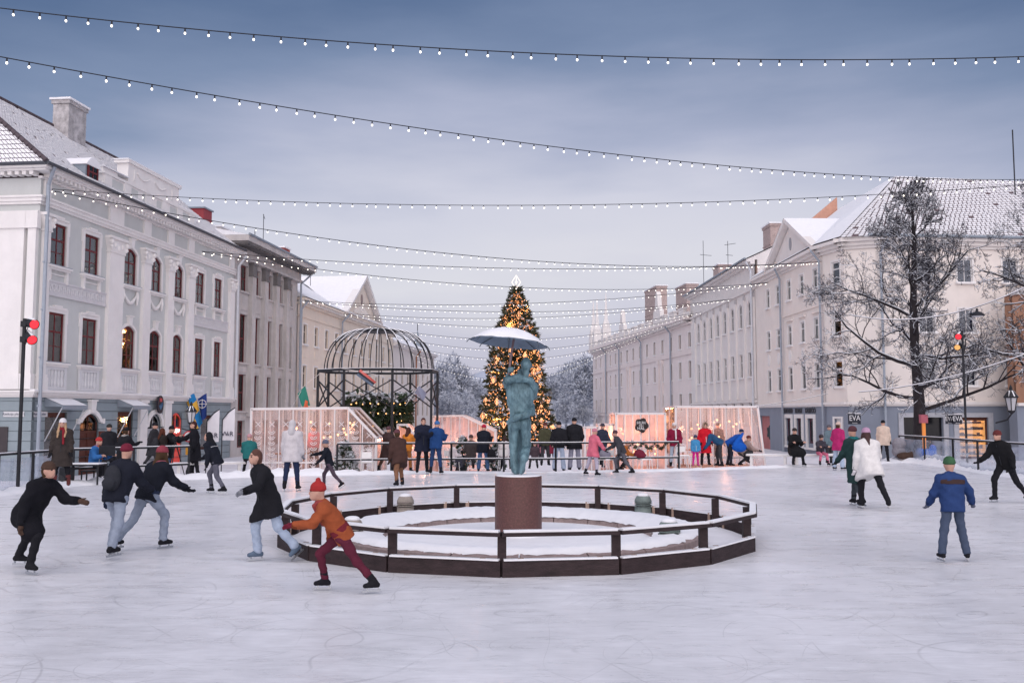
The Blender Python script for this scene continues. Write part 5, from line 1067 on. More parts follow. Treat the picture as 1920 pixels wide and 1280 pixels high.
# ------------------------------------------------------------------ Christmas tree
XT = Vector((.37, 80, -.95)); xt = thing('christmas_tree', 'tall Christmas tree hung with warm lights and rhombus ornaments', 'tree', XT)
def xprof(h): return float(np.interp(h, [0.6, 1.9, 3.3, 5.5, 8.3, 10.2, 11.8, 13.2, 14.2], [3.5, 3.5, 3.0, 2.45, 2.15, 1.75, 1.1, .5, .08]))
MB().tube([(0,0,0), (0,0,7), (0,0,14.2)], [.22,.14,.03], 8).build('trunk', mat('fir_bark', (.08, .05, .035), .9), xt)
P = []; D_ = []; mi = []; LB = []
for k in range(620):
    h = .5+13.4*(k/620)**1.08; a = k*2.39996; r_ = xprof(h)*random.uniform(.82, 1.12)
    if random.random() < .06: r_ *= 1.15
    nseg = max(3, int(r_/.16)); dr = random.uniform(.15, .4)
    for j in range(nseg):
        v = (j+.6)/nseg; rr_ = r_*v
        if v < .3: continue
        for q in (-1, 0, 1):
            aa = a + q*.16*(1-v*.4)*(1 if v > .25 else 0); P.append((rr_*math.cos(aa), rr_*math.sin(aa), h-dr*rr_*.6+.25*v*v+random.uniform(-.05, .05))); D_.append((math.cos(aa+q*.5), math.sin(aa+q*.5), random.uniform(-.45, .35))); mi.append(1 if random.random() < .10*(1+v) else 0)
needles('crown', P, D_, .42, [mat('spruce_green', (.05, .055, .028), .8, .4, 2), FROST], xt, 3, mi, .16)
for k in range(3400):
    h = .8+13.0*random.random()**1.25; a = random.uniform(0, 2*math.pi); r_ = xprof(h)*random.uniform(.72, 1.0); LB.append((r_*math.cos(a), r_*math.sin(a), h-.3*r_*.5))
bulbs('fairy_lights', LB, .046, glow('fairy_bulb', (1, .36, .14), 1.9), xt, 5); orn = glow('ornament_glow', (1, .40, .19), 1.5)
om = MB()
def rhomb(mb, s):
    pts = [(0,0,s), (s*.62,0,0), (0,0,-s), (-s*.62,0,0)]
    for p, q in zip(pts, pts[1:]+pts[:1]): mb.beam(p, q, .034, .034)
    for p, q in (((0,.5*s,0), (0,0,s)), ((0,.5*s,0), (0,0,-s)), ((0,-.5*s,0), (0,0,s)), ((0,-.5*s,0), (0,0,-s))): mb.beam(p, q, .03, .03)
    mb.sphere((0,0,0), .09, 6, 5)
rhomb(om, .31); ome = om.mesh('ornament', orn)
for k, (px, py) in enumerate([(972,592),(962,617),(980,632),(931,676),(957,655),(925,712),(940,722),(984,668),(1008,692),(1010,705),(1000,725),(911,752),(932,753),(905,780),(990,760),(1027,750),(1014,765),(1014,790),(1036,802),(915,800),(945,795),(1000,700),(960,700),(1000,800),(975,780)]):
    h = at(px, py, 79).z - XT.z; x = at(px, py, 79).x - XT.x; r_ = xprof(h); y = -math.sqrt(max(.2, (r_*1.02)**2 - x*x)); link('ornament', ome, xt, (x, y, h), (0, 0, random.uniform(-.5, .5)))
tp = MB(); rhomb(tp, .62); tp.build('top_star', glow('star_glow', (1, .80, .66), 1.5), xt, loc=(0, 0, 14.55))
for k in range(9):
    ld = bpy.data.lights.new('tree_glow', 'POINT'); ld.energy = 900; ld.color = (1, .36, .10); ld.shadow_soft_size = .3; lo = bpy.data.objects.new('light_chain', ld); COL.objects.link(lo); lo.parent = xt; a = k*2.4; h = 1.2+1.35*k; lo.location = (xprof(h)*.62*math.cos(a), -abs(xprof(h)*.62*math.sin(a)), h)

# ------------------------------------------------------------------ barriers round the rink
def railing(name, label, pts, panels, hgt=1.02, cat='railing', low=False, glassm=None, z0=0.0):
    o = thing(name, label, cat, (pts[0][0], pts[0][1], z0)); b0 = Vector((pts[0][0], pts[0][1], 0)); Q_ = [Vector((p[0], p[1], 0))-b0 for p in pts]; up = Vector((0,0,1))
    for a, b_ in zip(Q_, Q_[1:]):
        MB().beam(a+up*hgt, b_+up*hgt, .07, .06).build('top_rail', IRON, o); MB().beam(a+up*(hgt+.04), b_+up*(hgt+.04), .06, .022).build('snow', SNOW, o)
        if low: MB().beam(a+up*.45, b_+up*.45, .06, .06).build('low_rail', IRON, o); MB().beam(a+up*.49, b_+up*.49, .05, .02).build('snow', SNOW, o)
        k = max(1, round((b_-a).length/panels)); d = (b_-a)/k
        for i in range(k+1): p = a+d*i; MB().tube([p-up*.3, p+up*(hgt-.03)], .04, 8).build('post', IRON, o)
        if glassm:
            for i in range(k): p, q = a+d*(i+.05), a+d*(i+.95); MB().quad(p+up*.05, q+up*.05, q+up*(hgt-.12), p+up*(hgt-.12)).build('glass_panel', glassm, o)
    return o
FG = glass('frosty_panel', (.9, .92, .96), .35, .05, (.55, .6, .7))
railing('rink_railing', 'black snowy railing with frosted panels along the left rink edge', [(-14.3, 17), (-13.75, 21), (-13.5, 24.3), (-13.25, 27.3)], 2.0, glassm=FG); railing('rink_railing', 'black snowy railing behind the sitting musician on the left', [(-13.2, 27.8), (-10.6, 30.3)], 1.8, low=True)
railing('rink_railing', 'long black snowy railing behind the statue at the back of the rink', [(-6.25, 33.0), (-2.2, 33.5), (1.6, 33.8), (6.3, 34.9)], 2.1, low=True)
rr_ = railing('glass_barrier', 'frosted glass barrier with steel posts along the right rink edge', [(17.3, 41.2), (17.2, 36), (16.6, 31), (16.4, 25)], 2.55, 1.12, 'barrier', glassm=FG)
def glass_text(txt, x, y, rz, sz): lettering(txt, sz, mat('etched_letter', (.62, .66, .72), .8, 0), rr_, (x-17.3, y-41.2, .55), (R(90), 0, rz), .002)
glass_text('GREEN GROUP', 17.06, 35.0, R(-97), .2); glass_text('GREEN GROUP', 16.72, 32.3, R(-97), .2)
# ------------------------------------------------------------------ stage lights on poles
def stage(px, Y, ytop, lampspec, label, zb):
    b0 = at(px, 800, Y); tz_ = at(px, ytop, Y).z; o = thing('stage_light_pole', label, 'light pole', (b0.x, Y, zb)); MB().tube([(0,0,0), (0,0,tz_-zb)], .05, 8).build('pole', IRON, o)
    MB().lathe([(.25, 0), (.25, .04), (.06, .07)], 10).build('foot', IRON, o)
    for lx, ly, col, rz, pit in lampspec:
        q = at(lx, ly, Y-.1); c = Vector((q.x-b0.x, -.1, q.z-zb)); M = Matrix.Rotation(rz, 3, 'Z') @ Matrix.Rotation(pit, 3, 'X'); ax = M @ Vector((0, -1, 0)); s_ = 1 if c.x > 0 else -1
        MB().tube([c-ax*.36, c-ax*.3, c-ax*.02, c+ax*.03], [.07,.12,.125,.14], 12, cap=False).build('lamp_housing', IRON, o); MB().tube([c+ax*.0, c+ax*.012], .12, 12).build('lens', col, o); MB().beam((0, 0, c.z+.02), c-ax*.2, .05).build('clamp_arm', IRON, o); MB().cbox((0, 0, c.z+.02), (.15, .15, .16)).build('clamp', IRON, o)
        V_, Q_ = organic([('c', tuple(c-ax*.3+Vector((0,0,.11))), tuple(c+ax*0+Vector((0,0,.12))), .04, .045)], .025, pad=.02); link('snow', mesh_vq('snow', V_, Q_, SNOW), o); MB().tube([c-ax*.3-Vector((0,0,.1)), c-ax*.3+Vector((-.08*s_,0,-.3)), Vector((.05*s_, -.03, c.z-.25))], .012, 4).build('cable', IRON, o)
REDL = glow('red_lens', (1, .035, .05), 1.3); AMBL = glow('amber_lens', (1, .5, .18), .7)
stage(38, 25.0, 597, [(64, 608, REDL, R(55), R(12)), (60, 637, REDL, R(50), R(28))], 'black pole with two red stage lights on the left', -.1); stage(1811, 39.5, 620, [(1797, 631, REDL, R(-40), R(20)), (1795, 651, AMBL, R(-38), R(25))], 'pole with a red and an amber stage light on the right', -.3)
# ------------------------------------------------------------------ street lantern, flags, signs
LANG = mat('lantern_glass', (.55, .55, .58), .4, .05)
def lantern(o, z, s=1.0):
    MB().lathe([(.10*s, z), (.17*s, z+.36*s)], 6).build('lantern_glass', LANG, o); mb = MB().lathe([(.20*s, z+.36*s), (.23*s, z+.39*s), (.10*s, z+.55*s), (.05*s, z+.6*s), (.05*s, z+.66*s), (.01*s, z+.74*s)], 6)
    for k in range(6): a = 2*math.pi*k/6; mb.beam((.10*s*math.cos(a), .10*s*math.sin(a), z), (.175*s*math.cos(a), .175*s*math.sin(a), z+.37*s), .02*s)
    mb.lathe([(.03*s, z-.1*s), (.11*s, z-.03*s), (.11*s, z)], 6); mb.build('lantern_frame', IRON, o); MB().lathe([(.2*s, z+.40*s), (.08*s, z+.57*s)], 8, cap=False).build('snow', SNOW, o)
p = at(355, 890, 31.5); sl_ = thing('street_lantern', 'old-fashioned black street lantern in front of the blue and yellow flag', 'street lamp', (p.x, 31.5, -.15)); MB().lathe([(.13, 0), (.13, .3), (.06, .5), (.045, 1.9), (.07, 1.95), (.03, 2.05)], 8).build('post', IRON, sl_); zl = at(355, 791, 31.5).z+.15; lantern(sl_, zl, .95); MB().tube([(-.3, 0, zl-.22), (0, 0, zl-.3), (.3, 0, zl-.22)], .02, 5).build('ladder_bar', IRON, sl_)
p = at(354, 818, 31.4); o = thing('no_cycling_sign', 'round white traffic sign with red rim below the street lantern', 'sign', p); c_ = lambda r_, y0, y1: MB().prism([(r_*math.cos(u), r_*math.sin(u)) for u in [i*math.pi/14 for i in range(28)]], 'y', y0, y1)
c_(.19, -.01, .01).build('red_rim', mat('sign_red', (.5, .02, .03), .5, 0), o); c_(.15, -.014, -.011).build('white_face', PLATE, o); mb = MB()
for x in (-.06, .06): mb.tube([(x+.045*math.cos(u), -.02, -.02+.045*math.sin(u)) for u in [i*math.pi/5 for i in range(11)]], .008, 4)
mb.tube([(-.06, -.02, -.02), (-.01, -.02, .05), (.06, -.02, -.02)], .008, 4); mb.build('cycle_symbol', IRON, o); MB().box(-.09, .09, -.02, .0, -.62, -.32).build('yellow_plate', mat('sign_yellow', (.6, .28, .03), .5, 0), o)
def flag(name, label, corners, cols, pole, group=None, n_=10, amp=.05, cross=None):
    """hanging cloth between four corners (a,b top edge on the pole; d,c free edge), divided in coloured bands"""
    A, B, C_, D = [Vector(c) for c in corners]; o = thing(name, label, 'flag', A, 0, group)
    def pt(u, v):
        p = A.lerp(B, u).lerp(D.lerp(C_, u), v); return p - A + Vector((0, amp*math.sin(u*7+v*4), 0))
    m_ = len(cols); mb = MB(); vs = []; N = 14; M_ = 12
    for i in range(N+1):
        for j in range(M_+1): vs.append(pt(i/N, j/M_))
    fs = [(i*(M_+1)+j, (i+1)*(M_+1)+j, (i+1)*(M_+1)+j+1, i*(M_+1)+j+1) for i in range(N) for j in range(M_)]; mb.add(vs, fs)
    if cross: mb.m = [1 if (abs((i+.5)/N-cross[0]) < cross[2] or abs((j+.5)/M_-cross[1]) < cross[3]) else 0 for i in range(N) for j in range(M_)]
    else: mb.m = [min(m_-1, int((i+.5)/N*m_)) for i in range(N) for j in range(M_)]
    mb.build('cloth', cols, o, smooth=True)
    if pole: MB().tube([Vector(pole[0])-A, Vector(pole[1])-A], .022, 6).build('pole', WHITEP, o)
    return o
def fm(n_, c): return mat('flag_'+n_, c, .8, .08, 6)
Yf = 57.0
def fa(px, py, d=0): return at(px, py, Yf+d)
flag('blue_yellow_flag', 'blue flag with a yellow cross hanging from the grey house', [fa(342, 757), fa(363, 736), fa(381, 792), fa(362, 812)], [fm('blue', (.015, .19, .46)), fm('yellow', (.68, .40, .06))], (fa(312, 783, .6), fa(365, 735)), 'flags on the grey house', cross=(.42, .42, .10, .13), amp=.1)
o = flag('navy_flag', 'navy flag with a white emblem beside the blue and yellow one', [fa(371, 747, .5), fa(387, 737, .5), fa(388, 780, .5), fa(378, 790, .5)], [fm('navy', (.02, .05, .22))], (fa(350, 765, 1), fa(390, 734, .5)), 'flags on the grey house'); c0 = o.location
mb = MB(); cc = fa(379, 757, .3)-c0; mb.tube([cc+Vector((.25*math.cos(u), 0, .25*math.sin(u))) for u in [i*math.pi/8 for i in range(17)]], .02, 4).tube([cc-Vector((.3,0,0)), cc+Vector((.3,0,0))], .02, 4).tube([cc-Vector((0,0,.3)), cc+Vector((0,0,.3))], .02, 4); mb.build('emblem', WHITEP, o)
for px, py0, lab in ((412, 768, 'white feather banner lettered W and R nearer the street lantern'), (441, 765, 'white feather banner lettered W and R nearer the glass kiosk')):
    Yb = 32.2; a = at(px, py0, Yb); bz = at(px-24, py0+22, Yb); o = thing('feather_banner', lab, 'banner', (bz.x, Yb, -.15), 0, 'white feather banners'); w_ = a.x-bz.x
    ztop, zs, zb_ = a.z+.15, bz.z+.15, at(px, py0+60, Yb).z+.15; vs = []
    for i in range(9):
        u = i/8; vs.append((w_*u, .03*math.sin(u*5), zb_)); vs.append((w_*u, .03*math.sin(u*5+1), zs+(ztop-zs)*u**.8))
    MB().add(vs, [(2*i, 2*i+2, 2*i+3, 2*i+1) for i in range(8)]).build('cloth', mat('banner_white', (.68, .66, .70), .8, .05), o); MB().tube([(0, 0, 0), (0, 0, zs), (w_*.5, 0, (zs+ztop)/2+.08), (w_, 0, ztop+.02)], .018, 6).build('pole', IRON, o)
    lettering('W', .23, mat('navy_letter', (.03, .03, .06), .6, 0), o, (w_*.25, -.05, zb_+.22), extrude=.004); lettering('&', .12, MATS['navy_letter'], o, (w_*.52, -.05, zb_+.2), extrude=.004); lettering('R', .23, MATS['navy_letter'], o, (w_*.78, -.05, zb_+.22), extrude=.004); MB().lathe([(.22, 0), (.22, .05)], 8).build('foot', IRON, o)
Yk = 36.0
def fk(px, py, d=0): return at(px, py, Yk+d)
def cordflag(name, label, cs, cols, cord, **k):
    o = flag(name, label, [fk(*c) for c in cs], cols, None, 'small flags on cords by the birdcage', amp=.03, **k); MB().tube([fk(*c)-Vector(o.location) for c in cord], .008, 4).build('cord', WHITEP, o)
cordflag('tricolour_flag', 'green white and orange flag on a cord above the left glass kiosk', [(558, 738), (572, 723), (582, 760), (566, 762)], [fm('green', (.03, .22, .17))], [(540, 775), (571, 722), (600, 700)]); o2 = flag('orange_flag_tail', 'orange tail of the hanging flag above the glass kiosk', [fk(569, 748), fk(578, 752), fk(578, 768), fk(568, 768)], [fm('orange', (.7, .15, .07))], None, 'small flags on cords by the birdcage', amp=.02)
cordflag('dark_flag', 'dark blue, black and red flag hanging inside the birdcage', [(668, 703), (676, 692), (706, 716), (697, 724)], [fm('steel', (.12, .17, .24)), fm('black', (.03, .03, .04)), fm('coral', (.6, .14, .12))], [(640, 690), (672, 696), (720, 705)]); cordflag('grey_flag', 'grey flag with faint white lettering at the right of the birdcage', [(776, 735), (786, 723), (800, 737), (794, 752)], [fm('slate', (.22, .23, .31))], [(760, 760), (786, 722), (806, 700)])
# ------------------------------------------------------------------ people
SKIN = mat('skin', (.52, .30, .23), .6, .06, 20); EYE = mat('eye_dark', (.03, .02, .02), .4, 0); LIP = mat('lip', (.38, .12, .11), .6, 0)
STEEL = mat('blade_steel', (.45, .47, .5), .3, 0, metal=.8)
def cloth(c): return mat('cloth_%02x%02x%02x' % tuple(int(x*255) for x in c), c, .9, .18, 9, .35, 60, .15)
BLACK, NAVY, CHAR, BROWN = (.014, .014, .018), (.018, .026, .055), (.045, .045, .05), (.07, .042, .032)
JEAN, LJEAN, GREY, WHITE, CREAMC = (.10, .17, .30), (.36, .43, .55), (.22, .23, .26), (.68, .66, .68), (.60, .50, .42)
RED, MAROON, PINK, MAGENTA, ORANGE, TEAL, BLUE, SKY = (.50, .02, .025), (.16, .02, .04), (.62, .22, .30), (.45, .04, .17), (.55, .19, .03), (.02, .17, .18), (.02, .08, .34), (.12, .36, .60)
def V3(*a): return np.array(a, float)
def rotx(v, d):   # pitch forwards (towards -Y) by d degrees
    a = R(d); return V3(v[0], v[1]*math.cos(a) - v[2]*math.sin(a)*1.0, v[2]*math.cos(a) + v[1]*math.sin(a))
POSES = dict(
    stand=dict(lean=2, L=(3, 4, 5), R=(-3, 4, 5), la=(4, 10, 12), ra=(2, 10, 14)),
    apart=dict(lean=2, L=(6, 6, 7), R=(-5, 5, 7), la=(-6, 14, 12), ra=(10, 12, 20)),
    pocket=dict(lean=2, L=(4, 6, 5), R=(-2, 3, 6), la=(-8, 16, 48), ra=(-8, 16, 48)),
    hold=dict(lean=8, L=(3, 4, 6), R=(-3, 4, 5), la=(32, 10, 75), ra=(32, 10, 75), hp=22),
    glide=dict(lean=26, L=(38, 46, 5), R=(-18, 22, 12), la=(18, 16, 34), ra=(-26, 14, 20)),
    stride=dict(lean=36, L=(50, 62, 4), R=(-30, 12, 14), la=(-34, 12, 22), ra=(30, 14, 44)),
    push=dict(lean=22, L=(-22, 16, 10), R=(32, 42, 5), la=(16, 16, 34), ra=(-20, 14, 20)),
    wobble=dict(lean=8, L=(10, 18, 9), R=(-8, 10, 12), la=(12, 34, 18), ra=(8, 22, 26)),
    walk=dict(lean=5, L=(22, 10, 3), R=(-20, 14, 4), la=(-20, 8, 12), ra=(22, 8, 22)),
    bend=dict(lean=58, L=(12, 18, 6), R=(2, 14, 6), la=(6, 8, 12), ra=(-4, 8, 22)),
    sit=dict(lean=12, L=(82, 84, 8), R=(80, 78, 8), la=(26, 10, 72), ra=(24, 10, 76), hp=18),
    situp=dict(lean=4, L=(84, 84, 9), R=(82, 88, 9), la=(20, 12, 60), ra=(22, 12, 58)),
    crouch=dict(lean=38, L=(96, 128, 10), R=(58, 112, 10), la=(24, 10, 36), ra=(18, 10, 44)),
    camera=dict(lean=6, L=(4, 4, 6), R=(-4, 6, 6), la=(50, 12, 80), ra=(52, 12, 78), hp=10),
    arm=dict(lean=4, L=(5, 5, 6), R=(-4, 5, 6), la=(48, 16, 30), ra=(0, 10, 14)))
_hv, _hq = organic([('c', (0, 0, 0), (0, 0, -.07), .030, .036)] + [('c', (-.028+.018*k, 0, -.085), (-.028+.018*k, -.022, -.085-.045-(.012 if k in (1, 2) else 0)), .0105, .009) for k in range(4)] + [('c', (-.028+.018*k, -.022, -.135-(.012 if k in (1, 2) else 0)), (-.027+.017*k, -.045, -.150-(.012 if k in (1, 2) else 0)), .0095, .008) for k in range(4)] + [('c', (.032, -.008, -.03), (.055, -.035, -.085), .013, .010)], .0085, .010, pad=.02)
HANDS = {}
def hand(m, mirror):
    k = (m.name, mirror)
    if k not in HANDS:
        v = _hv.copy(); q = _hq
        if mirror: v[:, 0] *= -1; q = q[:, ::-1]
        HANDS[k] = mesh_vq('hand', v, q, m)
    return HANDS[k]
PEOPLE = []
def person(label, loc, H, face, pose, top, legs, coat='jacket', bulk=.03, hat=None, hatc=BLACK, hair=None, hairc=(.06, .035, .02), shoes='boots', shoec=BLACK, scarf=None, gloves=BLACK, flare=0.0, bag=None, child=False, turn=0, res=.022, pom=False, collar=True, group=None, band=None):
    ps = POSES[pose] if isinstance(pose, str) else pose; hs = 1.16 if child else 1.0; bk = bulk
    up = rotx(V3(0, 0, 1), -ps['lean']); up = V3(0, -math.sin(R(ps['lean'])), math.cos(R(ps['lean']))); X = V3(1, 0, 0)
    P0 = V3(0, 0, 0); P1, P2, P3 = up*.17, up*.36, up*.50
    up2 = V3(0, -math.sin(R(ps['lean']*.45)), math.cos(R(ps['lean']*.45))); P4 = P3 + up2*.10; hp = ps.get('hp', 0); HC = P4 + (up2*.115 + V3(0, -.02-.02*(hp > 0), -.0))*hs
    legj = {}
    for s, kk in ((-1, 'L'), (1, 'R')):
        a, kn, ab = ps[kk]; h = V3(s*.092, 0, -.04)
        def dr(p): return V3(s*math.sin(R(ab))*(1 if p > -60 else 1), -math.sin(R(p))*math.cos(R(ab)), -math.cos(R(p))*math.cos(R(ab)))
        K = h + dr(a)*.43; A = K + dr(a-kn)*.42; legj[s] = (h, K, A, a-kn)
    mn = min(legj[s][2][2] for s in legj); fz = .155 if shoes == 'skates' else .085
    S = H/1.75; dz = -mn + fz
    def T(p): return tuple((np.asarray(p) + V3(0, 0, dz))*S)
    def C(a, b_, ra, rb): return ('c', T(a), T(b_), ra*S, rb*S)
    def E(c, r_, M=None): return ('e', T(c), tuple(x*S for x in r_), M) if M is not None else ('e', T(c), tuple(x*S for x in r_))
    armj = {}
    for s, kk in ((-1, 'la'), (1, 'ra')):
        a, ab, el = ps[kk]; sh = P3 - up*.035 + X*s*.175
        def dr(p, q): return V3(s*math.sin(R(q)), -math.sin(R(p))*math.cos(R(q)), -math.cos(R(p))*math.cos(R(q)))
        base = ps['lean']*.35; El = sh + dr(a+base, ab)*.285; Wr = El + dr(a+base+el, ab*.2-6 if el > 40 else ab*.6)*.25; armj[s] = (sh, El, Wr)
    hx, hy, hz = .076*hs, .095*hs, .115*hs
    hd = [E(HC, (hx, hy, hz)), C(HC+V3(0, -.045*hs, -.065*hs), HC+V3(0, -.05*hs, -.07*hs), .045*hs, .045*hs), C(HC+V3(0, -hy*.93, .008), HC+V3(0, -hy*1.12, -.022), .010, .016), E(HC+V3(-hx*.98, .0, -.01), (.014, .024, .034)), E(HC+V3(hx*.98, .0, -.01), (.014, .024, .034)), E(HC+V3(0, -hy*.9, -.062*hs), (.026, .012, .010))]
    bd = hd + [C(P3, P4+up2*.04, .055, .055)]
    for s in (-1, 1):
        sh, El, Wr = armj[s]; h, K, A, _ = legj[s]
        bd += [C(P0+X*s*.05, P2+X*s*.06, .10, .105), C(P3-up*.05, sh, .07, .055), C(sh, El, .05, .04), C(El, Wr, .04, .028), C(P0, h, .09, .09), C(h, K, .078, .052), C(K, A, .052, .036), C(A, A+V3(0, -.03, -.03), .035, .03)]
    # hems: clothes end above wrist and ankle
    V_, Q_ = organic(bd, res*S, .025*S, pad=.03); o = link('person', mesh_vq('person', V_, Q_, SKIN), None, loc, (0, 0, R(face))); tag(o, label, 'person', group); PEOPLE.append(o)
    def part(name, prims, m, h=None, k=.04, wr=0.0, wf=30, cuts=(), quilt=0.0): V__, Q__ = organic(prims, (h or res)*S, k*S, wr*S, wf/S, .05, cuts, quilt*S); return link(name, mesh_vq(name, V__, Q__, m), o)
    # trousers
    tr = []
    for s in (-1, 1): h, K, A, _ = legj[s]; An = K + (A-K)*.93; tr += [C(P0+X*s*.05, h, .118, .115), C(h, K, .098, .072+flare*.3), C(K, An, .072+flare*.3, .055+flare)]
    part('trousers', tr, cloth(legs), k=.03, wr=.008 if res <= .02 else .006, wf=24)
    # upper garment
    b_ = bk; jk = [C(P3-up*.02, P3+up2*.05, .085+b_*.6, .07+b_*.4)]
    for s in (-1, 1):
        sh, El, Wr = armj[s]; W2 = El+(Wr-El)*.95; jk += [C(P0+X*s*.055-up*.13, P2+X*s*.07, .115+b_, .118+b_), C(P2+X*s*.06, P3-up*.03+X*s*.08, .118+b_, .085+b_), C(P3-up*.03, sh, .08+b_, .068+b_*.8), C(sh, El, .063+b_*.8, .054+b_*.7), C(El, W2, .054+b_*.7, .045+b_*.55)]
    low = max(ps['L'][0], ps['R'][0]) > 55; cuts = []
    if coat == 'coat':
        for s in (-1, 1): h, K, A, _ = legj[s]; q = h+(K-h)*1.25; jk += [C(P0+X*s*.055, q*V3(.8, .75, 1), .132+b_, .15+b_)]
        jk += [C(P0, (legj[-1][1]+legj[1][1])/2*1.15, .13+b_, .14+b_)]
        if not low: cuts = [(T(P0-V3(0, 0, .45)), (0, 0, -1))]
    elif coat == 'parka':
        for s in (-1, 1): h, K, A, _ = legj[s]; q = h+(K-h)*.8; jk += [C(P0+X*s*.06, q*V3(.9, .8, 1), .13+b_, .14+b_)]
        if not low: cuts = [(T(P0-up*.26), tuple(-up))]
    else: cuts = [(T(P0-up*(.13 if not low else .09)), tuple(-up))]
    part(coat, jk, cloth(top), k=.04, wr=.003 if sum(top) > 1.2 else .0085 if res <= .02 else .006, wf=20, cuts=cuts, quilt=.008 if b_ >= .045 else 0)
    if band:
        bc, b0_, b1_ = band; tb = []
        for s in (-1, 1): sh, El, Wr = armj[s]; tb += [C(P0+X*s*.055-up*.13, P2+X*s*.07, .119+b_, .122+b_), C(P2+X*s*.06, P3-up*.03+X*s*.08, .122+b_, .09+b_), C(P3-up*.03, sh, .084+b_, .072+b_*.8)]
        part('chest_band', tb, cloth(bc), h=.014, k=.04, cuts=[(T(up*b0_), tuple(-up)), (T(up*b1_), tuple(up))])
    if collar: part('collar', [C(P3+up2*.03+V3(.07*math.cos(u), .06*math.sin(u), 0), P3+up2*.085+V3(.075*math.cos(u), .065*math.sin(u), 0), .03, .028) for u in [i*math.pi/4 for i in range(8)]], cloth(top), k=.03)
    if res <= .022 and face is not None:
        fy = .118+b_+.045; zp = MB(); a_, c_ = Vector(T(P0-up*.05+V3(0, -fy*.93, 0))), Vector(T(P3-up*.02+V3(0, -fy*.62, 0))); zp.beam(a_, c_, .018*S, .012*S); zp.build('zip', STEEL if sum(top) > .3 else IRON, o)
        for s in (-1, 1):
            sh, El, Wr = armj[s]; d_ = (Wr-El)/np.linalg.norm(Wr-El); q0, q1 = El+(Wr-El)*.93, El+(Wr-El)*1.0; part('cuff', [C(q0, q1, .047+b_*.5, .045+b_*.4)], cloth(tuple(x*.55 for x in top)), h=.02, k=.02)
    # hands
    for s in (-1, 1):
        sh, El, Wr = armj[s]; d = (Wr-El)/np.linalg.norm(Wr-El); z_ = Vector(-d); y_ = Vector((s*-.3, .8, .2)); x_ = y_.cross(z_).normalized(); y_ = z_.cross(x_).normalized(); M = Matrix((x_, y_, z_)).transposed()
        ho = link('hand' if gloves is None else 'glove', hand(SKIN if gloves is None else cloth(gloves), s > 0), o, T(Wr-d*.01), M.to_euler()); ho.scale = (S*1.12,)*3
    # shoes
    for s in (-1, 1):
        h, K, A, sp_ = legj[s]; lift = (A[2]-mn) > .06; pt = -R(sp_*.75) if lift else 0.0; f = V3(s*.18, -math.cos(pt), -math.sin(-pt) if lift else 0); f = V3(s*.18, -math.cos(R(sp_*.8 if lift else 0)), math.sin(R(sp_*.8 if lift else 0))); f /= np.linalg.norm(f); n_ = V3(0, -f[2], 1.0) if False else np.cross(V3(1, 0, 0), f); n_ = n_/np.linalg.norm(n_); n_ = n_ if n_[2] > 0 else -n_
        hl = A - n_*.045 - f*.045; toe = A - n_*.052 + f*.145; bt = [C(A+(K-A)*(.42 if shoes == 'tall' else .26 if shoes == 'skates' else .16), A, .066 if shoes != 'skates' else .06, .052), C(hl, A-n_*.035+f*.05, .044, .046), C(A-n_*.035+f*.05, toe, .046, .036)]
        sh_ = part('boot' if shoes != 'skates' else 'skate', bt, cloth(shoec), h=.018, k=.025)
        if shoes == 'skates':
            mb = MB(); a_, b2 = Vector(T(A-n_*.13-f*.10)), Vector(T(A-n_*.13+f*.19)); mb.beam(a_, b2, .006*S, .03*S); mb.beam(Vector(T(A-n_*.08-f*.06)), Vector(T(A-n_*.115-f*.06)), .02*S); mb.beam(Vector(T(A-n_*.08+f*.11)), Vector(T(A-n_*.115+f*.11)), .02*S); mb.build('blade', STEEL, sh_)
    # head wear and hair
    if hair:
        hr = [E(HC+V3(0, .015, .025), (hx*1.08, hy*1.03, hz*.97)), E(HC+V3(0, .04, -.03), (hx*1.02, hy*.75, hz*.9))]
        if hair == 'long':
            for s in (-1, 1): hr += [C(HC+V3(s*hx*.9, .0, -.02), P3+V3(s*.085, -.085, -.02), .035, .045), C(P3+V3(s*.085, -.085, -.02), P2+V3(s*.09, -.155-b_, -.02), .045, .022)]
            hr += [C(HC+V3(0, .06, -.05), P3+V3(0, .1+b_, -.06), .06, .05)]
        part('hair', hr, cloth(hairc), h=.018, k=.03, wr=.004, wf=60)
    if hat == 'beanie': part('beanie', [E(HC+V3(0, .012, .058*hs), (hx*1.18, hy*1.10, hz*.74)), *[C(HC+V3(hx*1.08*math.cos(u), hy*1.02*math.sin(u)+.008, .035+.006*math.sin(u)), HC+V3(hx*1.06*math.cos(u+.55), hy*1.0*math.sin(u+.55)+.008, .035+.006*math.sin(u)), .017, .017) for u in [i*.55 for i in range(12)]]] + ([('e', T(HC+V3(0, .01, .155*hs)), (.04*S,)*3)] if pom else []), cloth(hatc), h=.016, k=.012)
    elif hat in ('hood', 'fur'):
        part('hood', [E(HC+V3(0, .045, .02), (hx*1.3, hy*1.05, hz*1.12)), C(HC+V3(0, .06, -.05), P3+V3(0, .06, .02), .09, .11)], cloth(hatc if hat == 'hood' else top), h=.018)
        if hat == 'fur': part('fur_trim', [C(HC+V3(hx*1.3*math.sin(u), -hy*.55, .02+hz*1.12*math.cos(u)), HC+V3(hx*1.3*math.sin(u+.4), -hy*.55, .02+hz*1.12*math.cos(u+.4)), .034, .034) for u in [i*.4-2.4 for i in range(12)]], cloth((.30, .22, .17)), h=.015, k=.015, wr=.012, wf=90)
    elif hat == 'helmet': part('helmet', [E(HC+V3(0, .01, .05), (hx*1.35, hy*1.25, hz*.95))], mat('helmet_%.2f' % hatc[0], hatc, .35, .05))
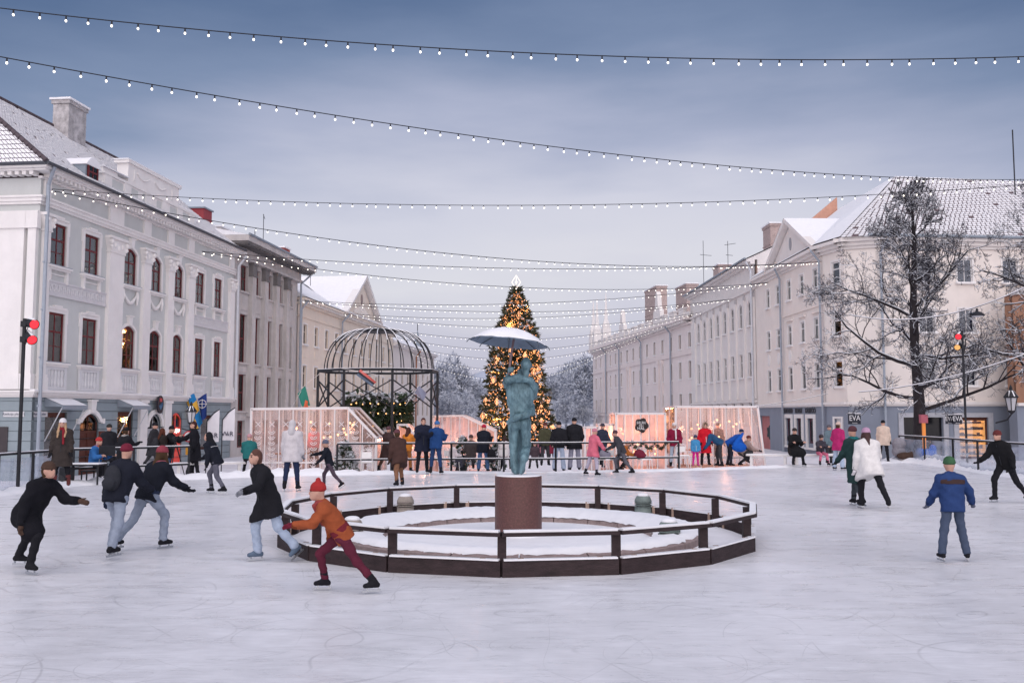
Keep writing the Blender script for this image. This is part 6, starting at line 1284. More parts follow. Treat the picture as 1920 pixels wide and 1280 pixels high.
    if scarf: part('scarf', [C(P3+up2*.06+V3(.085*math.cos(u), .075*math.sin(u), 0), P3+up2*.05+V3(.085*math.cos(u+.6), .075*math.sin(u+.6), .01), .038, .038) for u in [i*.6 for i in range(11)]] + [C(P3+V3(.05, -.10-b_, .02), P1+V3(.06, -.155-b_, 0), .035, .03)], cloth(scarf), h=.018, k=.02)
    if abs(((face+turn+180) % 360)-180) < 115:
        e = MB(); [e.sphere(T(HC+V3(s*.032*hs, -hy*.86, .012*hs)), .015*S, 6, 5, sc=(1.25, 1, .75)) for s in (-1, 1)]; e.build('eyes', EYE, o); e = MB(); [e.beam(T(HC+V3(s*.015*hs, -hy*.945, .036*hs)), T(HC+V3(s*.052*hs, -hy*.80, .038*hs)), .010*S, .010*S) for s in (-1, 1)]; e.build('eyebrows', cloth((.06, .035, .02)), o); MB().sphere(T(HC+V3(0, -hy*.985, -.055*hs)), .02*S, 6, 5, sc=(1.1, .5, .4)).build('mouth', LIP, o)
    if bag: part('rucksack', [E(P2+V3(0, .20+b_, -.04)-up*.02, (.14, .09, .21)), E(P1+V3(0, .24+b_, .04), (.11, .06, .10))], cloth(bag), h=.02)
    return o
def on_ice(px, py): p = ground(px, py, .0); return (p.x, p.y, .0)
def off(px, Y, z=None): p = at(px, 780, Y); return (p.x, Y, gzp(p.x, Y) if z is None else z)
G_ = 'skaters and onlookers'
# -- foreground skaters
person('skater in a long dark coat striding at the far left edge', on_ice(48, 1072), 1.58, 70, 'stride', (.010, .010, .014), BLACK, 'parka', .03, 'beanie', BROWN, hair='short', shoes='skates', gloves=BROWN, turn=10, res=.02)
person('left skater of the dark-jacketed pair with pale jeans', on_ice(214, 1043), 1.62, 168, 'push', (.014, .016, .026), (.26, .30, .38), 'jacket', .035, 'beanie', MAROON, shoes='skates', flare=.015, gloves=NAVY, res=.02, bag=(.03, .032, .04))
person('right skater of the dark-jacketed pair with maroon hat', on_ice(274, 1030), 1.60, 150, 'glide', (.012, .014, .022), (.24, .28, .36), 'jacket', .035, 'beanie', (.26, .05, .07), hair='long', shoes='skates', flare=.015, scarf=(.28, .08, .10), gloves=BLACK, res=.02)
person('skater in a black coat and pale blue jeans left of the fountain', on_ice(502, 1052), 1.54, -52, dict(lean=20, L=(24, 34, 4), R=(-14, 26, 10), la=(-32, 16, 12), ra=(30, 20, 40), hp=8), BLACK, LJEAN, 'parka', .03, None, hair='short', hairc=(.10, .05, .04), shoes='skates', shoec=(.10, .14, .20), flare=.02, gloves=GREY, res=.018)
person('child skater with red hat and orange jacket in front of the fountain barrier', on_ice(640, 1108), 1.36, -78, 'stride', (.30, .075, .03), (.10, .018, .035), 'jacket', .035, 'beanie', (.34, .03, .03), shoes='skates', child=True, gloves=MAROON, pom=True, res=.018, band=((.16, .02, .03), .02, .12), scarf=(.25, .05, .05))
person('child in a blue snow jacket with green hat skating on the right', on_ice(1790, 1052), 1.36, 172, 'wobble', (.024, .05, .15), (.06, .08, .13), 'jacket', .04, 'beanie', (.05, .12, .06), shoes='skates', child=True, flare=.02, gloves=(.12, .13, .17), res=.018, band=((.05, .03, .03), .37, .46))
person('tall dark-clothed skater at the right edge in front of the glass barrier', on_ice(1888, 942), 1.72, -60, 'glide', (.012, .012, .014), BLACK, 'jacket', .03, 'beanie', (.12, .03, .03), shoes='skates')
person('skater in a bulky white jacket with lilac hat on the right', on_ice(1634, 955), 1.76, 175, 'push', (.68, .66, .65), BLACK, 'parka', .04, 'beanie', (.45, .28, .40), hair='long', hairc=(.07, .04, .04), shoes='skates', gloves=WHITE)
person('skater in a dark green coat with teal scarf left of the white jacket', on_ice(1606, 950), 1.72, -160, 'walk', (.02, .045, .045), (.05, .06, .07), 'coat', .03, 'beanie', (.10, .04, .05), scarf=TEAL, shoes='skates')
# -- left edge
person('woman in a long grey-brown coat and white hat with long blonde hair', (at(118, 800, 24.6).x, 24.6, .19), 1.72, 14, dict(lean=1, L=(6, 5, 5), R=(-3, 3, 6), la=(3, 11, 12), ra=(4, 10, 16)), (.042, .034, .032), BLACK, 'coat', .03, 'beanie', (.66, .64, .66), hair='long', hairc=(.42, .28, .17), shoes='tall', shoec=(.12, .035, .035), scarf=(.22, .02, .03), gloves=BLACK, res=.015)
person('musician in a blue jacket and red hat sitting behind a music stand', off(180, 28.4, -.05), 1.72, 70, 'sit', (.03, .12, .32), BLACK, 'jacket', .035, 'beanie', (.42, .04, .04), scarf=(.35, .10, .05), gloves=None)
person('person in black with a beanie standing by the lit shop window', off(233, 30.2), 1.72, 160, 'hold', BLACK, BLACK, 'coat', .025, 'beanie', BLACK, hair='short', scarf=(.3, .29, .28))
person('person in black with a rucksack beside the tripod', off(304, 32.0), 1.66, 140, 'stand', (.02, .016, .016), JEAN, 'jacket', .03, None, hair='long', hairc=(.09, .03, .02), bag=(.03, .03, .035))
person('photographer in black bending to the tripod', off(318, 32.3), 1.74, 88, 'camera', BLACK, JEAN, 'parka', .025, 'beanie', BLACK, gloves=None)
person('tall man in a long black coat under the street lantern', off(367, 31.0, -.02), 1.80, -62, 'arm', (.011, .011, .013), BLACK, 'coat', .03, None, hair='short', hairc=(.05, .02, .02))
person('skater in a black jacket in front of the white banners', on_ice(404, 926), 1.62, -100, 'glide', (.013, .015, .022), (.10, .10, .13), 'jacket', .035, 'hood', BLACK, shoes='skates', band=((.5, .5, .52), .36, .385))
person('person in a teal jacket sitting on the left white bench', off(468, 31.4, .0), 1.62, 190, 'sit', (.02, .13, .13), BLACK, 'jacket', .04, 'beanie', (.45, .25, .27), shoes='skates')
person('skater in a pale grey jacket and navy trousers before the glass kiosk', on_ice(546, 921), 1.78, 178, 'stand', (.55, .52, .54), (.02, .03, .07), 'parka', .04, 'hood', (.5, .48, .5), shoes='skates', gloves=GREY)
person('small dark child skater reaching out before the glass kiosk', on_ice(617, 918), 1.30, -88, dict(lean=14, L=(30, 30, 5), R=(-28, 16, 8), la=(66, 12, 8), ra=(20, 16, 20)), (.014, .015, .022), (.07, .05, .07), 'jacket', .025, 'beanie', (.10, .11, .16), shoes='skates', child=True)
person('skater in a brown coat with fluffy hat in front of the birdcage', on_ice(750, 914), 1.66, -150, 'glide', (.06, .032, .028), (.20, .10, .06), 'parka', .035, 'beanie', (.12, .05, .06), hair='short', shoes='skates', gloves=BROWN)
person('person in a bright orange jacket with dark hood', off(764, 34.3, -.05), 1.58, 150, 'hold', ORANGE, (.30, .12, .04), 'jacket', .04, 'hood', (.06, .025, .02))
person('big man in a navy coat leaning beside the blue-jacketed skater', on_ice(792, 889), 1.82, 15, 'hold', (.015, .018, .035), BLACK, 'parka', .06, None, hair='short', hairc=(.07, .03, .025), shoes='skates')
person('skater in a royal blue jacket and striped hat by the birdcage post', on_ice(817, 890), 1.72, 165, 'hold', (.015, .05, .16), (.02, .045, .12), 'jacket', .05, 'beanie', (.05, .14, .34), shoes='skates')
person('child in a white coat sitting on a chair left of the statue', off(848, 34.2, -.02), 1.30, 120, 'situp', (.62, .56, .57), (.05, .05, .07), 'jacket', .045, 'beanie', (.36, .34, .42), child=True)
person('person in a black padded coat and red hat, jeans, back turned', off(906, 34.3, -.02), 1.66, 165, 'hold', (.013, .015, .020), (.06, .11, .22), 'parka', .045, 'beanie', (.40, .02, .05), flare=.02)
person('person in a white jacket with dark hair sitting behind the statue legs', off(945, 35.0, -.02), 1.55, 170, 'sit', (.66, .60, .60), BLACK, 'jacket', .045, None, hair='long', hairc=(.05, .03, .03))
person('shorter of the black-coated couple, in wide pale jeans', off(1048, 34.2, .0), 1.74, 172, 'pocket', (.013, .014, .018), (.38, .45, .58), 'jacket', .045, 'beanie', BLACK, flare=.035, gloves=None)
person('taller of the black-coated couple, with black hat', off(1077, 34.4, .02), 1.86, 186, 'pocket', (.013, .014, .017), (.26, .26, .33), 'parka', .055, 'beanie', BLACK, flare=.03, gloves=None)
person('skater in a pink jacket right of the black-coated couple', on_ice(1112, 893), 1.50, 120, 'wobble', (.58, .14, .20), (.40, .37, .46), 'parka', .04, 'beanie', (.5, .2, .26), shoes='skates')
person('person in an orange-brown jacket crouching before the glowing kiosk', off(1160, 35.2, -.03), 1.45, 75, 'crouch', (.40, .13, .03), BROWN, 'jacket', .035, 'beanie', (.22, .07, .04))
person('girl in a dark red jacket with long white scarf and pale hat', off(1264, 36.6, .02), 1.66, -8, 'pocket', (.20, .012, .04), (.36, .42, .50), 'jacket', .04, 'beanie', (.62, .57, .57), hair='short', scarf=(.66, .62, .62), shoes='boots', shoec=BLACK, gloves=None, res=.018)
person('small child in a sky-blue jacket and hot pink trousers', off(1303, 36.9, .03), 1.15, 4, 'stand', (.06, .25, .48), (.58, .02, .24), 'jacket', .045, 'helmet', (.02, .03, .08), child=True, gloves=(.5, .1, .3), shoec=(.5, .05, .25), res=.018)
person('woman in a bright red coat with a fur-trimmed hood', off(1321, 37.3, .03), 1.64, 6, 'pocket', (.52, .012, .025), BLACK, 'coat', .045, 'fur', RED, hair='short', gloves=BLACK, res=.018)
person('person in a petrol-blue jacket bending down beside the red coat', off(1348, 37.3, .0), 1.70, -95, 'bend', (.02, .07, .15), CHAR, 'jacket', .045, 'beanie', BLACK)
person('person holding up a bright blue bag while bending', off(1366, 37.6, .0), 1.66, 80, 'bend', (.012, .07, .32), (.02, .025, .04), 'jacket', .04, 'beanie', (.02, .03, .08))
person('person in a beige coat kneeling by the white benches', off(1388, 37.6, .0), 1.60, 100, 'crouch', (.30, .22, .20), CHAR, 'jacket', .04, 'beanie', (.12, .03, .03))
person('man in a long black coat sitting on the bench looking at his phone', off(1486, 36.6, .02), 1.74, 8, 'sit', (.013, .014, .015), BLACK, 'coat', .04, 'beanie', (.035, .03, .03), shoes='skates', gloves=None, res=.018)
person('girl in pink trousers and black-white jumper sitting on the bench', off(1536, 36.9, .02), 1.40, 6, 'sit', (.05, .045, .06), (.60, .16, .25), 'jacket', .025, 'helmet', (.03, .02, .025), shoes='skates', child=True, gloves=None, res=.018)
person('person in a grey jacket half hidden behind the seated girl', off(1553, 38.8, -.05), 1.62, 25, 'stand', (.12, .17, .20), CHAR, 'jacket', .035, 'beanie', (.10, .10, .12))
person('woman in a magenta jacket and pale wide jeans standing by the bench', on_ice(1573, 882), 1.66, 120, 'pocket', (.40, .025, .13), (.36, .44, .56), 'parka', .04, 'beanie', (.55, .42, .36), hair='short', shoes='skates', flare=.03)
person('person in a cream jacket and black beanie beside the glass barrier', off(1655, 39.6, .05), 1.70, 150, 'stand', (.58, .46, .38), BLACK, 'parka', .04, 'beanie', BLACK)
person('far stroller in a pink coat behind the railing under the tree', off(1015, 60), 1.6, 0, 'walk', (.30, .12, .15), BLACK, 'coat', .03, 'beanie', (.5, .3, .3), res=.03); person('far stroller in a maroon coat behind the railing under the tree', off(1034, 60), 1.6, 180, 'walk', MAROON, BLACK, 'coat', .03, 'beanie', MAROON, res=.03)
# -- more onlookers along the back edge
more = [('onlooker in a dark brown coat sitting left of the orange jacket', 727, 34.0, 1.62, 150, 'walk', (.05, .03, .03), BROWN, 'coat', (.10, .05, .06)), ('onlooker in dark grey sitting behind the railing under the fir', 884, 35.2, 1.60, 200, 'situp', (.06, .05, .05), CHAR, 'jacket', (.08, .05, .05)), ('child in a pink hat sitting right behind the statue', 1003, 35.6, 1.25, 190, 'situp', (.07, .05, .06), CHAR, 'jacket', (.60, .30, .36)),
    ('guest in a grey coat inside the ornamented glass kiosk', 555, 35.0, 1.68, 20, 'stand', (.10, .09, .10), BLACK, 'coat', (.05, .05, .06)), ('guest in a rose jumper inside the ornamented glass kiosk', 590, 35.1, 1.62, -30, 'stand', (.30, .10, .14), BLACK, 'jacket', (.08, .05, .05)), ('guest in black at the counter of the large glass kiosk', 1345, 39.6, 1.66, 0, 'stand', (.04, .03, .035), BLACK, 'jacket', (.06, .04, .04)),
    ('passer-by in a navy coat by the low kiosks', 1128, 37.0, 1.70, 30, 'walk', (.03, .035, .06), BLACK, 'coat', (.04, .04, .06)), ('passer-by in black between tree and middle kiosk', 930, 44.0, 1.72, 170, 'walk', BLACK, BLACK, 'coat', BLACK), ('onlooker in an olive jacket behind the black-coated couple', 1022, 38.0, 1.68, 10, 'stand', (.06, .06, .035), CHAR, 'jacket', (.10, .03, .03)), ('onlooker in dark clothes near the shop door under the flag', 288, 36.0, 1.74, 90, 'walk', (.03, .03, .035), CHAR, 'coat', BLACK), ('onlooker in a dark coat by the left railing corner', 205, 31.5, 1.70, 40, 'pocket', (.02, .02, .025), BLACK, 'coat', (.03, .03, .03)),
    ('skater in a charcoal jacket near the back right of the rink', 1166, 33.0, 1.60, -95, 'glide', (.05, .05, .06), (.10, .10, .12), 'jacket', (.08, .04, .05))]
for lb, px, Y, H_, fc, po, tc2, lc2, ct, hc in more: person(lb, off(px, Y, -.02 if Y < 40 else None), H_, fc, po, tc2, lc2, ct, .035, 'beanie', hc, res=.026, shoes='boots')
# ------------------------------------------------------------------ benches, chairs, bags and small things
def bench(label, x0, y0, x1, y1, z0=.0):
    d = math.atan2(y1-y0, x1-x0); L = math.hypot(x1-x0, y1-y0); o = thing('white_bench', label, 'bench', (x0, y0, z0), d, 'white benches along the rink')
    MB().box(0, L, -.17, .17, .40, .46).build('seat', WHITEP, o); MB().box(.02, L-.02, -.15, .15, .461, .485).build('snow', SNOW, o); k = max(2, round(L/1.6))
    for i in range(k): x = .2+(L-.4)*i/(k-1); MB().box(x-.05, x+.05, -.12, .12, -.1, .40).build('leg', WHITEP, o)
pA, pB = at(326, 780, 31.0), at(462, 780, 31.8); bench('long white bench before the white banners', pA.x, 31.0, pB.x, 31.8, -.02); pA, pB = at(1398, 780, 37.5), at(1480, 780, 36.9); bench('white bench in front of the large glass kiosk', pA.x, 37.5, pB.x, 36.9, .0); pA, pB = at(1482, 780, 36.9), at(1600, 780, 37.6); bench('white bench under the man with the phone', pA.x, 36.95, pB.x, 37.6, .0)
def chair(label, px, Y, rz, z=-.05):
    p = at(px, 780, Y); o = thing('white_chair', label, 'chair', (p.x, Y, z), rz, 'white metal chairs by the railing'); MB().box(-.21, .21, -.2, .2, .43, .46).build('seat', WHITEP, o); MB().box(-.19, .19, -.18, .18, .461, .478).build('snow', SNOW, o)
    for x in (-.19, .19):
        for y in (-.18, .18): MB().tube([(x, y, .43), (x*1.15, y*1.2, 0)], .013, 5).build('leg', WHITEP, o)
    MB().tube([(-.2, .19, .43), (-.2, .26, .82), (-.14, .27, .87), (.14, .27, .87), (.2, .26, .82), (.2, .19, .43)], .013, 6).build('back_frame', WHITEP, o); MB().box(-.17, .17, .235, .25, .58, .8).build('backrest', WHITEP, o); return o
chair('white metal chair with a maroon bag on it', 1208, 34.6, R(20)); chair('white metal chair with a grey cushion beside the pink jacket', 1136, 34.4, R(-30)); chair('white metal chair in front of the girl in dark red', 1280, 36.0, R(10), .02); chair('white chair before the small snowy fir', 690, 32.9, R(180)); chair('white chair under the child in the white coat', 848, 34.3, R(120)); chair('white chair under the person in the white jacket', 946, 35.1, R(170))
def lump(name, label, cat, loc_, prims, m, rz=0, h=.025): V_, Q_ = organic(prims, h, .04, .006, 22); o = link(name, mesh_vq(name, V_, Q_, m), None, loc_, (0, 0, rz)); return tag(o, label, cat)
p = at(1198, 780, 34.55); lump('maroon_bag', 'maroon bag slumped on the white chair', 'bag', (p.x, 34.55, .44), [('e', (0, 0, .16), (.2, .13, .17)), ('e', (.08, 0, .12), (.18, .12, .1))], cloth(MAROON)); p = at(1134, 780, 34.35); lump('grey_cushion', 'grey bag leaning on the white chair', 'bag', (p.x, 34.35, .44), [('e', (0, 0, .14), (.22, .12, .15)), ('e', (-.1, 0, .2), (.1, .1, .12))], cloth((.22, .21, .26)))
p = at(1736, 780, 40.0); lump('blue_sled_seat', 'bright blue plastic sled seat in front of the glass barrier', 'sled', (p.x, 40.0, .15), [('e', (0, 0, .22), (.42, .26, .22)), ('e', (.28, .05, .42), (.16, .16, .20)), ('e', (-.3, 0, .3), (.18, .2, .16))], mat('blue_plastic', (.01, .11, .50), .35, .05)); p = at(1683, 780, 40.2); lump('white_rucksack', 'white and black rucksack by the glass barrier', 'bag', (p.x, 40.2, .2), [('e', (0, 0, .55), (.28, .2, .32)), ('e', (0, 0, .25), (.3, .22, .25)), ('e', (.12, -.12, .62), (.13, .13, .2))], cloth((.26, .25, .28))); p = at(1697, 780, 39.9); lump('brown_bag', 'dark brown bag on the snow bank by the rucksack', 'bag', (p.x, 39.9, .12), [('e', (0, 0, .16), (.42, .2, .16)), ('e', (.25, 0, .22), (.15, .15, .14))], cloth(BROWN))
p = at(921, 780, 34.1); lump('black_shoulder_bag', 'black shoulder bag hanging beside the red-hatted person', 'bag', (p.x+.02, 34.1, .35), [('e', (0, 0, .2), (.16, .12, .26)), ('c', (0, 0, .4), (-.15, 0, .75), .03, .025)], cloth(BLACK)); p = at(1385, 780, 37.3); lump('raised_blue_bag', 'bright blue cloth bag swung up by the bending person', 'bag', (p.x, 37.3, .55), [('e', (0, 0, .2), (.3, .16, .2)), ('c', (-.15, 0, .3), (.15, 0, .75), .12, .05)], cloth((.01, .09, .42)))
p = at(1290, 780, 36.2)
def small_fir(label, px, Y, h): 
    p = at(px, 780, Y); o = thing('small_fir', label, 'tree', (p.x, Y, gzp(p.x, Y)), 0, 'small potted firs'); P = []; D_ = []; mi = []
    for k in range(420): z = random.random(); a = random.uniform(0, 6.28); r_ = .5*h*(1-z)*random.uniform(.5, 1); P.append((r_*math.cos(a), r_*math.sin(a), .2+z*h)); D_.append((math.cos(a), math.sin(a), random.uniform(-.2, .5))); mi.append(1 if random.random() < .5 else 0)
    needles('crown', P, D_, .16, [FIR, FROST], o, 3, mi); MB().tube([(0, 0, 0), (0, 0, h)], [.04, .01], 6).build('trunk', BROWNB, o); MB().lathe([(.16, 0), (.2, .24)], 10).build('pot', IRON, o)
BROWNB = mat('fir_stem', (.07, .045, .03), .9); small_fir('small snowy fir behind the white chair left', 648, 33.4, 1.0); small_fir('small snowy fir beside the middle kiosk', 868, 36.5, 1.1); small_fir('small snowy fir behind the black shoulder bag', 930, 38, .9)
# musician's table, speaker, stand and the photographer's tripod
p = at(150, 780, 27.6); o = thing('folding_table', 'dark folding table behind the long-haired woman', 'table', (p.x, 27.6, -.1)); MB().box(-.75, .75, -.3, .3, .66, .7).build('table_top', IRON, o); MB().box(-.73, .73, -.28, .28, .701, .73).build('snow', SNOW, o); [MB().beam((x, y, 0), (x, y, .66), .04).build('leg', IRON, o) for x in (-.7, .7) for y in (-.25, .25)]
o = thing('loudspeaker', 'black loudspeaker box under the folding table', 'loudspeaker', (p.x-.3, 27.3, -.1)); MB().box(-.25, .25, -.2, .2, 0, .62).build('cabinet', IRON, o); MB().prism([(.17*math.cos(u), .24+.17*math.sin(u)) for u in [i*math.pi/8 for i in range(16)]], 'y', -.215, -.2).build('cone', mat('speaker_cone', (.04, .04, .045), .6), o)
q = at(203, 780, 28.2); o = thing('music_stand', 'black music stand in front of the musician', 'stand', (q.x, 28.2, -.05), .4); MB().tube([(0, 0, .3), (0, 0, .95)], .015, 6).build('stem', IRON, o); MB().cbox((0, -.02, 1.02), (.46, .02, .32), 0, Matrix.Rotation(.3, 3, 'X')).build('desk', IRON, o); [MB().tube([(0, 0, .32), (.3*math.cos(a), .3*math.sin(a), 0)], .012, 5).build('leg', IRON, o) for a in (.3, 2.4, 4.5)]
q = at(330, 780, 32.0); o = thing('camera_tripod', 'black tripod with camera beside the photographer', 'tripod', (q.x, 32.0, -.12)); MB().cbox((0, 0, 1.38), (.16, .12, .11)).tube([(0, -.06, 1.38), (0, -.16, 1.38)], .04, 8).build('camera_body', IRON, o); [MB().tube([(0, 0, 1.28), (.36*math.cos(a), .36*math.sin(a), 0)], [.025, .012], 6).build('leg', IRON, o) for a in (.5, 2.6, 4.7)]
q = at(176, 780, 28.6); o = thing('camp_stool', 'dark stool under the sitting musician', 'stool', (q.x, 28.5, -.08)); MB().box(-.22, .22, -.2, .2, .40, .44).build('seat', IRON, o); [MB().beam((x, y, 0), (x, y, .40), .035).build('leg', IRON, o) for x in (-.19, .19) for y in (-.17, .17)]
p = at(1716, 795, 49.2); o = thing('feeder_post', 'orange post with a pink box on top beside the tree trunk', 'post', (p.x+.45, 49.2, -.8)); MB().box(-.07, .07, -.07, .07, 0, 2.4).build('post', mat('glowing_orange_paint', (.65, .22, .05), .6, .1, emit=(1, .35, .08), estr=.12), o); MB().box(-.18, .18, -.14, .14, 2.4, 2.85).build('box', mat('pink_box', (.45, .12, .16), .6), o)  # the post is no lamp; a faint glow is added to its orange
# ------------------------------------------------------------------ light strings across the square
def proj(p):
    d = Vector(p) - Vector((0, 0, CAM_H)); f = d.y*CP + d.z*SP; u = -d.y*SP + d.z*CP; return 960 + FPX*d.x/f, 640 - FPX*u/f
BULBF = glow('far_bulb', (1.0, .93, .88), 1.7)
SOCK = mat('socket_black', (.02, .02, .025), .6, 0)
bme = MB().sphere((0, 0, 0), 1.0, 8, 6, sc=(.9, .9, 1.1)).mesh('bulb', BULB, True); sme = MB().tube([(0, 0, 0), (0, 0, 1.0)], [1.0, .8], 6).mesh('socket', SOCK)
def string(label, L, Rr_, mid, step=.55, br=0.039, single=False, bm=None):
    A, B = at(*L), at(*Rr_); t0, t1 = 0, 1
    for _ in range(40):
        t = (t0+t1)/2; x, _y = proj(A.lerp(B, t)); t0, t1 = (t, t1) if x < mid[0] else (t0, t)
    p = A.lerp(B, t); zt = at(mid[0], mid[1], p.y).z; sag = (p.z-zt)/(4*t*(1-t))
    f = lambda t: A.lerp(B, t) - Vector((0, 0, 4*sag*t*(1-t)))
    o = thing('light_string', label, 'string lights', A, 0, 'light strings across the square'); N = 60; pts = [f(i/N)-A for i in range(N+1)]
    MB().tube(pts, .014 if single else .018, 4).build('cable', IRON, o); n_ = int((B-A).length/step); S = MB(); Bm = MB()
    for i in range(1, n_):
        q = f((i+random.uniform(-.13, .13))/n_)-A
        if single:
            w = o.matrix_world; px_, py_ = proj(q+A)
            if not -40 < px_ < 1960: continue
            s_ = link('socket', sme, o, q-Vector((0, 0, .08))); s_.scale = (.022, .022, .07); b_ = link('bulb', bme, o, q-Vector((0, 0, .125))); b_.scale = (br, br, br)
        else: S.tube([q-Vector((0, 0, .07)), q], .02, 4); Bm.sphere(q-Vector((0, 0, .12)), br, 6, 4)
    if not single: tag(S.build('sockets', SOCK, o), kind='stuff'); tag(Bm.build('bulbs', bm or BULB, o, smooth=True), kind='stuff')
string('nearest light string, topmost across the sky', (-60, 8, 21), (1990, 104, 22.6), (960, 98), single=True, br=0.029)
string('second light string, sloping down from the upper left edge', (-40, 99, 21.5), (1960, 336, 43), (960, 265), single=True, br=0.031)
string('light string from the left house corner level across to the right edge', (76, 353, 42.6), (1960, 343, 40), (960, 385), single=True, br=0.035)
string('light string from the left house corner down to the yellow house', (76, 353, 42.6), (1546, 490, 65), (960, 486), br=0.036)
string('upper light string from the attic end of the grey house to the yellow house', (366, 470, 58.5), (1546, 490, 65.2), (960, 503), br=0.038)
string('lower light string from the attic end of the grey house to the white house', (366, 470, 58.5), (1446, 529, 77.5), (960, 538), br=0.038)
far = [((557, 563, 77), (1446, 529, 77.8), (900, 571)), ((557, 563, 77), (1376, 560, 88.6), (900, 584)), ((616, 585, 88), (1376, 560, 88.8), (900, 597)), ((616, 585, 88), (1322, 584, 101.5), (900, 612)), ((655, 603, 97), (1298, 590, 108), (880, 634)), ((690, 620, 106), (1262, 604, 117), (870, 652)), ((700, 630, 112), (1230, 618, 125), (860, 667)), ((720, 642, 118), (1196, 634, 134), (850, 683)), ((735, 652, 122), (1150, 650, 150), (840, 695))]
names = ['first', 'second', 'third', 'fourth', 'fifth', 'sixth', 'seventh', 'eighth', 'ninth']
for nm, (a, b_, c_) in zip(names, far): string('thin far light string, %s from above in front of the Christmas tree' % nm, a, b_, c_, br=.04, bm=BULBF)

# ------------------------------------------------------------------ bare snowy trees
BARK = mat('wet_bark', (.028, .023, .026), .85, .35, 6, .4, 25); TWIG = mat('dark_twig', (.055, .054, .066), .85, .2, 4); FROSTW = mat('frost_white', (.75, .77, .82), .9, .06, 4)
def bare_tree(name, label, base, H, seed, lean=0.0, trunk_r=.38, spread=1.0, limbs=None, density=1.0):
    rr_ = random.Random(seed); o = thing(name, label, 'tree', base); TR = MB(); LM = MB(); TW = MB(); SN = MB()
    def rv(): return Vector((rr_.uniform(-1, 1), rr_.uniform(-1, 1), rr_.uniform(-1, 1)))
    def snow(pts, rs, lev):
        d = pts[-1]-pts[0]
        if d.length > .05 and abs(d.normalized().z) < .8 and rr_.random() < (.9 if lev < 3 else 0.5 if lev == 3 else .22): SN.tube([p+Vector((0, 0, r_*.8+.006)) for p, r_ in zip(pts, rs)], [r_*.75+.006 for r_ in rs], 3, cap=False)
    def grow(p, d, L, r0, lev):
        n_ = 5 if lev < 3 else 3; pts = [p.copy()]; rs = [r0]; q = p.copy(); dd = d.normalized()
        for i in range(n_):
            dd = (dd + rv()*(.22 if lev < 2 else .30) + Vector((0, 0, .06 if lev < 2 else -.05 if rr_.random() < .5 else .12))).normalized(); q = q + dd*L/n_; pts.append(q.copy()); rs.append(r0*(1-.75*(i+1)/n_)+.004)
        (LM if lev < 3 else TW).tube(pts, rs, 6 if lev < 2 else 4 if lev == 2 else 3, cap=False); snow(pts, rs, lev)
        if lev >= 5: return
        kids = [0, 9, 8, 7, 6][lev] if lev else 0; kids = max(2, int(kids*density)) if lev else 0
        for k in range(kids):
            u = .22+.78*(k+rr_.random())/kids; i = min(n_-1, int(u*n_)); f = u*n_-i; b0 = pts[i].lerp(pts[i+1], f); ax = (pts[i+1]-pts[i]).normalized(); side = ax.cross(rv()).normalized()
            nd = (ax*rr_.uniform(.35, .9) + side*rr_.uniform(.5, 1) + Vector((0, 0, rr_.uniform(-.15, .3)))).normalized(); grow(b0, nd, L*(.62-.05*lev)*(1.15-.5*u)*rr_.uniform(.7, 1.2), max(.006, rs[i]*.5), lev+1)
    N = 9; tp_ = []; tr_ = []
    for i in range(N+1):
        u = i/N; tp_.append(Vector((lean*u*H*.1+.12*math.sin(i*1.1), .1*math.cos(i*.9), u*H))); tr_.append(trunk_r*(1-u)**.85+.02)
    TR.tube(tp_, tr_, 10)
    limbs = limbs or 26
    for k in range(limbs):
        u = .20+.78*(k/limbs)**.9; i = min(N-1, int(u*N)); b0 = tp_[i].lerp(tp_[i+1], u*N-i); a = k*2.4+rr_.uniform(-.4, .4); L = spread*H*(.44*(1-u)**.8+.045)*rr_.uniform(.75, 1.15); up = rr_.uniform(.1, .5)+u*.7 if u > .4 else rr_.uniform(-.1, .35)
        grow(b0, Vector((math.cos(a), math.sin(a), up)), L, tr_[i]*.38, 1)
    TR.build('trunk', BARK, o, smooth=True); tag(LM.build('limbs', BARK, o), kind='stuff'); tag(TW.build('crown', TWIG, o), kind='stuff'); tag(SN.build('snow', FROSTW, o), kind='stuff'); return o
b0 = at(1722, 830, 50); bare_tree('bare_tree', 'tall bare tree with snow-lined branches in front of the yellow house', (b0.x, 50, -.95), 15.8, 21, .05, .34, .9, 24, .9)
b0 = at(2010, 830, 46); bare_tree('bare_tree', 'bare tree reaching in from the right edge with snowy branches', (b0.x, 46, -.9), 15.0, 5, -.2, .36, 1.0, 22, .8)
# snow-laden wires through the branches with a hanging street lamp
def wire(label, a, b_, sag, r_=.03, lamp=None):
    A, B = at(*a), at(*b_); o = thing('overhead_wire', label, 'cable', A); pts = [A.lerp(B, i/24)-A-Vector((0, 0, 4*sag*(i/24)*(1-i/24))) for i in range(25)]; MB().tube(pts, r_*.5, 4).build('cable', IRON, o); MB().tube([p+Vector((0, 0, r_)) for p in pts], r_*.8, 5).build('snow', SNOW, o); return o
wire('snow-covered wire sagging through the big bare tree', (1592, 590, 48), (1960, 520, 40), .9); wire('lower snow-covered wire crossing the tree trunk', (1610, 735, 47), (1960, 650, 40), .35); wire('thin dark wire across the yellow house front', (1428, 760, 60), (1552, 738, 62), .05, .02)
p = at(1832, 590, 42); o = thing('hanging_lamp', 'dark hanging street lamp on the wire among the branches', 'street lamp', p); MB().lathe([(.30, -.06), (.33, 0), (.2, .10), (.06, .16), (.04, .3)], 12).build('shade', IRON, o); MB().lathe([(.12, -.1), (.26, -.06)], 10).build('lens', LANG, o)
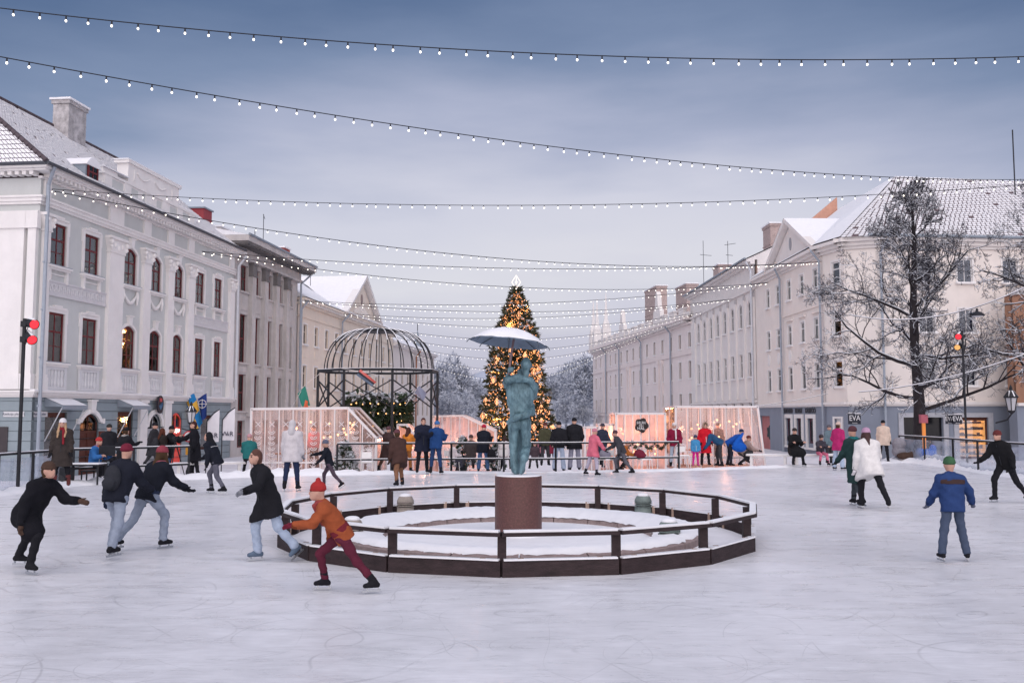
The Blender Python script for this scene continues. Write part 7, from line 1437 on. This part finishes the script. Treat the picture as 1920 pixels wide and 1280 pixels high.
p = at(1897, 775, 58.5); o = thing('wall_lantern', 'black wall lantern on a bracket at the right edge', 'street lamp', p); lantern(o, .2, 2.2); MB().tube([(0, 0, .0), (-.1, .4, -.4), (-.4, 1.2, -.6)], .05, 6).build('bracket', IRON, o)
# ------------------------------------------------------------------ frosted trees beyond the square
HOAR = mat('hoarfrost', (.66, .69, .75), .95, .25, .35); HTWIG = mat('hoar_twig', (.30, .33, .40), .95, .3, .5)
def frost_tree(label, px, pytop, w, Y, seed):
    top = at(px, pytop, Y); H = top.z+1.2; Wd = w*Y/FPX/2; r_ = np.random.default_rng(seed); o = thing('frosted_tree', label, 'tree', (top.x, Y, -1.2), 0, 'frosted trees beyond the square'); N = int(1500+700*min(3, Wd/3))
    mb = MB().tube([(0, 0, 0), (.2, 0, H*.4), (0, 0, H*.9)], [.035*H, .02*H, .004*H], 7)
    for k in range(12): a = k*2.4; u = .25+.05*k; mb.tube([(0, 0, H*u), (Wd*.45*math.cos(a), Wd*.45*math.sin(a), H*(u+.14)), (Wd*.75*math.cos(a+.2), Wd*.75*math.sin(a+.2), H*(u+.26))], [.012*H, .007*H, .003*H], 5)
    mb.build('trunk', HTWIG, o)
    cl = r_.normal(size=(26, 3)); cl /= np.linalg.norm(cl, axis=1)[:, None]; cl *= (r_.uniform(.35, .88, 26))[:, None]; cen = cl*np.array([Wd, Wd*.8, H*.40])+np.array([0, 0, H*.58]); k = r_.integers(0, 26, N)
    q = r_.normal(size=(N, 3)); q /= np.linalg.norm(q, axis=1)[:, None]; q *= (r_.uniform(.3, 1, N)**.5)[:, None]; P = cen[k] + q*np.array([Wd*.34, Wd*.34, H*.15]); P[:, 2] = np.maximum(P[:, 2], H*.08)
    D = q + np.array([0, 0, .5]); mi = (r_.random(N) < .42).astype(int); needles('crown', P, D, H*.062, [HOAR, HTWIG], o, 3, mi, .10)
ft = [(822, 672, 60, 150), (848, 668, 70, 165), (880, 700, 55, 175), (900, 725, 60, 190), (870, 735, 60, 160), (925, 715, 60, 215), (1015, 730, 60, 215), (1045, 690, 70, 205), (1075, 678, 75, 195), (1100, 662, 70, 185), (1060, 740, 60, 170), (1092, 745, 55, 160), (1030, 750, 50, 185), (985, 735, 60, 225), (955, 730, 60, 220), (838, 735, 60, 145)]
pos = ['leftmost of the frosted trees, right beside the end house', 'tall frosted tree just right of the birdcage', 'frosted tree halfway between birdcage and Christmas tree', 'low frosted tree left behind the Christmas tree', 'low frosted tree above the middle kiosk roof', 'far frosted tree touching the Christmas tree on the left', 'far frosted tree touching the Christmas tree on the right', 'frosted tree second to the right of the Christmas tree', 'broad frosted tree behind the couple in black coats', 'tall frosted tree against the long pink-white house', 'low frosted tree above the heads of the black-coated couple', 'low frosted tree at the foot of the long house', 'low frosted tree right behind the Christmas tree', 'far frosted tree hidden behind the Christmas tree to the right', 'far frosted tree hidden behind the Christmas tree', 'low frosted tree at the foot of the end house']
for i, ((a, b_, c_, d), lb) in enumerate(zip(ft, pos)): frost_tree(lb, a, b_, c_, d, 40+i)
# wooded rise closing the view
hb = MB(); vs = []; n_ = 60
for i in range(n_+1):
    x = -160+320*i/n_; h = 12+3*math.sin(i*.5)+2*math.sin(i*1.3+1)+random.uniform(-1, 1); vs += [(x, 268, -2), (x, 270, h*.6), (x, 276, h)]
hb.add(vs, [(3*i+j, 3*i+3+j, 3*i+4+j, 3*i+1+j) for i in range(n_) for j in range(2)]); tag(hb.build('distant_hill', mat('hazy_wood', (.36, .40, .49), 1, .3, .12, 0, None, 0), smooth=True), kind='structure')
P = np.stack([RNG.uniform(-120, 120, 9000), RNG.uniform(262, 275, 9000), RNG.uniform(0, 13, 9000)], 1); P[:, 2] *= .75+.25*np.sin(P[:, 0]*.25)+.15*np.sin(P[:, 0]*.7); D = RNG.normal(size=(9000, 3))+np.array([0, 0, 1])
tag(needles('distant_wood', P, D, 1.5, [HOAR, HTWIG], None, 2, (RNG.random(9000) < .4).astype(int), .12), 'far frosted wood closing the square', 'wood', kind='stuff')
